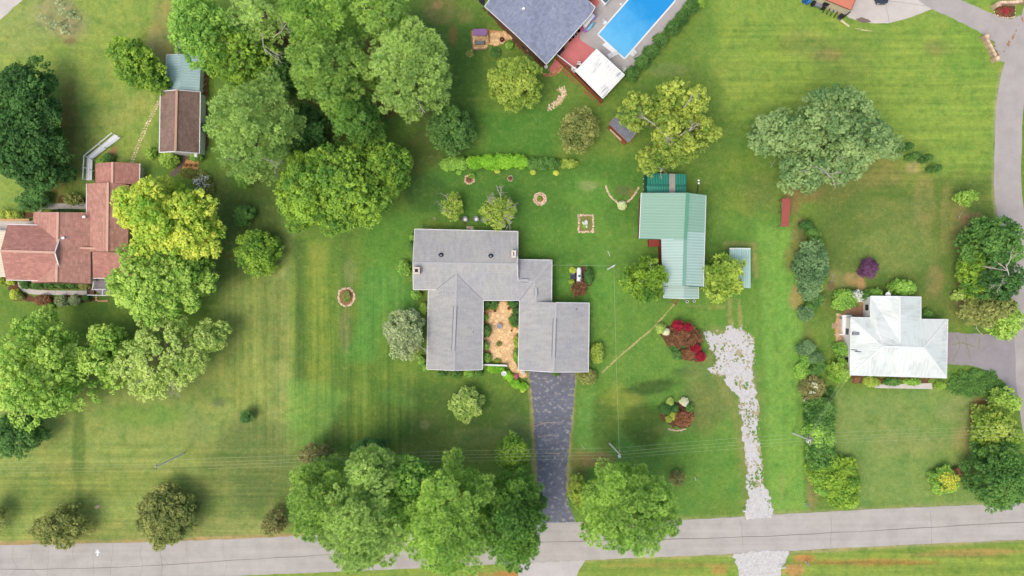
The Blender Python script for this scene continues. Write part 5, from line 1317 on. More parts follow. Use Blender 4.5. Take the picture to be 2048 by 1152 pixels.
for k, (x, y, rx, ry, m, lb) in enumerate(((5, 562, 8, 9, 'gold', 'golden bush at the corner of the red house'), (21, 564, 8, 6, 'chart', 'yellow bush below the red house corner'), (28, 588, 9, 13, 'chart', 'chartreuse bush outside the bend of the front walk'),
        (40, 593, 8, 6, 'olive', 'dull small bush next to the chartreuse one'), (84, 600, 20, 11, 'brownred', 'bronze bush in the bed below the front walk'), (122, 602, 14, 12, 'greygreen', 'grey green bush in the middle of the walk bed'), (148, 600, 14, 10, 'greygreen', 'grey green bush nearest the deck'), (172, 596, 7, 6, 'dark', 'dark little bush by the deck railing'))):
    P('shrub', lb, 'shrub', x, y, rx, ry, 1.2, 'shrub', m, zb=.05)
P('shrub', 'bright sprig on the lawn below the walk bed', 'shrub', 95, 616, 12, 9, 1.4, 'shrub', 'lime', zb=.1, dens=.6)
# ---- middle
P('vine_hedge', 'dark leafy end of the vine covered hedge beside the magnolia', 'hedge', 906, 326, 28, 14, 1.8, 'shrub', 'green', zb=.1, extra=[(-10, 2, 20, 13, .1, 1.7), (16, 0, 18, 13, .1, 1.7)], group='stretches of the long hedge on the back lawn')
P('vine_hedge', 'vivid lime vine stretch of the long hedge', 'hedge', 995, 323, 62, 14, 1.9, 'shrub', 'vivid', zb=.1, extra=[(-44, 1, 26, 13, .1, 1.8), (44, 0, 26, 13, .1, 1.8), (-14, 1, 30, 14, .1, 1.9), (18, -1, 30, 14, .1, 1.9)], group='stretches of the long hedge on the back lawn')
P('vine_hedge', 'dark stretch of the long hedge next to the vivid vine', 'hedge', 1086, 327, 34, 12, 1.6, 'shrub', 'hedge', zb=.1, extra=[(-20, 0, 18, 12, .1, 1.5), (18, 0, 18, 11, .1, 1.5)], group='stretches of the long hedge on the back lawn')
P('vine_hedge', 'thin olive tail end of the long hedge', 'hedge', 1136, 327, 26, 10, 1.3, 'shrub', 'willow', zb=.1, dens=.8, group='stretches of the long hedge on the back lawn')
for k, (x, y) in enumerate(((918, 344), (994, 341), (1066, 343.5), (1112, 345.5))):
    P('ball_shrub', ('tiny round shrub closest to the magnolia on the back lawn', 'tiny round shrub below the vivid vine stretch', 'tiny round shrub below the dark hedge stretch', 'tiny round shrub below the olive tail of the hedge')[k], 'shrub', x, y, 5.5, 5, .6, 'clipped', 'chart' if k else 'green', zb=.02, group='tiny round shrubs below the long hedge')
P('willow_tree', 'dense yellow green round tree beside the blue grey roofed house', 'tree', 1030, 164, 55, 58, 8, 'fine', 'willow', zb=1.5, extra=[(8, -24, 34, 30, 2, 6.5)])
P('crape_myrtle', 'dull olive round crape myrtle west of the garden shed', 'tree', 1160, 259, 45, 46, 5.2, 'thin', 'myrtle', zb=1, dens=1.9)
P('oak_tree', 'golden green oak with bare grey limbs over the garden shed', 'tree', 1342, 252, 40, 46, 11, 'broad', 'green', zb=4.5,
  extra=[(-62, -34, 46, 40, 4.5, 10.5), (-4, -62, 30, 38, 5, 11.5), (42, -46, 34, 40, 5, 11), (72, 4, 34, 36, 4, 9.5), (-36, 66, 28, 34, 3.5, 8), (8, 46, 44, 32, 4.5, 10), (38, 36, 36, 30, 4, 10)],
  bare=[(-34, 0, 9.2, -.7, -.4, .3, 2.2, .1, 3), (-30, 4, 9, .5, .6, .3, 1.8, .09, 3), (14, 22, 9.6, .7, -.3, .25, 2, .09, 3), (20, -30, 10.4, .5, -.6, .3, 1.6, .07, 3), (-24, 70, 6.5, .3, .6, .2, 1.6, .06, 3)], dens=.86)
OAK = bpy.data.objects['oak_tree']
for ch in list(OAK.children):
    if ch.name.startswith('crown'): ch.data.materials[0] = PAL['gold']
P('sparse_tree', 'thin half bare tree behind the grey house beside the wicker chairs', 'tree', 905, 412, 24, 30, 4.5, 'thin', 'willow', zb=1.2, dens=1.0, bare=[(-4, 20, 2.5, -.4, -.8, .4, 2.0, .06, 3), (-8, -6, 3.4, -.3, -.7, .3, 1.4, .04, 2)])
P('sparse_tree', 'grey twigged half bare tree touching the back eave of the grey house', 'tree', 997, 421, 36, 38, 5.5, 'thin', 'willow', zb=1.4, dens=1.25, bare=[(2, 0, 3.8, .1, -.9, .4, 2.6, .09, 3), (2, 2, 3.8, .8, .5, .4, 2.2, .08, 3), (0, 0, 3.8, -.8, .3, .4, 2, .07, 3), (4, 4, 3.8, .3, .8, .4, 1.8, .07, 3), (0, 0, 4, .9, -.2, .4, 2, .07, 3), (-2, 0, 4, -.5, -.6, .4, 1.8, .07, 3)])
P('grey_tree', 'grey green fine leaved tree against the west wing of the grey house', 'tree', 808, 668, 45, 50, 6.5, 'thin', 'greygreen', zb=1.4, dens=1.7, bare=[(30, 24, 3.6, .7, .5, .3, 1.5, .05, 3)])
P('yellow_shrub_tree', 'small yellow green tree alone on the lawn in front of the grey house', 'tree', 932, 811, 34, 36, 4.5, 'fine', 'pale', zb=.9)
# foundation planting of the grey house
for k, (x, y, rx, ry, hh, m, lb) in enumerate((
    (824, 474, 5, 6, 1.2, 'green', 'small light shrub at the back corner of the west wing'), (822, 492, 6, 10, 1.5, 'hedge', 'dark shrub on the west wall between the corner and the chimney'),
    (809, 536, 13, 17, 1.4, 'green', 'low wide shrub beside the chimney wall'), (832, 589, 13, 9, 1.4, 'green', 'shrub in the corner where the west wing narrows'), (848, 617, 9, 13, 1.8, 'lime', 'round bright shrub on the narrow west wall'),
    (843, 722, 8, 10, 1.3, 'green', 'shrub below the grey green fine leaved tree'), (852, 736, 7, 6, 1.2, 'green', 'shrub at the front corner of the west wing'),
    (885, 746, 10, 8, 1.1, 'hedge', 'dark foundation shrub nearest the west front corner'), (911, 748, 13, 9, 1.1, 'hedge', 'dark foundation shrub under the front gable'), (938, 746, 10, 8, 1.1, 'green', 'lighter foundation shrub under the front gable'), (958, 746, 9, 7, 1.1, 'hedge', 'dark foundation shrub nearest the courtyard wall'),
    (974, 608, 6, 8, 1.6, 'dark', 'dark shrub in the west inner corner of the courtyard'), (988, 608, 8, 8, 1.4, 'evergreen', 'green mound shrub at the head of the courtyard'), (1025, 606, 13, 8, 1.5, 'dark', 'dark shrub in the east inner corner of the courtyard'), (1032, 622, 6, 9, 1.5, 'dark', 'dark shrub on the east courtyard wall above the big round one'),
    (1029, 640, 10, 14, 1.9, 'magnolia', 'big round shrub on the east courtyard wall'), (973, 661, 9, 13, 1.8, 'magnolia', 'big round shrub on the west courtyard wall'), (971, 635, 5, 6, .9, 'green', 'small shrub above the big west courtyard one'), (972, 692, 6, 8, 1.1, 'green', 'small shrub below the big west courtyard one'),
    (974, 716, 9, 10, 1.3, 'green', 'bright shrub at the foot of the west courtyard wall'), (1033, 684, 5, 14, .9, 'willow', 'narrow yellow green strip shrub on the east courtyard wall'), (1033, 714, 5, 12, 1.1, 'green', 'narrow shrub at the mouth of the courtyard'), (994, 721, 8, 4, .5, 'willow', 'low yellow sprig inside the white courtyard wall'),
    (1112, 748, 8, 4, 1.1, 'hedge', 'little shrub between the garage doors'), (1194, 706, 14, 24, 2, 'willow', 'tall olive shrub against the garage side wall'), (1174, 752, 25, 16, 1.6, 'olive', 'wide olive shrub at the front corner of the garage'))):
    P('foundation_shrub', lb, 'shrub', x, y, rx, ry, hh, 'shrub', m, zb=.05, group='shrubs planted round the grey house')
P('courtyard_hedge', 'bright low hedge along the white courtyard wall', 'hedge', 992, 738, 24, 8, 1.0, 'shrub', 'vivid', zb=.05)
for k, (x, y, rx, ry, rt) in enumerate(((1017, 752, 14, 9, 50), (1031, 767, 14, 9, 40), (1047, 773, 11, 8, 0))):
    P('border_hedge', ('upper end of the curved green border beside the white urn', 'middle of the curved green border by the flagstone walk', 'lower end of the curved green border by the asphalt drive')[k], 'hedge', x, y, rx, ry, .9, 'shrub', 'vivid', zb=.05, rot=rt, group='curved border by the drive')
P('ball_shrub', 'pale little round shrub at the tip of the curved border', 'shrub', 1045, 780.5, 4, 4, .6, 'clipped', 'chart', zb=.02)
# propane tank bed
P('bronze_maple', 'bronze red weeping maple below the white gas tank', 'tree', 1159, 577, 17, 15, 1.8, 'shaggy', 'brownred', zb=.3)
P('tank_hedge', 'dark hedge on the far side of the white gas tank', 'hedge', 1178, 552, 9, 21, 1.6, 'shrub', 'dark', zb=.1)
P('shrub', 'yellow ball shrub at the head of the white gas tank', 'shrub', 1146, 540.5, 6.5, 6, 1.0, 'clipped', 'chart', zb=.05)
P('shrub', 'olive tuft between the grey cabinet and the bronze maple', 'shrub', 1144, 564, 6, 5, .8, 'shrub', 'willow', zb=.05)
P('maple_tree', 'round dark green maple shading the front of the green barn', 'tree', 1293, 561, 46, 48, 7.5, 'feather', 'maple_dark', zb=2, bare=[(0, -14, 5.8, .5, -.3, .4, 1.4, .06, 3), (0, -10, 5.8, -.3, .3, .4, 1.2, .05, 3)])
P('feathery_maple', 'feathery yellow green maple between the barn and the teal shelter', 'tree', 1450, 556, 41, 52, 7, 'feather', 'feather', zb=1.8, extra=[(-34, -18, 16, 10, 2.5, 5)])
# red maple bed
P('light_hydrangea', 'pale green hydrangea at the head of the crimson maple bed', 'shrub', 1322, 657, 9, 12, 1.2, 'shrub', 'pale', zb=.05)
P('cream_hydrangea', 'cream flowering hydrangea next to the pale green one', 'shrub', 1334, 664, 7, 7, 1.1, 'shrub', 'cream', zb=.05)
P('crimson_maple', 'crimson japanese maple at the top of the bed near the gravel', 'tree', 1356, 652, 12, 12, 2.6, 'shaggy', 'red', zb=.6, group='japanese maples by the gravel')
P('crimson_maple', 'smaller crimson japanese maple closest to the barn front', 'tree', 1376, 655, 9, 11, 2.4, 'shaggy', 'red', zb=.6, group='japanese maples by the gravel')
P('bronze_maple', 'wide bronze maple in the middle of the crimson bed', 'tree', 1370, 674, 38, 24, 2.0, 'shaggy', 'brownred', zb=.3)
P('crimson_maple', 'crimson japanese maple touching the gravel patch', 'tree', 1390, 697, 10, 10, 2.2, 'shaggy', 'red', zb=.5, group='japanese maples by the gravel')
P('crimson_maple', 'lowest crimson japanese maple of the gravel side bed', 'tree', 1402, 712, 10, 11, 1.9, 'shaggy', 'red', zb=.4, group='japanese maples by the gravel')
P('bronze_maple', 'low bronze maple at the foot of the crimson bed', 'tree', 1377, 708, 18, 11, 1.4, 'shaggy', 'rust', zb=.2)
for k, (x, y, rx, ry, m, lb) in enumerate(((1349, 696, 10, 9, 'dark', 'dark conifer mound in the crimson maple bed'), (1356, 711, 12, 9, 'evergreen', 'green groundcover mound at the foot of the crimson bed'), (1366, 690, 8, 6, 'dark', 'dark hollow shrub between the bronze maples'), (1345, 682, 8, 8, 'green', 'green shrub below the cream hydrangea'))):
    P('shrub', lb, 'shrub', x, y, rx, ry, .9, 'shrub', m, zb=.05)
# round front bed
for k, (x, y, rx, ry, hh, kd, m, lb) in enumerate(((1331, 819, 14, 11, 1.5, 'clipped', 'dark', 'large dark clipped mound in the round front bed'), (1350, 817, 8, 8, 1.3, 'clipped', 'dark', 'small dark clipped mound in the round front bed'), (1380, 816, 9, 9, 1.3, 'clipped', 'hedge', 'dark mound behind the bronze maple of the front bed'),
    (1341, 804, 8, 8, 1.1, 'shrub', 'pale', 'pale hydrangea of the round front bed nearer the driveway'), (1369, 804, 10, 8, 1.2, 'shrub', 'cream', 'cream hydrangea at the top of the round front bed'), (1349, 832, 10, 8, .9, 'shrub', 'chart', 'yellow shrub in the round front bed'), (1338, 837, 8, 7, .9, 'clipped', 'willow', 'olive ball in the round front bed'))):
    P('shrub', lb, 'shrub', x, y, rx, ry, hh, kd, m, zb=.05, group='shrubs of the round front bed')
P('bronze_maple', 'bronze weeping maple of the round front bed', 'tree', 1369, 837, 20, 17, 1.8, 'shaggy', 'rust', zb=.2)
P('flower_clump', 'white flower mound by the v shaped stone edging', 'flowers', 1244, 410, 10, 9, 1.1, 'shrub', 'pale', zb=.05, bloom=('cream', .3))
# ---- roadside pines
P('pine_tree', 'dense green pine at the west end of the roadside pines', 'pine tree', 634, 1002, 70, 80, 17, 'pine', 'pine_mid', zb=5, dens=1.3)
P('pine_tree', 'big pale pine leaning over the main road at its west end', 'pine tree', 722, 1050, 94, 112, 20, 'pine', 'pine_olive', zb=6, dens=1.3, bare=[(0, 70, 9, .2, .8, .1, 3, .09, 3)])
P('pine_tree', 'top heavy pale pine behind the one leaning over the road', 'pine tree', 740, 950, 62, 52, 17, 'pine', 'pine_olive', zb=6, dens=1.3)
P('broadleaf_tree', 'leafy tree filling the gap between the roadside pines', 'tree', 814, 990, 56, 84, 13, 'broad', 'green', zb=4, dens=1.3)
P('pine_tree', 'broad olive pine in the middle of the roadside pines', 'pine tree', 902, 1042, 100, 120, 20, 'pine', 'pine_bright', zb=6, dens=1.3, bare=[(-10, -30, 16, .1, -.6, .2, 1.5, .06, 2)])
P('pine_tree', 'deep green pine next to the asphalt drive', 'pine tree', 1028, 1044, 68, 112, 18, 'pine', 'pine_dark', zb=5, dens=1.4)
P('small_tree', 'rusty olive tree peeking above the west roadside pine', 'tree', 628, 910, 40, 22, 6, 'thin', 'bronzegreen', zb=1.5, dens=1.4)
P('small_tree', 'dark small tree peeking above the pale roadside pine', 'tree', 735, 902, 38, 28, 6, 'broad', 'evergreen', zb=1.5)
P('small_tree', 'olive green tree beside the asphalt drive above the deep green pine', 'tree', 1027, 908, 36, 38, 7, 'fine', 'maple_dark', zb=1.5)
P('round_pine', 'single round topped bright pine across the drive from the other roadside pines', 'pine tree', 1256, 1020, 100, 98, 18, 'pine', 'pine_bright', zb=6, dens=1.3)
P('bronze_shrub', 'brownish bush behind the single round pine', 'shrub', 1354, 958, 16, 17, 2.4, 'shrub', 'bronzegreen', zb=.3, dens=.8)
P('low_tree', 'low olive bush on the drive side of the single round pine', 'shrub', 1158, 985, 20, 40, 5, 'fine', 'willow', zb=.6)
# ---- east side
P('silver_maple', 'huge grey green silver maple on the wide upper lawn', 'tree', 1680, 262, 100, 78, 13, 'big', 'silver', zb=5, extra=[(-104, 4, 62, 56, 4, 9.5), (84, 14, 62, 50, 4, 9.5), (-60, 72, 56, 48, 3.5, 9), (-8, -58, 80, 40, 5, 11.5), (30, 60, 60, 40, 4, 9)],
  bare=[(-24, 56, 8.4, -.6, .4, .3, 2.4, .1, 3), (-18, 50, 8.6, .5, -.4, .3, 2.2, .09, 3), (-20, 60, 8, .2, .8, .2, 2.4, .1, 3)])
for k, (x, y) in enumerate(((1813, 294), (1826, 313), (1851, 317), (1868, 338))):
    P('arborvitae', ('half hidden columnar evergreen at the edge of the silver maple', 'columnar evergreen beside the half hidden one', 'middle columnar evergreen of the lawn row', 'lowest columnar evergreen of the lawn row')[k], 'evergreen', x, y, 9, 8, 3.6, 'clipped', 'magnolia', zb=.1, zc=1.8, group='columnar evergreens on the upper lawn')
P('small_tree', 'thin light green young tree on the worn patch by the lane', 'tree', 1934, 394, 20, 17, 4, 'thin', 'lime', zb=1, dens=1.1)
P('thicket_tree', 'dark dense tree crowding the side lane', 'tree', 1992, 488, 58, 60, 9, 'broad', 'hedge', zb=1.5, dens=1.2)
P('thicket_tree', 'deep green tree with a dead silver limb below the dense lane tree', 'tree', 1996, 560, 54, 44, 8, 'broad', 'dark', zb=1.5, bare=[(8, 0, 7, -.4, -.7, .4, 3, .12, 3), (8, 2, 7, .8, -.3, .4, 2.8, .1, 3), (6, 2, 7, -.7, .2, .4, 2.2, .08, 3)])
P('thicket_tree', 'bright bushy tree on the bungalow side of the lane trees', 'tree', 1954, 550, 32, 54, 6, 'fine', 'maple_dark', zb=.6, dens=1.1)
P('thicket_tree', 'yellowish tangle at the lower end of the lane trees', 'tree', 1984, 616, 58, 38, 5.5, 'broad', 'olive', zb=.8, dens=1.1, bare=[(0, 0, 4, .5, -.5, .3, 1.6, .05, 3)])
P('thicket_tree', 'pale sparse tree over the bungalow drive entrance', 'tree', 2014, 642, 34, 38, 6, 'broad', 'lime', zb=1, dens=1.0, bare=[(4, -4, 4.6, .6, .3, .3, 2, .06, 3), (0, 4, 4.6, .2, .8, .3, 1.8, .05, 3)])
P('shrub', 'pale scrub with a dead twig beside the lane trees', 'shrub', 1918, 592, 16, 10, 1.6, 'sparse', 'pale', zb=.2, dens=1.2, bare=[(0, -4, 1.0, .2, -.9, .5, 1.6, .05, 3)])
P('lane_tree', 'yellow green tree between the ivy bank and the power line', 'tree', 1998, 856, 42, 50, 6.5, 'broad', 'willow', zb=1.0, dens=1.2)
P('lane_tree', 'scrubby pale bush beside the lane above the yellow green tree', 'tree', 2012, 806, 32, 28, 4, 'fine', 'lime', zb=.4, dens=1.0)
P('lane_tree', 'dark green tree leaning over the road corner', 'tree', 2002, 952, 52, 76, 9, 'fine', 'hedge', zb=1.2, dens=1.2)
for k, (x, y, rx, ry, hh, kd, m, lb) in enumerate((
    (1613, 449, 13, 7, 2.2, 'clipped', 'dark', 'uppermost dark cone shrub by the firewood shelter'), (1624, 464, 14, 8, 2.4, 'clipped', 'hedge', 'second dark cone shrub by the firewood shelter'), (1620, 492, 15, 8, 2.4, 'clipped', 'hedge', 'third dark cone shrub above the blue green juniper'),
    (1626, 528, 32, 42, 4.2, 'fine', 'blue', 'big blue green juniper in the hedge row'), (1622, 580, 18, 20, 2.8, 'fine', 'blue', 'blue green shrub under the big juniper'), (1636, 574, 10, 9, 1.6, 'shrub', 'lime', 'lime shoot beside the blue green shrub'), (1613, 626, 15, 14, 2, 'shrub', 'blue', 'grey juniper mound in the open part of the hedge row'), (1622, 614, 13, 7, 1.6, 'clipped', 'hedge', 'flat dark cone above the grey juniper mound'),
    (1613, 696, 16, 14, 2, 'shrub', 'blue', 'blue grey shrub where the hedge row begins again'), (1627, 714, 18, 12, 1.8, 'shrub', 'blue', 'lower blue grey shrub in the hedge row'), (1610, 722, 10, 16, 1.4, 'shrub', 'green', 'green filler shrub on the lawn side of the blue grey ones'), (1632, 742, 14, 8, 1.5, 'clipped', 'hedge', 'green cone above the bronze hydrangea'),
    (1632, 490, 18, 20, 2.2, 'fine', 'hedge', 'dark filler bush between the cones and the big juniper'), (1608, 556, 13, 20, 2.0, 'fine', 'blue', 'juniper bough on the lawn side below the big one'), (1640, 556, 14, 18, 2.2, 'fine', 'hedge', 'green bush on the bungalow side below the big juniper'),
    (1604, 744, 12, 16, 1.5, 'shrub', 'green', 'lawn side filler shrub above the bronze hydrangea'), (1640, 730, 12, 18, 1.7, 'shrub', 'hedge', 'bungalow side filler shrub above the bronze hydrangea'), (1632, 600, 16, 14, 1.8, 'shrub', 'evergreen', 'dark filler shrub beside the flat cone'),
    (1661, 789, 10, 12, 1.3, 'shaggy', 'evergreen', 'dark strappy plant beside the bronze hydrangea'))):
    P('hedge_row_shrub', lb, 'shrub', x, y, rx * 1.15, ry * 1.2, hh, kd, m, zb=.05, group='shrubs of the row between the two lots')
P('bronze_hydrangea', 'bronze hydrangea with white flower heads at its foot', 'shrub', 1626, 776, 27, 26, 1.8, 'shrub', 'bronzegreen', zb=.1, bloom=('cream', .008))
P('white_hydrangea', 'white flowering fringe below the bronze hydrangea', 'flowers', 1624, 802, 22, 8, .9, 'shrub', 'olive', zb=.05, bloom=('cream', .1))
for k, (x, y, rx, ry, m) in enumerate(((1641, 836, 29, 26, 'hedge'), (1640, 872, 28, 22, 'green'), (1640, 908, 28, 24, 'hedge'), (1648, 938, 30, 24, 'maple_dark'), (1686, 968, 34, 32, 'maple_dark'))):
    P('lot_hedge', ('top section of the thick hedge below the hydrangea', 'hedge section where the power pole stands', 'hedge section right below the power pole', 'yellower hedge section above the hedge end', 'round bulging end of the thick hedge by the road')[k], 'hedge', x, y, rx * 1.15, ry * 1.25, 2.6, 'fine', m, zb=.1, dens=1.3, extra=[(0, -ry * .8, rx, ry * .9, .1, 2.3), (2, ry * .8, rx * 1.05, ry * .9, .1, 2.3)], group='sections of the thick hedge between the lots')
P('cone_shrub', 'upper smooth green cone at the end of the thick hedge', 'shrub', 1634, 956, 15, 10, 2.4, 'clipped', 'green', zb=.05, rot=20, group='cones at the thick hedge end')
P('cone_shrub', 'lower smooth green cone at the end of the thick hedge', 'shrub', 1644, 982, 17, 9, 2.4, 'clipped', 'green', zb=.05, rot=25, group='cones at the thick hedge end')
for k, (x, y, rx, ry, hh, kd, m, lb, bl) in enumerate((
    (1689, 600, 26, 22, 2.2, 'shrub', 'green', 'big green shrub at the back corner of the white bungalow', None), (1714, 592, 13, 14, 1.8, 'shrub', 'greygreen', 'white flowering shrub at the back corner of the bungalow', ('whitef', .10)), (1735, 590, 14, 10, 1.5, 'shrub', 'hedge', 'dark shrub just behind the bungalow wall', None), (1752, 586, 18, 9, 1.8, 'shrub', 'green', 'green shrub behind the satellite dish', None),
    (1807, 576, 33, 18, 2.8, 'fine', 'green', 'large fresh green shrub behind the bungalow wing', None), (1854, 630, 17, 11, 1.4, 'shrub', 'hedge', 'shrub in the inner corner of the bungalow', None), (1682, 700, 15, 18, 1.8, 'shrub', 'green', 'green shrub on the west wall of the bungalow', None), (1680, 742, 26, 24, 2.4, 'shaggy', 'lime', 'shaggy light green shrub at the front corner of the bungalow', None),
    (1713, 758, 9, 7, .8, 'shrub', 'brownred', 'reddish low plant at the front corner of the bungalow', None), (1744, 764, 20, 10, 1.1, 'shrub', 'willow', 'yellow green shrub before the bungalow front', None), (1785, 764, 20, 8, 1.1, 'shrub', 'hedge', 'dark shrub in the middle of the bungalow front', None), (1825, 764, 22, 7, 1.1, 'shrub', 'green', 'green shrub before the bungalow front near the ivy bank', None))):
    P('bungalow_shrub', lb, 'shrub', x, y, rx, ry, hh, kd, m, zb=.05, bloom=bl, group='shrubs round the white bungalow')
P('purple_bush', 'round deep purple bush on the lawn behind the bungalow', 'shrub', 1738, 536, 20, 20, 2.2, 'shrub', 'purple', zb=.1)
P('yellow_bush', 'yellow flowering bush alone on the lower lot', 'shrub', 1890, 962, 30, 30, 2.4, 'shrub', 'green', zb=.1, bloom=('yellowf', .07))
P('bronze_shrub', 'small wine red shrub beside the yellow flowering bush', 'shrub', 1914, 946, 9, 12, 1.4, 'shrub', 'brownred', zb=.1)
P('ivy_bank', 'dark groundcover bank between the bungalow front and its drive', 'ground cover', 1950, 766, 62, 30, .6, 'shrub', 'hedge', zb=.02)
P('shrub', 'pale shoot on the groundcover bank', 'shrub', 1880, 770, 12, 9, .9, 'shaggy', 'lime', zb=.05)
# pool hedge
for k, (x, y) in enumerate(((1264, 146), (1284, 125), (1303, 103), (1322, 79), (1346, 55), (1364, 36), (1383, 13))):
    P('pool_hedge_shrub', ('pool hedge bush next to the white pavilion', 'second pool hedge bush up from the pavilion', 'third pool hedge bush up from the pavilion', 'middle bush of the pool hedge', 'third pool hedge bush down from the top edge', 'second pool hedge bush down from the top edge', 'pool hedge bush at the top edge of the photo')[k], 'bush', x, y, 15.5, 15, 1.9, 'shrub', 'magnolia', zb=.1, group='bushes of the pool hedge')
P('lime_plant', 'light green strappy plant at the upper end of the pool hedge', 'plant', 1402, 5, 10, 9, 1.0, 'shaggy', 'lime', zb=.05)
P('shrub', 'low dark shrub below the swing terrace', 'shrub', 991, 105, 10, 9, 1.0, 'shrub', 'evergreen', zb=.05)
P('shrub', 'bright little shrub between the swing terrace and the yellow green round tree', 'shrub', 1019, 90, 8, 7, 1.0, 'shrub', 'green', zb=.05)
P('shrub', 'thin olive seedling on the shaded lawn below the swing terrace', 'shrub', 939, 107, 9, 7, .6, 'thin', 'olive', zb=.05)
P('dead_shrub', 'faded twiggy bush in the dry patch on the upper lawn', 'shrub', 118, 40, 46, 40, 1.2, 'thin', 'greygreen', zb=.1, dens=.16, bare=[(x, y, .3, x * .03, y * .03, .5, 1.6, .025, 3) for x in (-20, 0, 16) for y in (-16, 6)])
print('leaf quads', STAT['quads'])
# ------------------------------------------------------------------ stones
def rock_mesh(seed):
    r = random.Random(seed); mb = MB()
    n = 7
    rings = [(.75, 0), (1, .35), (.8, .75), (.35, .95)]
    for k, (s, z) in enumerate(rings):
        for i in range(n):
            a = 6.283 * i / n + r.uniform(-.2, .2); q = s * r.uniform(.8, 1.15)
            mb.v.append((q * math.cos(a), q * math.sin(a) * .8, z * r.uniform(.85, 1.1)))
    for k in range(3):
        for i in range(n):
            j = (i + 1) % n; mb.f.append((k * n + i, k * n + j, (k + 1) * n + j, (k + 1) * n + i))
    mb.f.append(tuple(3 * n + i for i in range(n)))
    me = bpy.data.meshes.new('stone'); me.from_pydata(mb.v, [], mb.f); me.update(); return me
ROCKS = [rock_mesh(s) for s in range(6)]
for m in ROCKS: m.materials.append(M_STONE)
RR = random.Random(5)
def stone(root, px, py, size, flat=.6, z=-.03, name='stone'):
    o = bpy.data.objects.new(name, RR.choice(ROCKS)); COL.objects.link(o); o.parent = root
    x, y = G(px, py); g = origin(root)
    o.location = (x - g.x, y - g.y, z); s = size / 2 * RR.uniform(.8, 1.2)
    o.scale = (s, s * RR.uniform(.75, 1.1), s * flat * 1.4); o.rotation_euler = (0, 0, RR.uniform(0, 6.28))
    return o
def ring(name, label, cat, cx, cy, rx, ry, n, size, bed=None, double=False, square=False, group=None):
    t = thing(name, label, cat, (*G(cx, cy), 0), group)
    if bed:
        MB().prism([G(cx + rx * .92 * math.cos(a * .3927), cy + ry * .92 * math.sin(a * .3927)) for a in range(16)] if not square else [G(cx - rx, cy - ry), G(cx + rx, cy - ry), G(cx + rx, cy + ry), G(cx - rx, cy + ry)], -.02, .012).build('bed', bed, t)
    for i in range(n):
        a = 6.283 * i / n
        if square:
            u = i / n * 4; s, f = int(u), u % 1
            px, py = [(-1 + 2 * f, -1), (1, -1 + 2 * f), (1 - 2 * f, 1), (-1, 1 - 2 * f)][s]
            px, py = cx + rx * px * .97, cy + ry * py * .97
        else: px, py = cx + rx * math.cos(a), cy + ry * math.sin(a)
        stone(t, px + RR.uniform(-.8, .8), py + RR.uniform(-.8, .8), size)
        if double: stone(t, cx + (px - cx) * .68, cy + (py - cy) * .68, size * .9)
    return t
M_BEDSOIL = plain('flower_bed_soil', C(150, 112, 78), .95, .35, 5)
ring('stone_ring', 'octagon ring of pale stones on the front lawn west of the grey house', 'flower bed', 693, 594, 16, 18, 26, .5, M_BEDSOIL)
P('bed_plant', 'green and bronze plant inside the octagon stone ring', 'plant', 693, 591, 8, 9, .7, 'shrub', 'olive', zb=.03)
P('bed_plant', 'bright green tuft inside the octagon stone ring', 'plant', 693, 598, 8, 6, .5, 'shaggy', 'green', zb=.03)
ring('stone_ring', 'small stone ring with reddish plants below the vivid hedge', 'flower bed', 939, 359, 9, 8, 16, .36, M_BEDSOIL)
P('bed_plant', 'green tuft overhanging the small stone ring below the hedge', 'plant', 944, 352, 7, 6, .7, 'shaggy', 'green', zb=.03)
P('bed_plant', 'reddish plant in the small stone ring below the hedge', 'plant', 937, 360, 4, 4, .4, 'shrub', 'brownred', zb=.03)
ring('stone_ring', 'tiny stone ring round a dark red plant on the back lawn', 'flower bed', 1020.5, 357, 5, 5, 11, .28, M_BEDSOIL)
P('bed_plant', 'dark red plant in the tiny stone ring', 'plant', 1020.5, 356.5, 3.5, 3.5, .4, 'shrub', 'brownred', zb=.03)
ring('stone_ring', 'double stone ring round a green tuft in the middle of the back lawn', 'flower bed', 1080, 397.5, 12, 12, 21, .45, M_BEDSOIL, True)
P('bed_plant', 'green tuft in the double stone ring', 'plant', 1079, 397, 5, 5, .5, 'shaggy', 'willow', zb=.03)
ring('stone_square', 'square bed edged with white stones on the back lawn', 'flower bed', 1172, 447, 15, 17, 38, .42, plain('dry_bed_grass', C(132, 132, 74), .95, .3, 5), False, True)
P('bed_plant', 'small plant with pale flowers in the square stone bed', 'plant', 1171, 448, 6, 9, .4, 'thin', 'green', zb=.03, bloom=('whitef', .05))
for nm, pts, n in (('white stone edging running from the lawn to the flower mound', [(1212, 373), (1217, 386), (1225, 397), (1234, 404)], 11), ('white stone edging running from the flower mound to the barn', [(1254, 404), (1262, 398), (1270, 388), (1277, 376)], 11)):
    t = thing('stone_edging', nm, 'edging', (*G(*pts[1]), 0), 'stone edging in a v shape')
    for p in smooth_line(pts, n // 3 + 1): stone(t, *p, .42)
t = thing('stone_edging', 'row of white stones at the foot of the round front bed', 'edging', (*G(1354, 861), 0))
for k in range(11): stone(t, 1338 + k * 3.2, 858 + 3 * math.sin(k / 10 * 3.14), .36)
t = thing('stone_path', 'short rubble path of broken stones below the brick walk', 'path', (*G(1114, 194), 0))
for p in smooth_line([(1124, 176), (1128, 186), (1122, 196), (1112, 206), (1098, 217)], 5):
    for q in range(4): stone(t, p[0] + RR.uniform(-5, 5), p[1] + RR.uniform(-4, 4), .34, .3)
t = thing('stepping_path', 'path of small pale stepping stones from the barn to the red house', 'path', (*G(290, 275), 0))
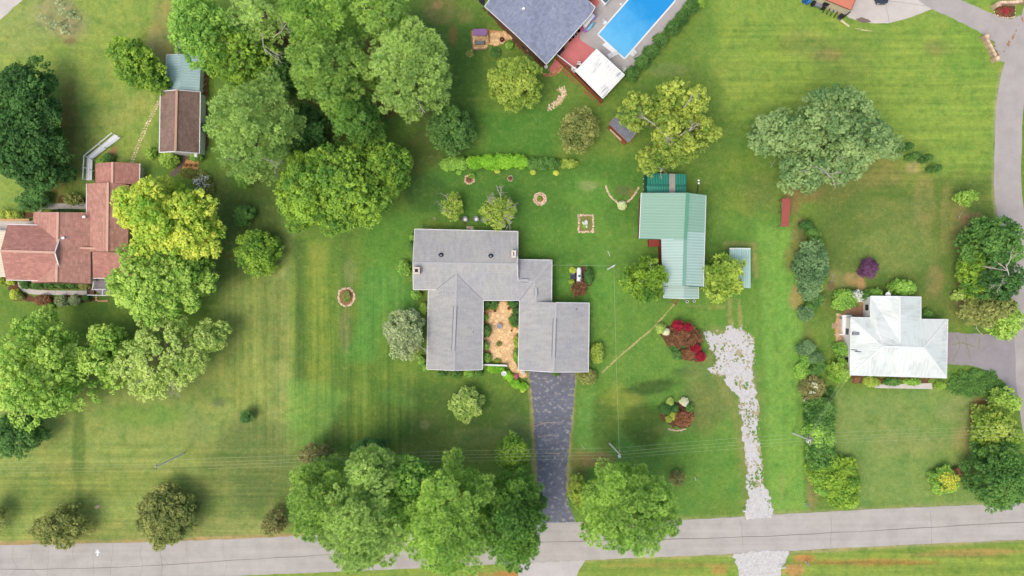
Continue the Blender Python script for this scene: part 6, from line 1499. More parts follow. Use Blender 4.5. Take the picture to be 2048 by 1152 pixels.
for k in range(26):
    u = k / 25; px, py = 317 - 53 * u - 3 * math.sin(u * 3.1), 204 + 120 * u
    for s in (-1, 1): stone(t, px + s * 2.2 + RR.uniform(-.6, .6), py + RR.uniform(-.8, .8), .34, .15)
for o in t.children: o.location.z = -.01

# flagstones: irregular cells cut by half planes
def flagging(name, label, cat, poly, spacing, seed, gap=.05, hgt=.05, bed=True, mat=None):
    t = thing(name, label, cat, (*G(sum(p[0] for p in poly) / len(poly), sum(p[1] for p in poly) / len(poly)), 0))
    q = [G(*p) for p in poly]
    if bed: MB().prism(q, -.03, .02).build('bed', M_FLAGBED, t)
    r = random.Random(seed)
    x0, x1, y0, y1 = min(p[0] for p in q), max(p[0] for p in q), min(p[1] for p in q), max(p[1] for p in q)
    pts = []
    yy, row = y0, 0
    while yy < y1 + spacing:
        xx = x0 + (spacing / 2 if row % 2 else 0)
        while xx < x1 + spacing:
            pts.append((xx + r.uniform(-.45, .45) * spacing, yy + r.uniform(-.45, .45) * spacing)); xx += spacing
        yy += spacing * .87; row += 1
    d = sdist(np.array([p[0] for p in pts]), np.array([p[1] for p in pts]), q)
    for i, c in enumerate(pts):
        if d[i] < spacing * .12: continue
        cell = [(c[0] - spacing, c[1] - spacing), (c[0] + spacing, c[1] - spacing), (c[0] + spacing, c[1] + spacing), (c[0] - spacing, c[1] + spacing)]
        for j, e in enumerate(pts):
            if j == i: continue
            dx, dy = e[0] - c[0], e[1] - c[1]; l2 = dx * dx + dy * dy
            if l2 > 5.5 * spacing * spacing: continue
            lim = .5 - gap / 2 / math.sqrt(l2)
            out = []
            for k in range(len(cell)):
                a, b = cell[k], cell[(k + 1) % len(cell)]
                fa = ((a[0] - c[0]) * dx + (a[1] - c[1]) * dy) / l2 - lim; fb = ((b[0] - c[0]) * dx + (b[1] - c[1]) * dy) / l2 - lim
                if fa <= 0: out.append(a)
                if (fa < 0) != (fb < 0): s = fa / (fa - fb); out.append((a[0] + (b[0] - a[0]) * s, a[1] + (b[1] - a[1]) * s))
            cell = out
            if len(cell) < 3: break
        if len(cell) >= 3: MB().prism(cell, 0, hgt * r.uniform(.8, 1.25)).build('flagstone', mat or M_FLAG, t)
    return t
flagging('courtyard_paving', 'tan flagstone courtyard paving inside the arms of the grey house', 'patio', [(998, 602), (1014, 602), (1018, 612), (1026, 620), (1030, 628), (1020, 634), (1018, 644), (1024, 654), (1036, 656), (1037, 664), (1031, 672), (1030, 690), (1026, 705), (1028, 720), (1037, 738), (1040, 742), (1054, 744), (1055, 754), (1046, 757), (1034, 752), (1024, 744), (1014, 728), (1000, 725), (984, 722), (982, 706), (968, 702), (967, 694), (974, 690), (974, 682), (967, 678), (981, 674), (982, 656), (974, 648), (968, 642), (974, 630), (967, 622), (980, 618), (990, 622), (997, 612)], .62, 3)
flagging('swing_terrace_paving', 'flagstone patio between the swing terrace and the blue grey roofed house', 'patio', [(978, 60), (1000, 62), (1022, 66), (1026, 76), (1012, 82), (1000, 90), (988, 93), (980, 84)], .55, 4)
flagging('bungalow_paving', 'worn paved yard on the west side of the white bungalow', 'patio', [(1675, 626), (1690, 632), (1700, 636), (1699, 690), (1672, 684), (1670, 650)], .62, 6, mat=plain('worn_paver', C(184, 158, 130), .95, .25, 3, per_object=.25))
flagging('brick_walk', 'curved brick and stone walk at the corner of the blue grey roofed house', 'walkway', [(1086, 146), (1096, 148), (1106, 144), (1114, 136), (1122, 130), (1127, 134), (1118, 146), (1104, 152), (1088, 154)], .4, 7, mat=plain('walk_brick', C(176, 110, 84), .95, .2, 4, per_object=.15))

# swing terrace: stone deck with covered swing and bench
sw = thing('swing_terrace', 'raised stone deck with timber edging behind the blue grey roofed house', 'terrace', (*G(960, 80), 0))
MB().prism([G(942, 62), G(978, 58), G(979, 84), G(974, 98), G(950, 100), G(944, 90)], -.02, .14).build('bed', M_FLAGBED, sw)
for k in range(70):
    px, py = RR.uniform(946, 974), RR.uniform(63, 97)
    if k % 10 == 9: continue
    x, y = G(px, py); MB().box((x, y, .15), (.36, .26, .04 + .004 * (k % 5)), RR.choice((0, 1.57)) + RR.uniform(-.1, .1)).build('flagstone', M_FLAG, sw)
for p, q in (((942, 63), (946, 99)), ((946, 99.5), (974, 98.5)), ((976.5, 60), (979, 86))): MB().bar((*G(*p), .2), (*G(*q), .2), .2, .2).build('timber', M_WOOD, sw)
gl = thing('garden_swing', 'garden swing with purple canopy on the stone deck', 'swing seat', (*G(960, 66), 0))
for s in (-1, 1):
    x, y = G(960, 66); MB().path([(x + s * 1.05, y - .6, .1), (x + s * .95, y, 1.75), (x + s * 1.05, y + .6, .1)], .05, 6).build('side_frame', M_GREYMET, gl)
MB().box((*A(959.5, 64.5, 1.8)[:2], 1.8), (2.1, 1.0, .06), .04, .12).build('canopy', plain('purple_canvas', C(150, 112, 158), .8, .1), gl)
MB().box((*G(960, 68), .55), (1.5, .6, .12)).build('seat', plain('white_cushion', C(238, 226, 240), .8, .05), gl)
MB().box((*G(960, 63), .85), (1.5, .12, .5)).build('backrest', bpy.data.materials['purple_canvas'], gl)
be = thing('garden_bench', 'grey slatted bench on the lower half of the stone deck', 'bench', (*G(960, 87), 0))
for k in range(5): MB().box((*G(960, 84.5 + k * 1.4), .58), (1.5, .09, .04)).build('slat', M_GREYMET, be)
for s in (-1, 1):
    x, y = G(960, 87); MB().box((x + s * .75, y, .4), (.07, .6, .5)).build('side_frame', M_DARKMET, be)
MB().box((*G(960, 91.5), .85), (1.5, .06, .45)).build('backrest', M_GREYMET, be)
fp_ = thing('fire_pit', 'small dark fire pit on the flagstones near the swing', 'fire pit', (*G(1004, 80), 0))
MB().lathe((*G(1004, 80), .02), [(.36, 0), (.4, .3), (.34, .3), (.3, .12)], 12).build('bowl', plain('fire_pit_iron', C(92, 46, 44), .7, .3, 6), fp_)
MB().box((*G(1003.5, 80), .25), (.4, .1, .1), .5).build('log', M_WOOD, fp_)
gd = thing('dark_grill', 'black covered grill on the flagstones by the house wall', 'grill', (*G(1021, 67), 0))
MB().box((*G(1021, 67), .55), (1.0, .5, .5), -.5).build('lid', M_BLACK, gd); MB().box((*G(1021, 67), .2), (.9, .42, .5), -.5).build('cabinet', M_DARKMET, gd)

def pot(name, label, px, py, r, h, mat, flower=None, cat='pot'):
    x, y = G(px, py); t = thing(name, label, cat, (x, y, 0))
    MB().lathe((x, y, 0), [(r * .65, 0), (r, h), (r * .86, h), (r * .8, h * .8)], 14).build('vessel', mat, t)
    if flower:
        rs = np.random.RandomState(int(px * 7 + py)); n = 60
        c = np.stack([rs.normal(size=n) * r * .45, rs.normal(size=n) * r * .45, h + rs.rand(n) * r * .7], -1)
        nn = unit(rs.normal(size=(n, 3)) + np.array([0, 0, 1.2])); tt = unit(np.cross(nn, rs.normal(size=(n, 3))))
        q = diamonds(c, tt, np.cross(nn, tt), np.full(n, r * .5), np.full(n, r * .36))
        o = link('flower', quads_mesh('flower', q, rs.rand(n)), PAL[flower], t); o['kind'] = 'stuff'
    else: MB().lathe((x, y, h * .78), [(r * .78, 0), (r * .78, .01)], 12).build('soil', M_MULCH, t)
    return t
M_TERRA = plain('terracotta', C(168, 104, 78), .85, .12)
M_POTW = plain('white_stoneware', C(232, 228, 220), .6, .06)
M_POTG = plain('grey_stoneware', C(150, 152, 160), .7, .1)
M_POTO = plain('olive_stoneware', C(126, 116, 70), .8, .2)
pot('planter_pot', 'white planter at the lower corner of the blue grey roof', 1092, 135.5, .3, .6, M_POTW)
pot('planter_pot', 'pale round table pot beside the dark barrel near the blue grey house', 1056.7, 100.5, .3, .55, M_POTW)
pot('dark_barrel', 'dark barrel next to the pale round pot', 1048, 95, .34, .6, M_BLACK, cat='barrel')
pot('pink_flower_pot', 'pot of pink flowers on the curved courtyard border', 1032, 752, .42, .5, M_TERRA, 'pinkf')
pot('white_flower_pot', 'pot of white and pink flowers by the garage corner', 1046, 744.5, .34, .45, M_POTW, 'whitef')
pot('courtyard_pot', 'dark brown pot by the east inner corner of the courtyard', 1017.5, 616.5, .26, .4, plain('brown_glaze', C(92, 70, 44), .5, .1))
pot('courtyard_pot', 'dark little pot beside the mound shrub of the courtyard', 990, 622, .2, .35, M_BLACK)
pot('courtyard_pot', 'small brown pot on the east side of the flagstones', 1023, 661.5, .15, .3, M_MULCH)
pot('round_planter', 'wide olive round planter in the lower courtyard', 998, 687.5, .42, .35, M_POTO, 'olive')
bbt = thing('bird_bath', 'grey stone bird bath in the middle of the courtyard', 'bird bath', (*G(999, 652), 0))
MB().lathe((*G(999, 652), 0), [(.28, 0), (.26, .08), (.1, .16), (.09, .62)], 14).build('pedestal', M_POTG, bbt)
MB().lathe((*G(999, 652), .62), [(.12, 0), (.4, .1), (.42, .14), (.36, .13), (.12, .07)], 18).build('basin', M_POTG, bbt)
ur = thing('white_urn', 'tilted white stone urn at the top of the curved border', 'urn', (*G(1008, 746), 0))
MB().lathe((*G(1008, 746), 0), [(.22, 0), (.2, .08), (.1, .18), (.3, .5), (.4, .85), (.42, .9), (.3, .88), (.15, .7)], 16).build('bowl', M_WHITE, ur)
MB().box((*G(1007, 748), .04), (.5, .5, .1), .6).build('plinth', M_WHITE, ur)
pot('white_post_pot', 'small white pot at the end of the courtyard wall', 1013.5, 731, .16, .5, M_POTW)
cw = thing('courtyard_wall', 'thin white wall closing the mouth of the courtyard', 'wall', (*G(990, 728), 0))
MB().bar((*G(966, 727.8), 1.1), (*G(1013, 729.8), 1.1), .14, 1.1).build('wall', M_WHITEW, cw)
MB().bar((*G(966, 727.8), 1.18), (*G(1014, 729.8), 1.18), .24, .08).build('coping', M_WHITE, cw)

# gas tank
gt = thing('gas_tank', 'white propane gas tank lying in its planted bed', 'gas tank', (*G(1158, 551), 0))
sheet('tank_bed', ragged_poly([(1152, 536), (1166, 533), (1184, 536), (1188, 556), (1182, 572), (1150, 572), (1150, 545)], 1, 5, 2), .006, M_MULCH)
x, y = G(1157.4, 551); prof = [(.02, -1.3), (.2, -1.27), (.33, -1.16), (.38, -1.02), (.385, 1.02), (.33, 1.16), (.2, 1.27), (.02, 1.3)]
tm = MB(); n = 18
for r_, yy in prof:
    for i in range(n):
        a = 6.283 * i / n; tm.v.append((x + r_ * math.cos(a), y + yy, .62 + r_ * math.sin(a)))
for k in range(len(prof) - 1):
    for i in range(n): tm.f.append((k * n + i, k * n + (i + 1) % n, (k + 1) * n + (i + 1) % n, (k + 1) * n + i))
tm.build('tank', plain('tank_white', C(240, 238, 236), .35, .04), gt, True)
for s in (-.75, .75): MB().box((x, y + s, .14), (.6, .2, .3)).build('foot', M_CONC, gt)
MB().lathe((x + .02, y - .1, .96), [(.2, 0), (.2, .12), (.14, .2), (.03, .22)], 14).build('valve_dome', plain('valve_blue', C(72, 110, 136), .5, .1), gt)
ac = thing('utility_cabinet', 'grey metal cabinet between the gas tank and the house', 'utility box', (*G(1145, 554), 0))
MB().box((*G(1145, 554), .4), (.75, .6, .8)).build('case', M_GREYMET, ac); MB().box((*G(1145, 554), .82), (.8, .66, .05)).build('lid', M_DARKMET, ac)
pot('water_barrel', 'pale round barrel beside the grey cabinet', 1145.2, 547.5, .27, .7, M_POTG, cat='barrel')
for k, (px, py, lb) in enumerate(((930.7, 439, 'round grey wicker chair with white cushion nearer the thin half bare tree'), (952.6, 438.7, 'round grey wicker chair with white cushion nearer the grey twigged tree'), (968, 440.5, 'weathered grey wicker chair half hidden under the grey twigged tree'))):
    x, y = G(px, py); t = thing('wicker_chair', lb, 'chair', (x, y, 0), 'wicker chairs behind the grey house')
    MB().lathe((x, y, 0), [(.28, 0), (.24, .2), (.36, .36), (.42, .42), (.1, .40)], 16).build('seat_base', M_GREYMET, t)
    mb = MB(); pts = [(x + .42 * math.cos(a), y + .42 * math.sin(a), .42 + .34 * max(0, math.sin(a) + .4)) for a in [i * .2618 for i in range(-3, 16)]]
    mb.path(pts, .05, 6).build('back_rim', M_GREYMET, t)
    if k < 2: MB().box((x, y - .02, .47), (.42, .4, .1), .1).build('cushion', M_WHITE, t)
for k, (px, py, m, lb) in enumerate(((911, 437.5, M_POTW, 'white stone pot under the thin half bare tree'), (921, 438, M_POTO, 'olive pot between the thin tree and the wicker chair'), (929.5, 447.5, M_POTO, 'dark pot below the wicker chairs'), (870, 437.5, M_POTW, 'lone white pot on the lawn behind the west wing'))):
    pot('garden_pot', lb, px, py, .17, .35, m)
dsx = thing('door_step', 'pair of tan stone steps at the back door of the grey house', 'step', (*G(941, 456), 0))
for k in range(4): MB().box((*G(936.5 + (k % 2) * 7, 454.5 + (k // 2) * 3.4), .09), (.53, .25, .18 - .0 * k)).build('block', M_STONE, dsx)
wp = thing('white_post', 'short white post at the back eave of the west wing', 'post', (*G(846.5, 455), 0)); MB().box((*G(846.5, 454), .75), (.1, .1, 1.5)).build('post', M_WHITE, wp); MB().lathe((*G(846.5, 454), 1.5), [(.08, 0), (.03, .08)], 8).build('cap', M_WHITE, wp)

# pool things
lo = thing('sun_lounger', 'white slatted sun lounger beside the pool steps', 'sun lounger', (*G(1225, 111), 0))
a0, a1 = Vector((*G(1215.5, 115), .0)), Vector((*G(1234.5, 105.5), 0)); d = (a1 - a0).normalized(); nrm = Vector((-d.y, d.x, 0)); ang = math.atan2(d.y, d.x)
for k in range(9):
    c = a0.lerp(a1, (k + .5) / 9); MB().box((c.x, c.y, .42 + (.04 * (k - 5) if k > 5 else 0)), (.13, .62, .04), ang).build('slat', M_WHITE, lo)
for s in (-1, 1):
    MB().bar(tuple(a0 + nrm * s * .33 + Vector((0, 0, .42))), tuple(a1 + nrm * s * .33 + Vector((0, 0, .46))), .06, .1).build('side_rail', M_WHITE, lo)
    for u in (.1, .85):
        c = a0.lerp(a1, u) + nrm * s * .3; MB().box((c.x, c.y, .21), (.06, .06, .42)).build('leg', M_WHITE, lo)
def chair(label, px, py, rot, group=None):
    x, y = G(px, py); t = thing('patio_chair', label, 'chair', (x, y, 0), group)
    o = lambda u, v: (x + u * math.cos(rot) - v * math.sin(rot), y + u * math.sin(rot) + v * math.cos(rot))
    MB().box((*o(0, 0), .42), (.55, .55, .06), rot).build('seat', M_WHITE, t)
    MB().box((*o(0, .3), .75), (.55, .06, .6), rot, -.25).build('backrest', M_WHITE, t)
    for s in (-1, 1):
        MB().box((*o(s * .3, 0), .6), (.07, .5, .05), rot).build('armrest', M_WHITE, t)
        for v in (-.22, .24): MB().box((*o(s * .27, v), .21), (.06, .06, .42), rot).build('leg', M_WHITE, t)
chair('white chair on the house side of the pool edge', 1208.5, 47.5, .9)
chair('white chair pair half nearer the hedge on the pool deck', 1268, 106, 2.2, 'white chairs at the hedge side of the pool')
chair('white chair pair half nearer the water on the pool deck', 1263.5, 111, 2.3, 'white chairs at the hedge side of the pool')
chair('white chair by the corner of the pavilion on the red terrace', 1157.5, 131.5, .1)
chair('white chair at the pool deck corner near the hedge', 1248.5, 141, .6)
dk = thing('dark_chair', 'dark chair tucked under the pavilion corner', 'chair', (*G(1156, 137), 0)); MB().box((*G(1156, 137), .42), (.5, .5, .07)).build('seat', M_BLACK, dk); MB().box((*G(1156, 134), .7), (.5, .06, .5)).build('backrest', M_BLACK, dk)
tb = thing('round_table', 'white round lattice table against the fence of the red terrace', 'table', (*G(1147, 142), 0))
MB().lathe((*G(1147, 142), 0), [(.2, 0), (.05, .05), (.05, .66), (.48, .68), (.5, .72), (.46, .73)], 18).build('table_top', M_WHITE, tb); MB().lathe((*G(1147, 142), .73), [(.12, 0), (.1, .02)], 10).build('centre_cap', M_GREYMET, tb)
fl1 = thing('swim_ring', 'purple inflatable swim ring beside the house wall', 'swim ring', (*G(1171, 58.5), 0))
rg = MB(); cx_, cy_ = G(1171, 58.5)
rg.path([(cx_ + .42 * math.cos(a * .3927), cy_ + .42 * math.sin(a * .3927), .2) for a in range(17)], .16, 8).build('ring', plain('violet_vinyl', C(176, 112, 206), .3, .1), fl1, True)
fl2 = thing('pool_float', 'teal inflatable pool float', 'pool float', (*G(1181, 54), 0))
for k in range(5):
    c = Vector((*G(1178.5 + k * 1.4, 58.5 - k * 2.1), .25)); MB().tube(tuple(c + Vector((-.42, -.3, 0))), tuple(c + Vector((.42, .3, 0))), .15, .15, 8).build('air_tube', plain('aqua_vinyl', C(124, 196, 214), .3, .08) if k == 0 else bpy.data.materials['aqua_vinyl'], fl2, True)
fl3 = thing('pool_float', 'lilac inflatable lounger propped on the wall', 'pool float', (*G(1185, 42.5), 0))
for k in range(5):
    c = Vector((*G(1177 + k * 3.2, 47 - k * 2.6), .5)); MB().tube(tuple(c + Vector((-.12, -.2, -.2))), tuple(c + Vector((.12, .26, .2))), .14, .14, 8).build('air_tube', plain('lilac_vinyl', C(170, 140, 212), .3, .08) if k == 0 else bpy.data.materials['lilac_vinyl'], fl3, True)
for k, (px, py, m, lb) in enumerate(((1139.5, 82, M_TERRA, 'terracotta pot by the pool house wall nearest the grill'), (1146, 76, M_POTG, 'grey pot in the middle of the wall row'), (1151.5, 71, M_POTW, 'white pot in the wall row'), (1157, 63.5, M_BLACK, 'black pot in the wall row nearest the swim ring'))):
    pot('terrace_pot', lb, px, py, .26, .5, m)
gr = thing('gas_grill', 'black gas grill by the corner of the blue grey roof', 'grill', (*G(1120, 105), 0)); MB().box((*G(1120, 105), .85), (1.3, .6, .4), .8).build('lid', M_BLACK, gr); MB().box((*G(1120, 105), .35), (1.1, .5, .7), .8).build('cabinet', M_DARKMET, gr)
gz = thing('pool_bar', 'white topped bar counter with teal glass at the top edge of the pool deck', 'bar', (*G(1208, 6), 0))
MB().prism([G(1190, -6), G(1204, -18), G(1222, -2), G(1208, 15)], .03, 1.0).build('counter', M_WHITE, gz)
MB().prism([G(1204, 6), G(1213, -4), G(1219, 1), G(1210, 11)], 1.0, 1.06).build('glass_top', plain('teal_glass', C(70, 110, 124), .15, .1), gz)
bl = thing('pool_buoy', 'small white pump lid on the pool deck', 'pump lid', (*G(1241.5, 8.5), 0)); MB().lathe((*G(1241.5, 8.5), .03), [(.16, 0), (.16, .08), (.1, .12)], 12).build('lid', M_WHITE, bl); bl.name = 'pump_lid'

# stone gate planters by the lane
for nm, wall_, bed_, m in (('stone gate planter with wine red flowers at the top corner', [(1987, 14), (1994, 9), (2010, 8.5), (2028, 7.5), (2041, 5)], [(1987, 13), (1990, 29), (2006, 34), (2020, 35), (2029, 33), (2030, 12)], 'brownred'),
                           ('stone gate planter with a capped wall and shrubs beside the lane junction', [(1965, 77), (1970, 86), (1978, 101), (1985, 116), (1986, 121)], [(1972, 76), (1978, 84), (1990, 102), (1999, 111), (1990, 116), (1984, 110)], 'olive')):
    t = thing('stone_planter', nm, 'planter', (*G(*wall_[2]), 0), 'stone gate planters by the lane')
    MB().prism([G(*p) for p in bed_], -.02, .1).build('soil', M_MULCH, t)
    P_ = smooth_line(wall_, 7)
    for k in range(len(P_) - 1):
        p, q = P_[k], P_[k + 1]; a, b = Vector(G(*p)), Vector(G(*q)); c = (a + b) / 2; an_ = math.atan2((b - a).y, (b - a).x)
        MB().box((c.x, c.y, .45), ((b - a).length * 1.0, .5, .9 + RR.uniform(-.04, .04)), an_).build('stone', plain('gate_stone', C(196, 170, 142), .95, .22, 4, per_object=.2, bump=.4) if 'gate_stone' not in bpy.data.materials else bpy.data.materials['gate_stone'], t)
        if (b - a).length > .1: MB().box((c.x, c.y, .94 + RR.uniform(0, .02)), ((b - a).length * .96, .34, .08), an_).build('cap_stone', M_STONE, t)
    for e in (wall_[0], wall_[-1]):
        x, y = G(*e); MB().box((x, y, .6), (.75, .75, 1.2), .5).build('pier', bpy.data.materials['gate_stone'], t); MB().lathe((x, y, 1.2), [(.3, 0), (.3, .1), (.22, .16)], 12).build('pier_cap', M_STONE, t)
    n = len(bed_)
    for k in range(n):
        for u in (.0, .33, .66):
            p, q = bed_[k], bed_[(k + 1) % n]; stone(t, p[0] + (q[0] - p[0]) * u, p[1] + (q[1] - p[1]) * u, .34)
P('bed_flowers', 'wine red flowers filling the top corner planter', 'flowers', 2009, 23, 19, 9, .5, 'shrub', 'brownred', zb=.1, bloom=('red', .05))
P('bed_shrub', 'twiggy olive shrub in the lane side planter', 'shrub', 1982, 88, 9, 6, .8, 'thin', 'olive', zb=.1, dens=1.6, rot=60)
P('bed_shrub', 'low dry grass in the lower half of the lane side planter', 'shrub', 1991, 103, 7, 4, .5, 'shaggy', 'olive', zb=.1, rot=50)

# clutter at the orange roofed house
for k, (px, py, c, lb) in enumerate(((1607, 3, (44, 100, 176), 'blue wheelie bin at the corner of the orange roofed house'), (1613, 6, (60, 130, 200), 'paler blue bin next to the first one'))):
    t = thing('blue_bin', lb, 'bin', (*G(px, py), 0), 'blue bins by the orange roofed house'); MB().box((*G(px, py), .5), (.55, .6, 1.0), .35).build('bin', plain('blue_bin_plastic_%d' % k, C(*c), .5, .1), t); MB().box((*G(px, py), 1.03), (.6, .66, .06), .35).build('lid', plain('bin_lid_%d' % k, C(*c, k=.8), .5, .1), t)
g2 = thing('covered_grill', 'grey topped grill with black side shelves against the cream wall', 'grill', (*G(1633, 13.5), 0)); MB().box((*G(1633, 13.5), .75), (1.1, .7, .5), -.36).build('lid', M_GREYMET, g2)
for s in (-1, 1): MB().box((*G(1633 + s * 9.5, 13.5 + s * 3.4), .6), (.5, .6, .9), -.36).build('side_shelf', M_BLACK, g2)
for k in range(4):
    px, py = 1648 + k * 7.5, 18 + k * 3.4; x, y = G(px, py)
    t = thing('bicycle', ('bicycle parked first from the grey topped grill', 'bicycle parked second from the grey topped grill', 'teal bicycle parked third from the grey topped grill', 'bicycle parked nearest the house corner post')[k], 'bicycle', (x, y, 0), 'bicycles along the cream wall')
    an_ = 1.1; ux, uy = math.cos(an_), math.sin(an_)
    for s in (-1, 1):
        cx_, cy_ = x + s * .5 * ux, y + s * .5 * uy
        w_ = MB().path([(cx_ + .31 * math.cos(a * .5236) * ux, cy_ + .31 * math.cos(a * .5236) * uy, .34 + .31 * math.sin(a * .5236)) for a in range(13)], .035, 5).build('wheel', M_BLACK, t)
    fm = plain('bike_paint_%d' % k, C(*((60, 66, 72), (120, 120, 126), (80, 160, 176), (70, 60, 90))[k]), .4, .1)
    MB().path([(x - .5 * ux, y - .5 * uy, .34), (x, y, .3), (x + .35 * ux, y + .35 * uy, .8), (x - .15 * ux, y - .15 * uy, .8), (x - .5 * ux, y - .5 * uy, .34)], .03, 5).path([(x, y, .3), (x - .18 * ux, y - .18 * uy, .92)], .03, 5).path([(x + .35 * ux, y + .35 * uy, .8), (x + .5 * ux, y + .5 * uy, .34)], .03, 5).build('frame', fm, t)
    MB().box((x - .18 * ux, y - .18 * uy, .95), (.26, .13, .06), an_).build('saddle', M_BLACK, t)
    MB().path([(x + .33 * ux - .28 * uy, y + .33 * uy + .28 * ux, 1.0), (x + .36 * ux, y + .36 * uy, .94), (x + .33 * ux + .28 * uy, y + .33 * uy - .28 * ux, 1.0)], .025, 5).build('handlebar', M_GREYMET, t)
t = thing('storage_tub', 'violet grey storage tub by the house corner post', 'tub', (*G(1679, 35), 0)); MB().box((*G(1679, 35), .3), (.8, .6, .6), .9).build('tub', plain('violet_plastic', C(112, 104, 138), .5, .15), t); MB().box((*G(1679, 35), .62), (.86, .66, .06), .9).build('lid', M_BLACK, t)
lg = thing('cut_log', 'pale cut log lying on the grass below the concrete pad', 'log', (*G(1690, 47.5), 0)); MB().tube((*G(1681, 41), .14), (*G(1698, 53.5), .14), .2, .16, 9).build('log', plain('fresh_wood', C(214, 204, 156), .9, .2, 5), lg)
pp = thing('loose_pole', 'two thin pale poles lying on the grass near the pale log', 'poles', (*G(1728, 60), 0))
MB().tube((*G(1710, 57), .05), (*G(1736, 60.5), .05), .05, .04, 6).build('pole', bpy.data.materials['fresh_wood'], pp); MB().tube((*G(1722, 60.5), .06), (*G(1744, 62.5), .06), .06, .05, 6).build('pole', bpy.data.materials['fresh_wood'], pp)
car = thing('parked_car', 'dark parked car just peeking in at the top edge over the concrete pad', 'car', (*G(1760, -14), 0))
x, y = G(1760, -16)
MB().prism([(x - .9, y - 1.9), (x - .7, y - 2.15), (x + .7, y - 2.15), (x + .9, y - 1.9), (x + .9, y + 2), (x + .7, y + 2.2), (x - .7, y + 2.2), (x - .9, y + 2)], .3, .85).build('body', plain('dark_car_paint', C(70, 80, 92), .25, .05, 2, .3), car)
MB().prism([(x - .75, y - 1.3), (x + .75, y - 1.3), (x + .7, y + 1.4), (x - .7, y + 1.4)], .85, 1.4).build('cabin', M_GLASS, car)
for sx in (-1, 1):
    for sy in (-1.3, 1.35): MB().tube((x + sx * .7, y + sy, .32), (x + sx * .92, y + sy, .32), .32, .32, 14).build('wheel', M_BLACK, car)
    MB().box((x + sx * .6, y - 2.14, .66), (.32, .06, .14)).build('headlight', M_WHITE, car)

# barn front odds and ends
for k, (px, py, lb) in enumerate(((1373.6, 603, 'white rimmed ring planter nearest the barn porch'), (1387.5, 602, 'white rimmed ring planter farther from the barn porch'))):
    x, y = G(px, py); t = thing('ring_planter', lb, 'planter', (x, y, 0), 'ring planters in front of the barn porch')
    MB().path([(x + .2 * math.cos(a * .5236), y + .2 * math.sin(a * .5236), .3) for a in range(13)], .045, 6).build('rim', M_WHITE, t); MB().lathe((x, y, 0), [(.16, 0), (.2, .28)], 12).build('vessel', M_BLACK, t)
pot('white_pot', 'tiny white pot at the corner of the barn porch', 1369, 599, .12, .25, M_POTW); pot('white_pot', 'tiny pale pot by the dark green maple trunk', 1341, 604, .12, .25, M_POTG)
sk = thing('garden_stake', 'thin white stake lying on the lawn above the service pole', 'stake', (*G(1218, 507.5), 0)); MB().tube((*G(1215.7, 502), .03), (*G(1220, 512.5), .03), .04, .04, 6).build('stake', M_WHITE, sk)
sk2 = thing('white_marker', 'short white marker post on the lawn between the round pine and the gravel', 'post', (*G(1390, 957), 0)); MB().tube((*G(1389.8, 954), 0), (*G(1390, 959), .5), .06, .06, 6).build('post', M_WHITE, sk2)
fbk = thing('fallen_stick', 'thin pale stick on the lawn west of the power pole', 'stick', (*G(1167, 894), 0)); MB().path([(*G(1163, 889), .03), (*G(1166, 894), .05), (*G(1170, 898), .03)], .05, 5).build('stick', M_PALEBARK, fbk)
ms = thing('marker_stone', 'pale yellowish stone on the lawn above the arrow marking', 'stone', (*G(195, 1013), 0)); s_ = stone(ms, 195, 1013, .75, .5); stone(ms, 198.5, 1010.5, .4, .5)

def mailbox(label, px, py, lean, m):
    x, y = G(px, py); t = thing('mailbox', label, 'mailbox', (x, y, 0), 'mailboxes along the main road')
    MB().box((x, y, .52), (.1, .1, 1.04)).build('post', M_WHITE, t)
    b = MB(); c, s = math.cos(lean), math.sin(lean); n = 8
    for e in (-.28, .28):
        for (u, v) in [(-.12, 0), (.12, 0)] + [(.12 * math.cos(a * 3.1416 / n), .1 + .12 * math.sin(a * 3.1416 / n)) for a in range(n + 1)]:
            b.v.append((x + e * c - u * s, y + e * s + u * c, 1.04 + v))
    m_ = n + 3
    for i in range(m_): b.f.append((i, (i + 1) % m_, m_ + (i + 1) % m_, m_ + i))
    b.f.append(tuple(range(m_ - 1, -1, -1))); b.f.append(tuple(range(m_, 2 * m_)))
    b.build('box', m, t); MB().box((x + .3 * c, y + .3 * s, 1.12), (.02, .2, .2), lean).build('door', M_GREYMET, t)
mailbox('grey mailbox with white post on the grass east of the gravel drive', 1609, 1006.5, -.6, M_GREYMET)
mailbox('grey mailbox beyond the road next to the gravel apron', 1611, 1123, -1.2, M_GREYMET)
mailbox('white mailbox at the west edge of the gravel drive mouth', 1485, 1018.5, 0, M_WHITE)
wtr = thing('white_sign_rail', 'short white rail beside the gravel apron at the bottom edge', 'rail', (*G(1563, 1132), 0)); MB().bar((*G(1553, 1133), .8), (*G(1570, 1132), .8), .1, .12).build('rail', M_WHITE, wtr); MB().box((*G(1569, 1132), .4), (.1, .1, .8)).build('post', M_WHITE, wtr)

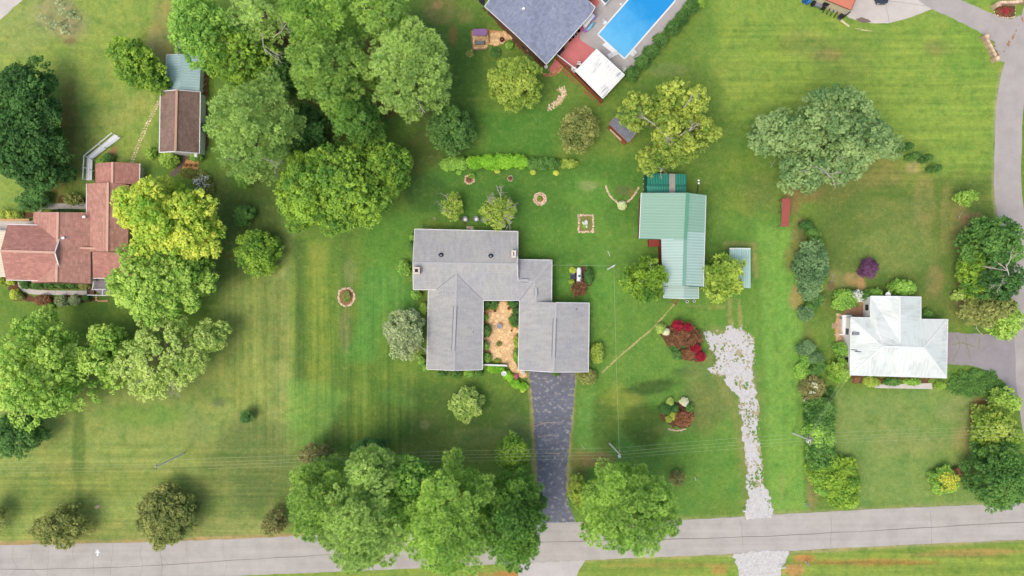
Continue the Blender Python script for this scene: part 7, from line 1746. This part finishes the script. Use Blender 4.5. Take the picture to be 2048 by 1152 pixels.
# dead wood and bits on the east side
def deadwood(label, pts, r0, seed, name='fallen_branch'):
    t = thing(name, label, 'branch', (*G(*pts[0]), 0)); r = np.random.RandomState(seed)
    P_ = [(*G(*p), .08 + .15 * r.rand()) for p in smooth_line(pts, 4)]
    mb = MB().path(P_, [r0 * (1 - .6 * i / len(P_)) for i in range(len(P_))], 5)
    for i in range(2, len(P_) - 1, 3):
        v = Vector(P_[i]); d = Vector((r.normal(), r.normal(), .25)).normalized(); mb.path([tuple(v), tuple(v + d * .7)], [r0 * .5, r0 * .15], 4)
    mb.build('branch', M_PALEBARK, t)
deadwood('bleached bent branch lying above the bungalow drive', [(1954, 643), (1952, 654), (1958, 664), (1967, 672)], .09, 1)
deadwood('short bleached stick on the red soil beside the lane trees', [(1936, 494), (1946, 495)], .06, 2)
deadwood('thin bleached branch by the pale young tree', [(1917, 437), (1920, 428), (1926, 422)], .05, 3)
deadwood('broken grey branch at the foot of the ivy bank', [(1966, 798), (1980, 802), (1996, 808)], .07, 4)
deadwood('bleached twig leaning on the lane above the ivy bank', [(2018, 664), (2026, 672), (2036, 680)], .06, 5)
deadwood('grey fallen stick at the edge of the silver maple shade', [(1541, 335), (1546, 326), (1551, 320)], .05, 6)
wt = thing('wheel_ornament', 'old wooden garden wheel ornament near the hedge row', 'garden ornament', (*G(1661, 572), 0))
x, y = G(1661, 572); MB().path([(x + .5 * math.cos(a * .5236), y + .5 * math.sin(a * .5236), .4 + .25 * math.sin(a * .5236)) for a in range(13)], .06, 6).build('rim', M_WOOD, wt)
for a in range(4): MB().tube((x + .5 * math.cos(a * .785), y + .5 * math.sin(a * .785), .4 + .25 * math.sin(a * .785)), (x - .5 * math.cos(a * .785), y - .5 * math.sin(a * .785), .4 - .25 * math.sin(a * .785)), .035).build('spoke', M_WOOD, wt)
deadwood('crooked dead twig above the old garden wheel', [(1660, 566), (1664, 556), (1667, 547)], .06, 7)
for k, (px, py, m, lb) in enumerate(((1692, 634, M_TERRA, 'terracotta pot at the back step of the bungalow'), (1689, 645, M_BLACK, 'black pot on the worn paving'), (1691, 659, M_MULCH, 'brown pot at the white porch of the bungalow'), (1682, 636, M_POTG, 'grey pot on the worn paving by the soil'), (1688, 652, M_TERRA, 'terracotta pot in the middle of the worn paving'))):
    pot('yard_pot', lb, px, py, .24, .4, m)
loose_sheet('mulch_bed', [(1690, 616), (1732, 606), (1738, 634), (1700, 640), (1680, 632)], .006, plain('bungalow_soil', C(150, 116, 90), .95, .3, 4), .18, 4, None, 51)
slab_walk('bungalow_walk', 'pale concrete walk of slabs along the front of the bungalow', [(1750, 769), (1800, 768), (1863, 766)], [(1749, 776), (1800, 777), (1865, 778)], M_SLAB, 7, .05)
loose_sheet('mulch_bed', [(1702, 750), (1860, 756), (1858, 770), (1704, 768)], .006, M_MULCH, .18, 3, None, 52)
loose_sheet('mulch_bed', [(1316, 655), (1350, 645), (1400, 670), (1410, 722), (1370, 722), (1350, 715), (1330, 690)], .006, M_MULCH, .18, 5, None, 53)
loose_sheet('mulch_bed', [(1318, 815), (1340, 802), (1380, 804), (1390, 830), (1380, 856), (1345, 858), (1322, 840)], .006, M_MULCH, .18, 4, None, 54)
loose_sheet('mulch_bed', [(880, 320), (1160, 320), (1156, 336), (890, 340)], .006, plain('hedge_litter', C(98, 92, 56), .95, .3, 5), .2, 4, .6, 55)
for k in range(12):
    px, py = 416 + RR.uniform(-2, 2), 146 + k * 5
    if k in (0, 5): continue
sp = thing('wood_stack', 'stack of split firewood along the teal annex wall', 'woodpile', (*G(414, 165), 0))
for k in range(16):
    x, y = G(413.5 + RR.uniform(-.6, .6), 141 + k * 3.5); MB().tube((x - .3, y, .2 + .18 * (k % 3)), (x + .3, y + .05, .2 + .18 * (k % 3)), .13, .12, 7).build('log', plain('split_wood', C(150, 100, 68), .9, .3, 6, per_object=.3) if k == 0 else bpy.data.materials['split_wood'], sp)
# lamp arm at the barn
la = thing('yard_lamp', 'black post with two white lamps behind the barn ridge', 'lamp post', (*G(1393.8, 386), 0))
MB().path([(*A(1393.8, 387, 3.2),), (*A(1395.5, 374, 4.2),), (*A(1397.4, 362, 4.6),)], .07, 6).build('post', M_BLACK, la)
for s in (0, 5.5): MB().lathe((*A(1397 + s * .05, 361 + s, 4.6),), [(.1, 0), (.16, .12), (.1, .18)], 10).build('lamp', M_WHITE, la)

# ------------------------------------------------------------------ power poles and lines
def pole(label, bx, by, tx, ty, h, arms, name='power_pole'):
    x0, y0 = G(bx, by); x1, y1, _ = A(tx, ty, h)
    t = thing(name, label, 'power pole', (x0, y0, 0), 'power poles on the front lawns' if name == 'power_pole' else None)
    MB().tube((x0, y0, -.3), (x1, y1, h), .15, .1, 10).build('pole', plain('pole_wood', C(242, 236, 228), .9, .15, 5) if 'pole_wood' not in bpy.data.materials else bpy.data.materials['pole_wood'], t)
    for dz, l in arms:
        u = 1 - dz / h; c = (x0 + (x1 - x0) * u, y0 + (y1 - y0) * u, h - dz)
        MB().box((c[0], c[1], c[2]), (.12, l, .1)).build('crossarm', M_WOOD, t)
        for s in (-1, 0, 1): MB().lathe((c[0], c[1] + s * l * .45, c[2] + .05), [(.05, 0), (.07, .1), (.03, .18)], 8).build('insulator', M_POTW, t)
    return t, (x1, y1, h)
p1, e1 = pole('leaning bare power pole above the olive crape myrtle', 368, 906.5, 311, 934, 9.3, ((.15, 1.0),))
p2, e2 = pole('power pole with white insulators above the single round pine', 1219, 887, 1240, 909, 9.3, ((.3, 1.1),))
p3, e3 = pole('power pole carrying a grey transformer can beside the thick hedge', 1586, 866, 1620, 880.5, 9.3, ((.2, 1.4),))
x, y, z = e3
for s, m in ((.0, M_POTW), (.42, M_GREYMET)): MB().lathe((x + .1 + s * .6, y - .35 + s, z - 1.2), [(.22, 0), (.24, .1), (.24, .75), (.12, .85)], 14).build('transformer', m, p3)
x, y, z = e2; MB().lathe((x - .05, y - .35, z - .7), [(.2, 0), (.22, .1), (.22, .6), (.1, .7)], 14).build('transformer', M_POTW, p2)
p4, e4 = pole('short service pole on the lawn beside the gas tank bed', 1215.5, 538.5, 1228, 531.5, 6.2, (), 'service_pole')
MB().box((e4[0], e4[1], 6.0), (.5, .1, .1), .6).build('crossarm', M_WHITE, p4)
M_WIRE = plain('wire', C(184, 194, 158), .5, .05)
def wire(label, p, q, sag, r=.011, n=22, group='power lines along the road'):
    t = MB(); pts = []
    for i in range(n + 1):
        u = i / n; pts.append((p[0] + (q[0] - p[0]) * u, p[1] + (q[1] - p[1]) * u, p[2] + (q[2] - p[2]) * u - sag * 4 * u * (1 - u)))
    t.path(pts, r, 4)
    o = t.build('power_line', M_WIRE); tag(o, label, 'power line', group)
W0, W5 = A(-260, 946, 9.3), A(2320, 857, 9.3)
for k, (dy, dz) in enumerate(((.45, .25), (0, .25), (-.5, .25), (.9, -.3))):
    w = ('back strand', 'middle strand', 'front strand', 'thin outermost strand')[k]
    o = lambda e: (e[0], e[1] + dy, e[2] + dz)
    wire(w + ' of the power line from the photo edge to the leaning bare pole', o(W0), o(e1), .5)
    wire(w + ' of the power line over the roadside pines', o(e1), o(e2), .9)
    wire(w + ' of the power line crossing the gravel drive', o(e2), o(e3), .6)
    wire(w + ' of the power line over the lower lot to the lane', o(e3), o(W5), .7)
wire('service wire from the power pole to the short service pole', (e2[0], e2[1], e2[2] - .6), (e4[0], e4[1], 6.1), .5, .016, 22, 'service wires')
wire('service wire from the short service pole to the grey house', (e4[0], e4[1], 6.1), A(1104, 530, 2.9), .3, .016, 22, 'service wires')
wire('upper service wire from the transformer pole to the bungalow', (e3[0], e3[1] + .2, e3[2] - .6), A(1700, 735, 3.0), .4, .016, 22, 'service wires')
wire('lower service wire from the transformer pole to the bungalow', (e3[0], e3[1] - .3, e3[2] - .8), A(1703, 748, 3.0), .7, .016, 22, 'service wires')
print('objects', len(SC.objects), 'tris', sum(sum(len(p.vertices) - 2 for p in o.data.polygons) if len(o.data.polygons) < 3000 else 2 * len(o.data.polygons) for o in SC.objects if o.type == 'MESH'))
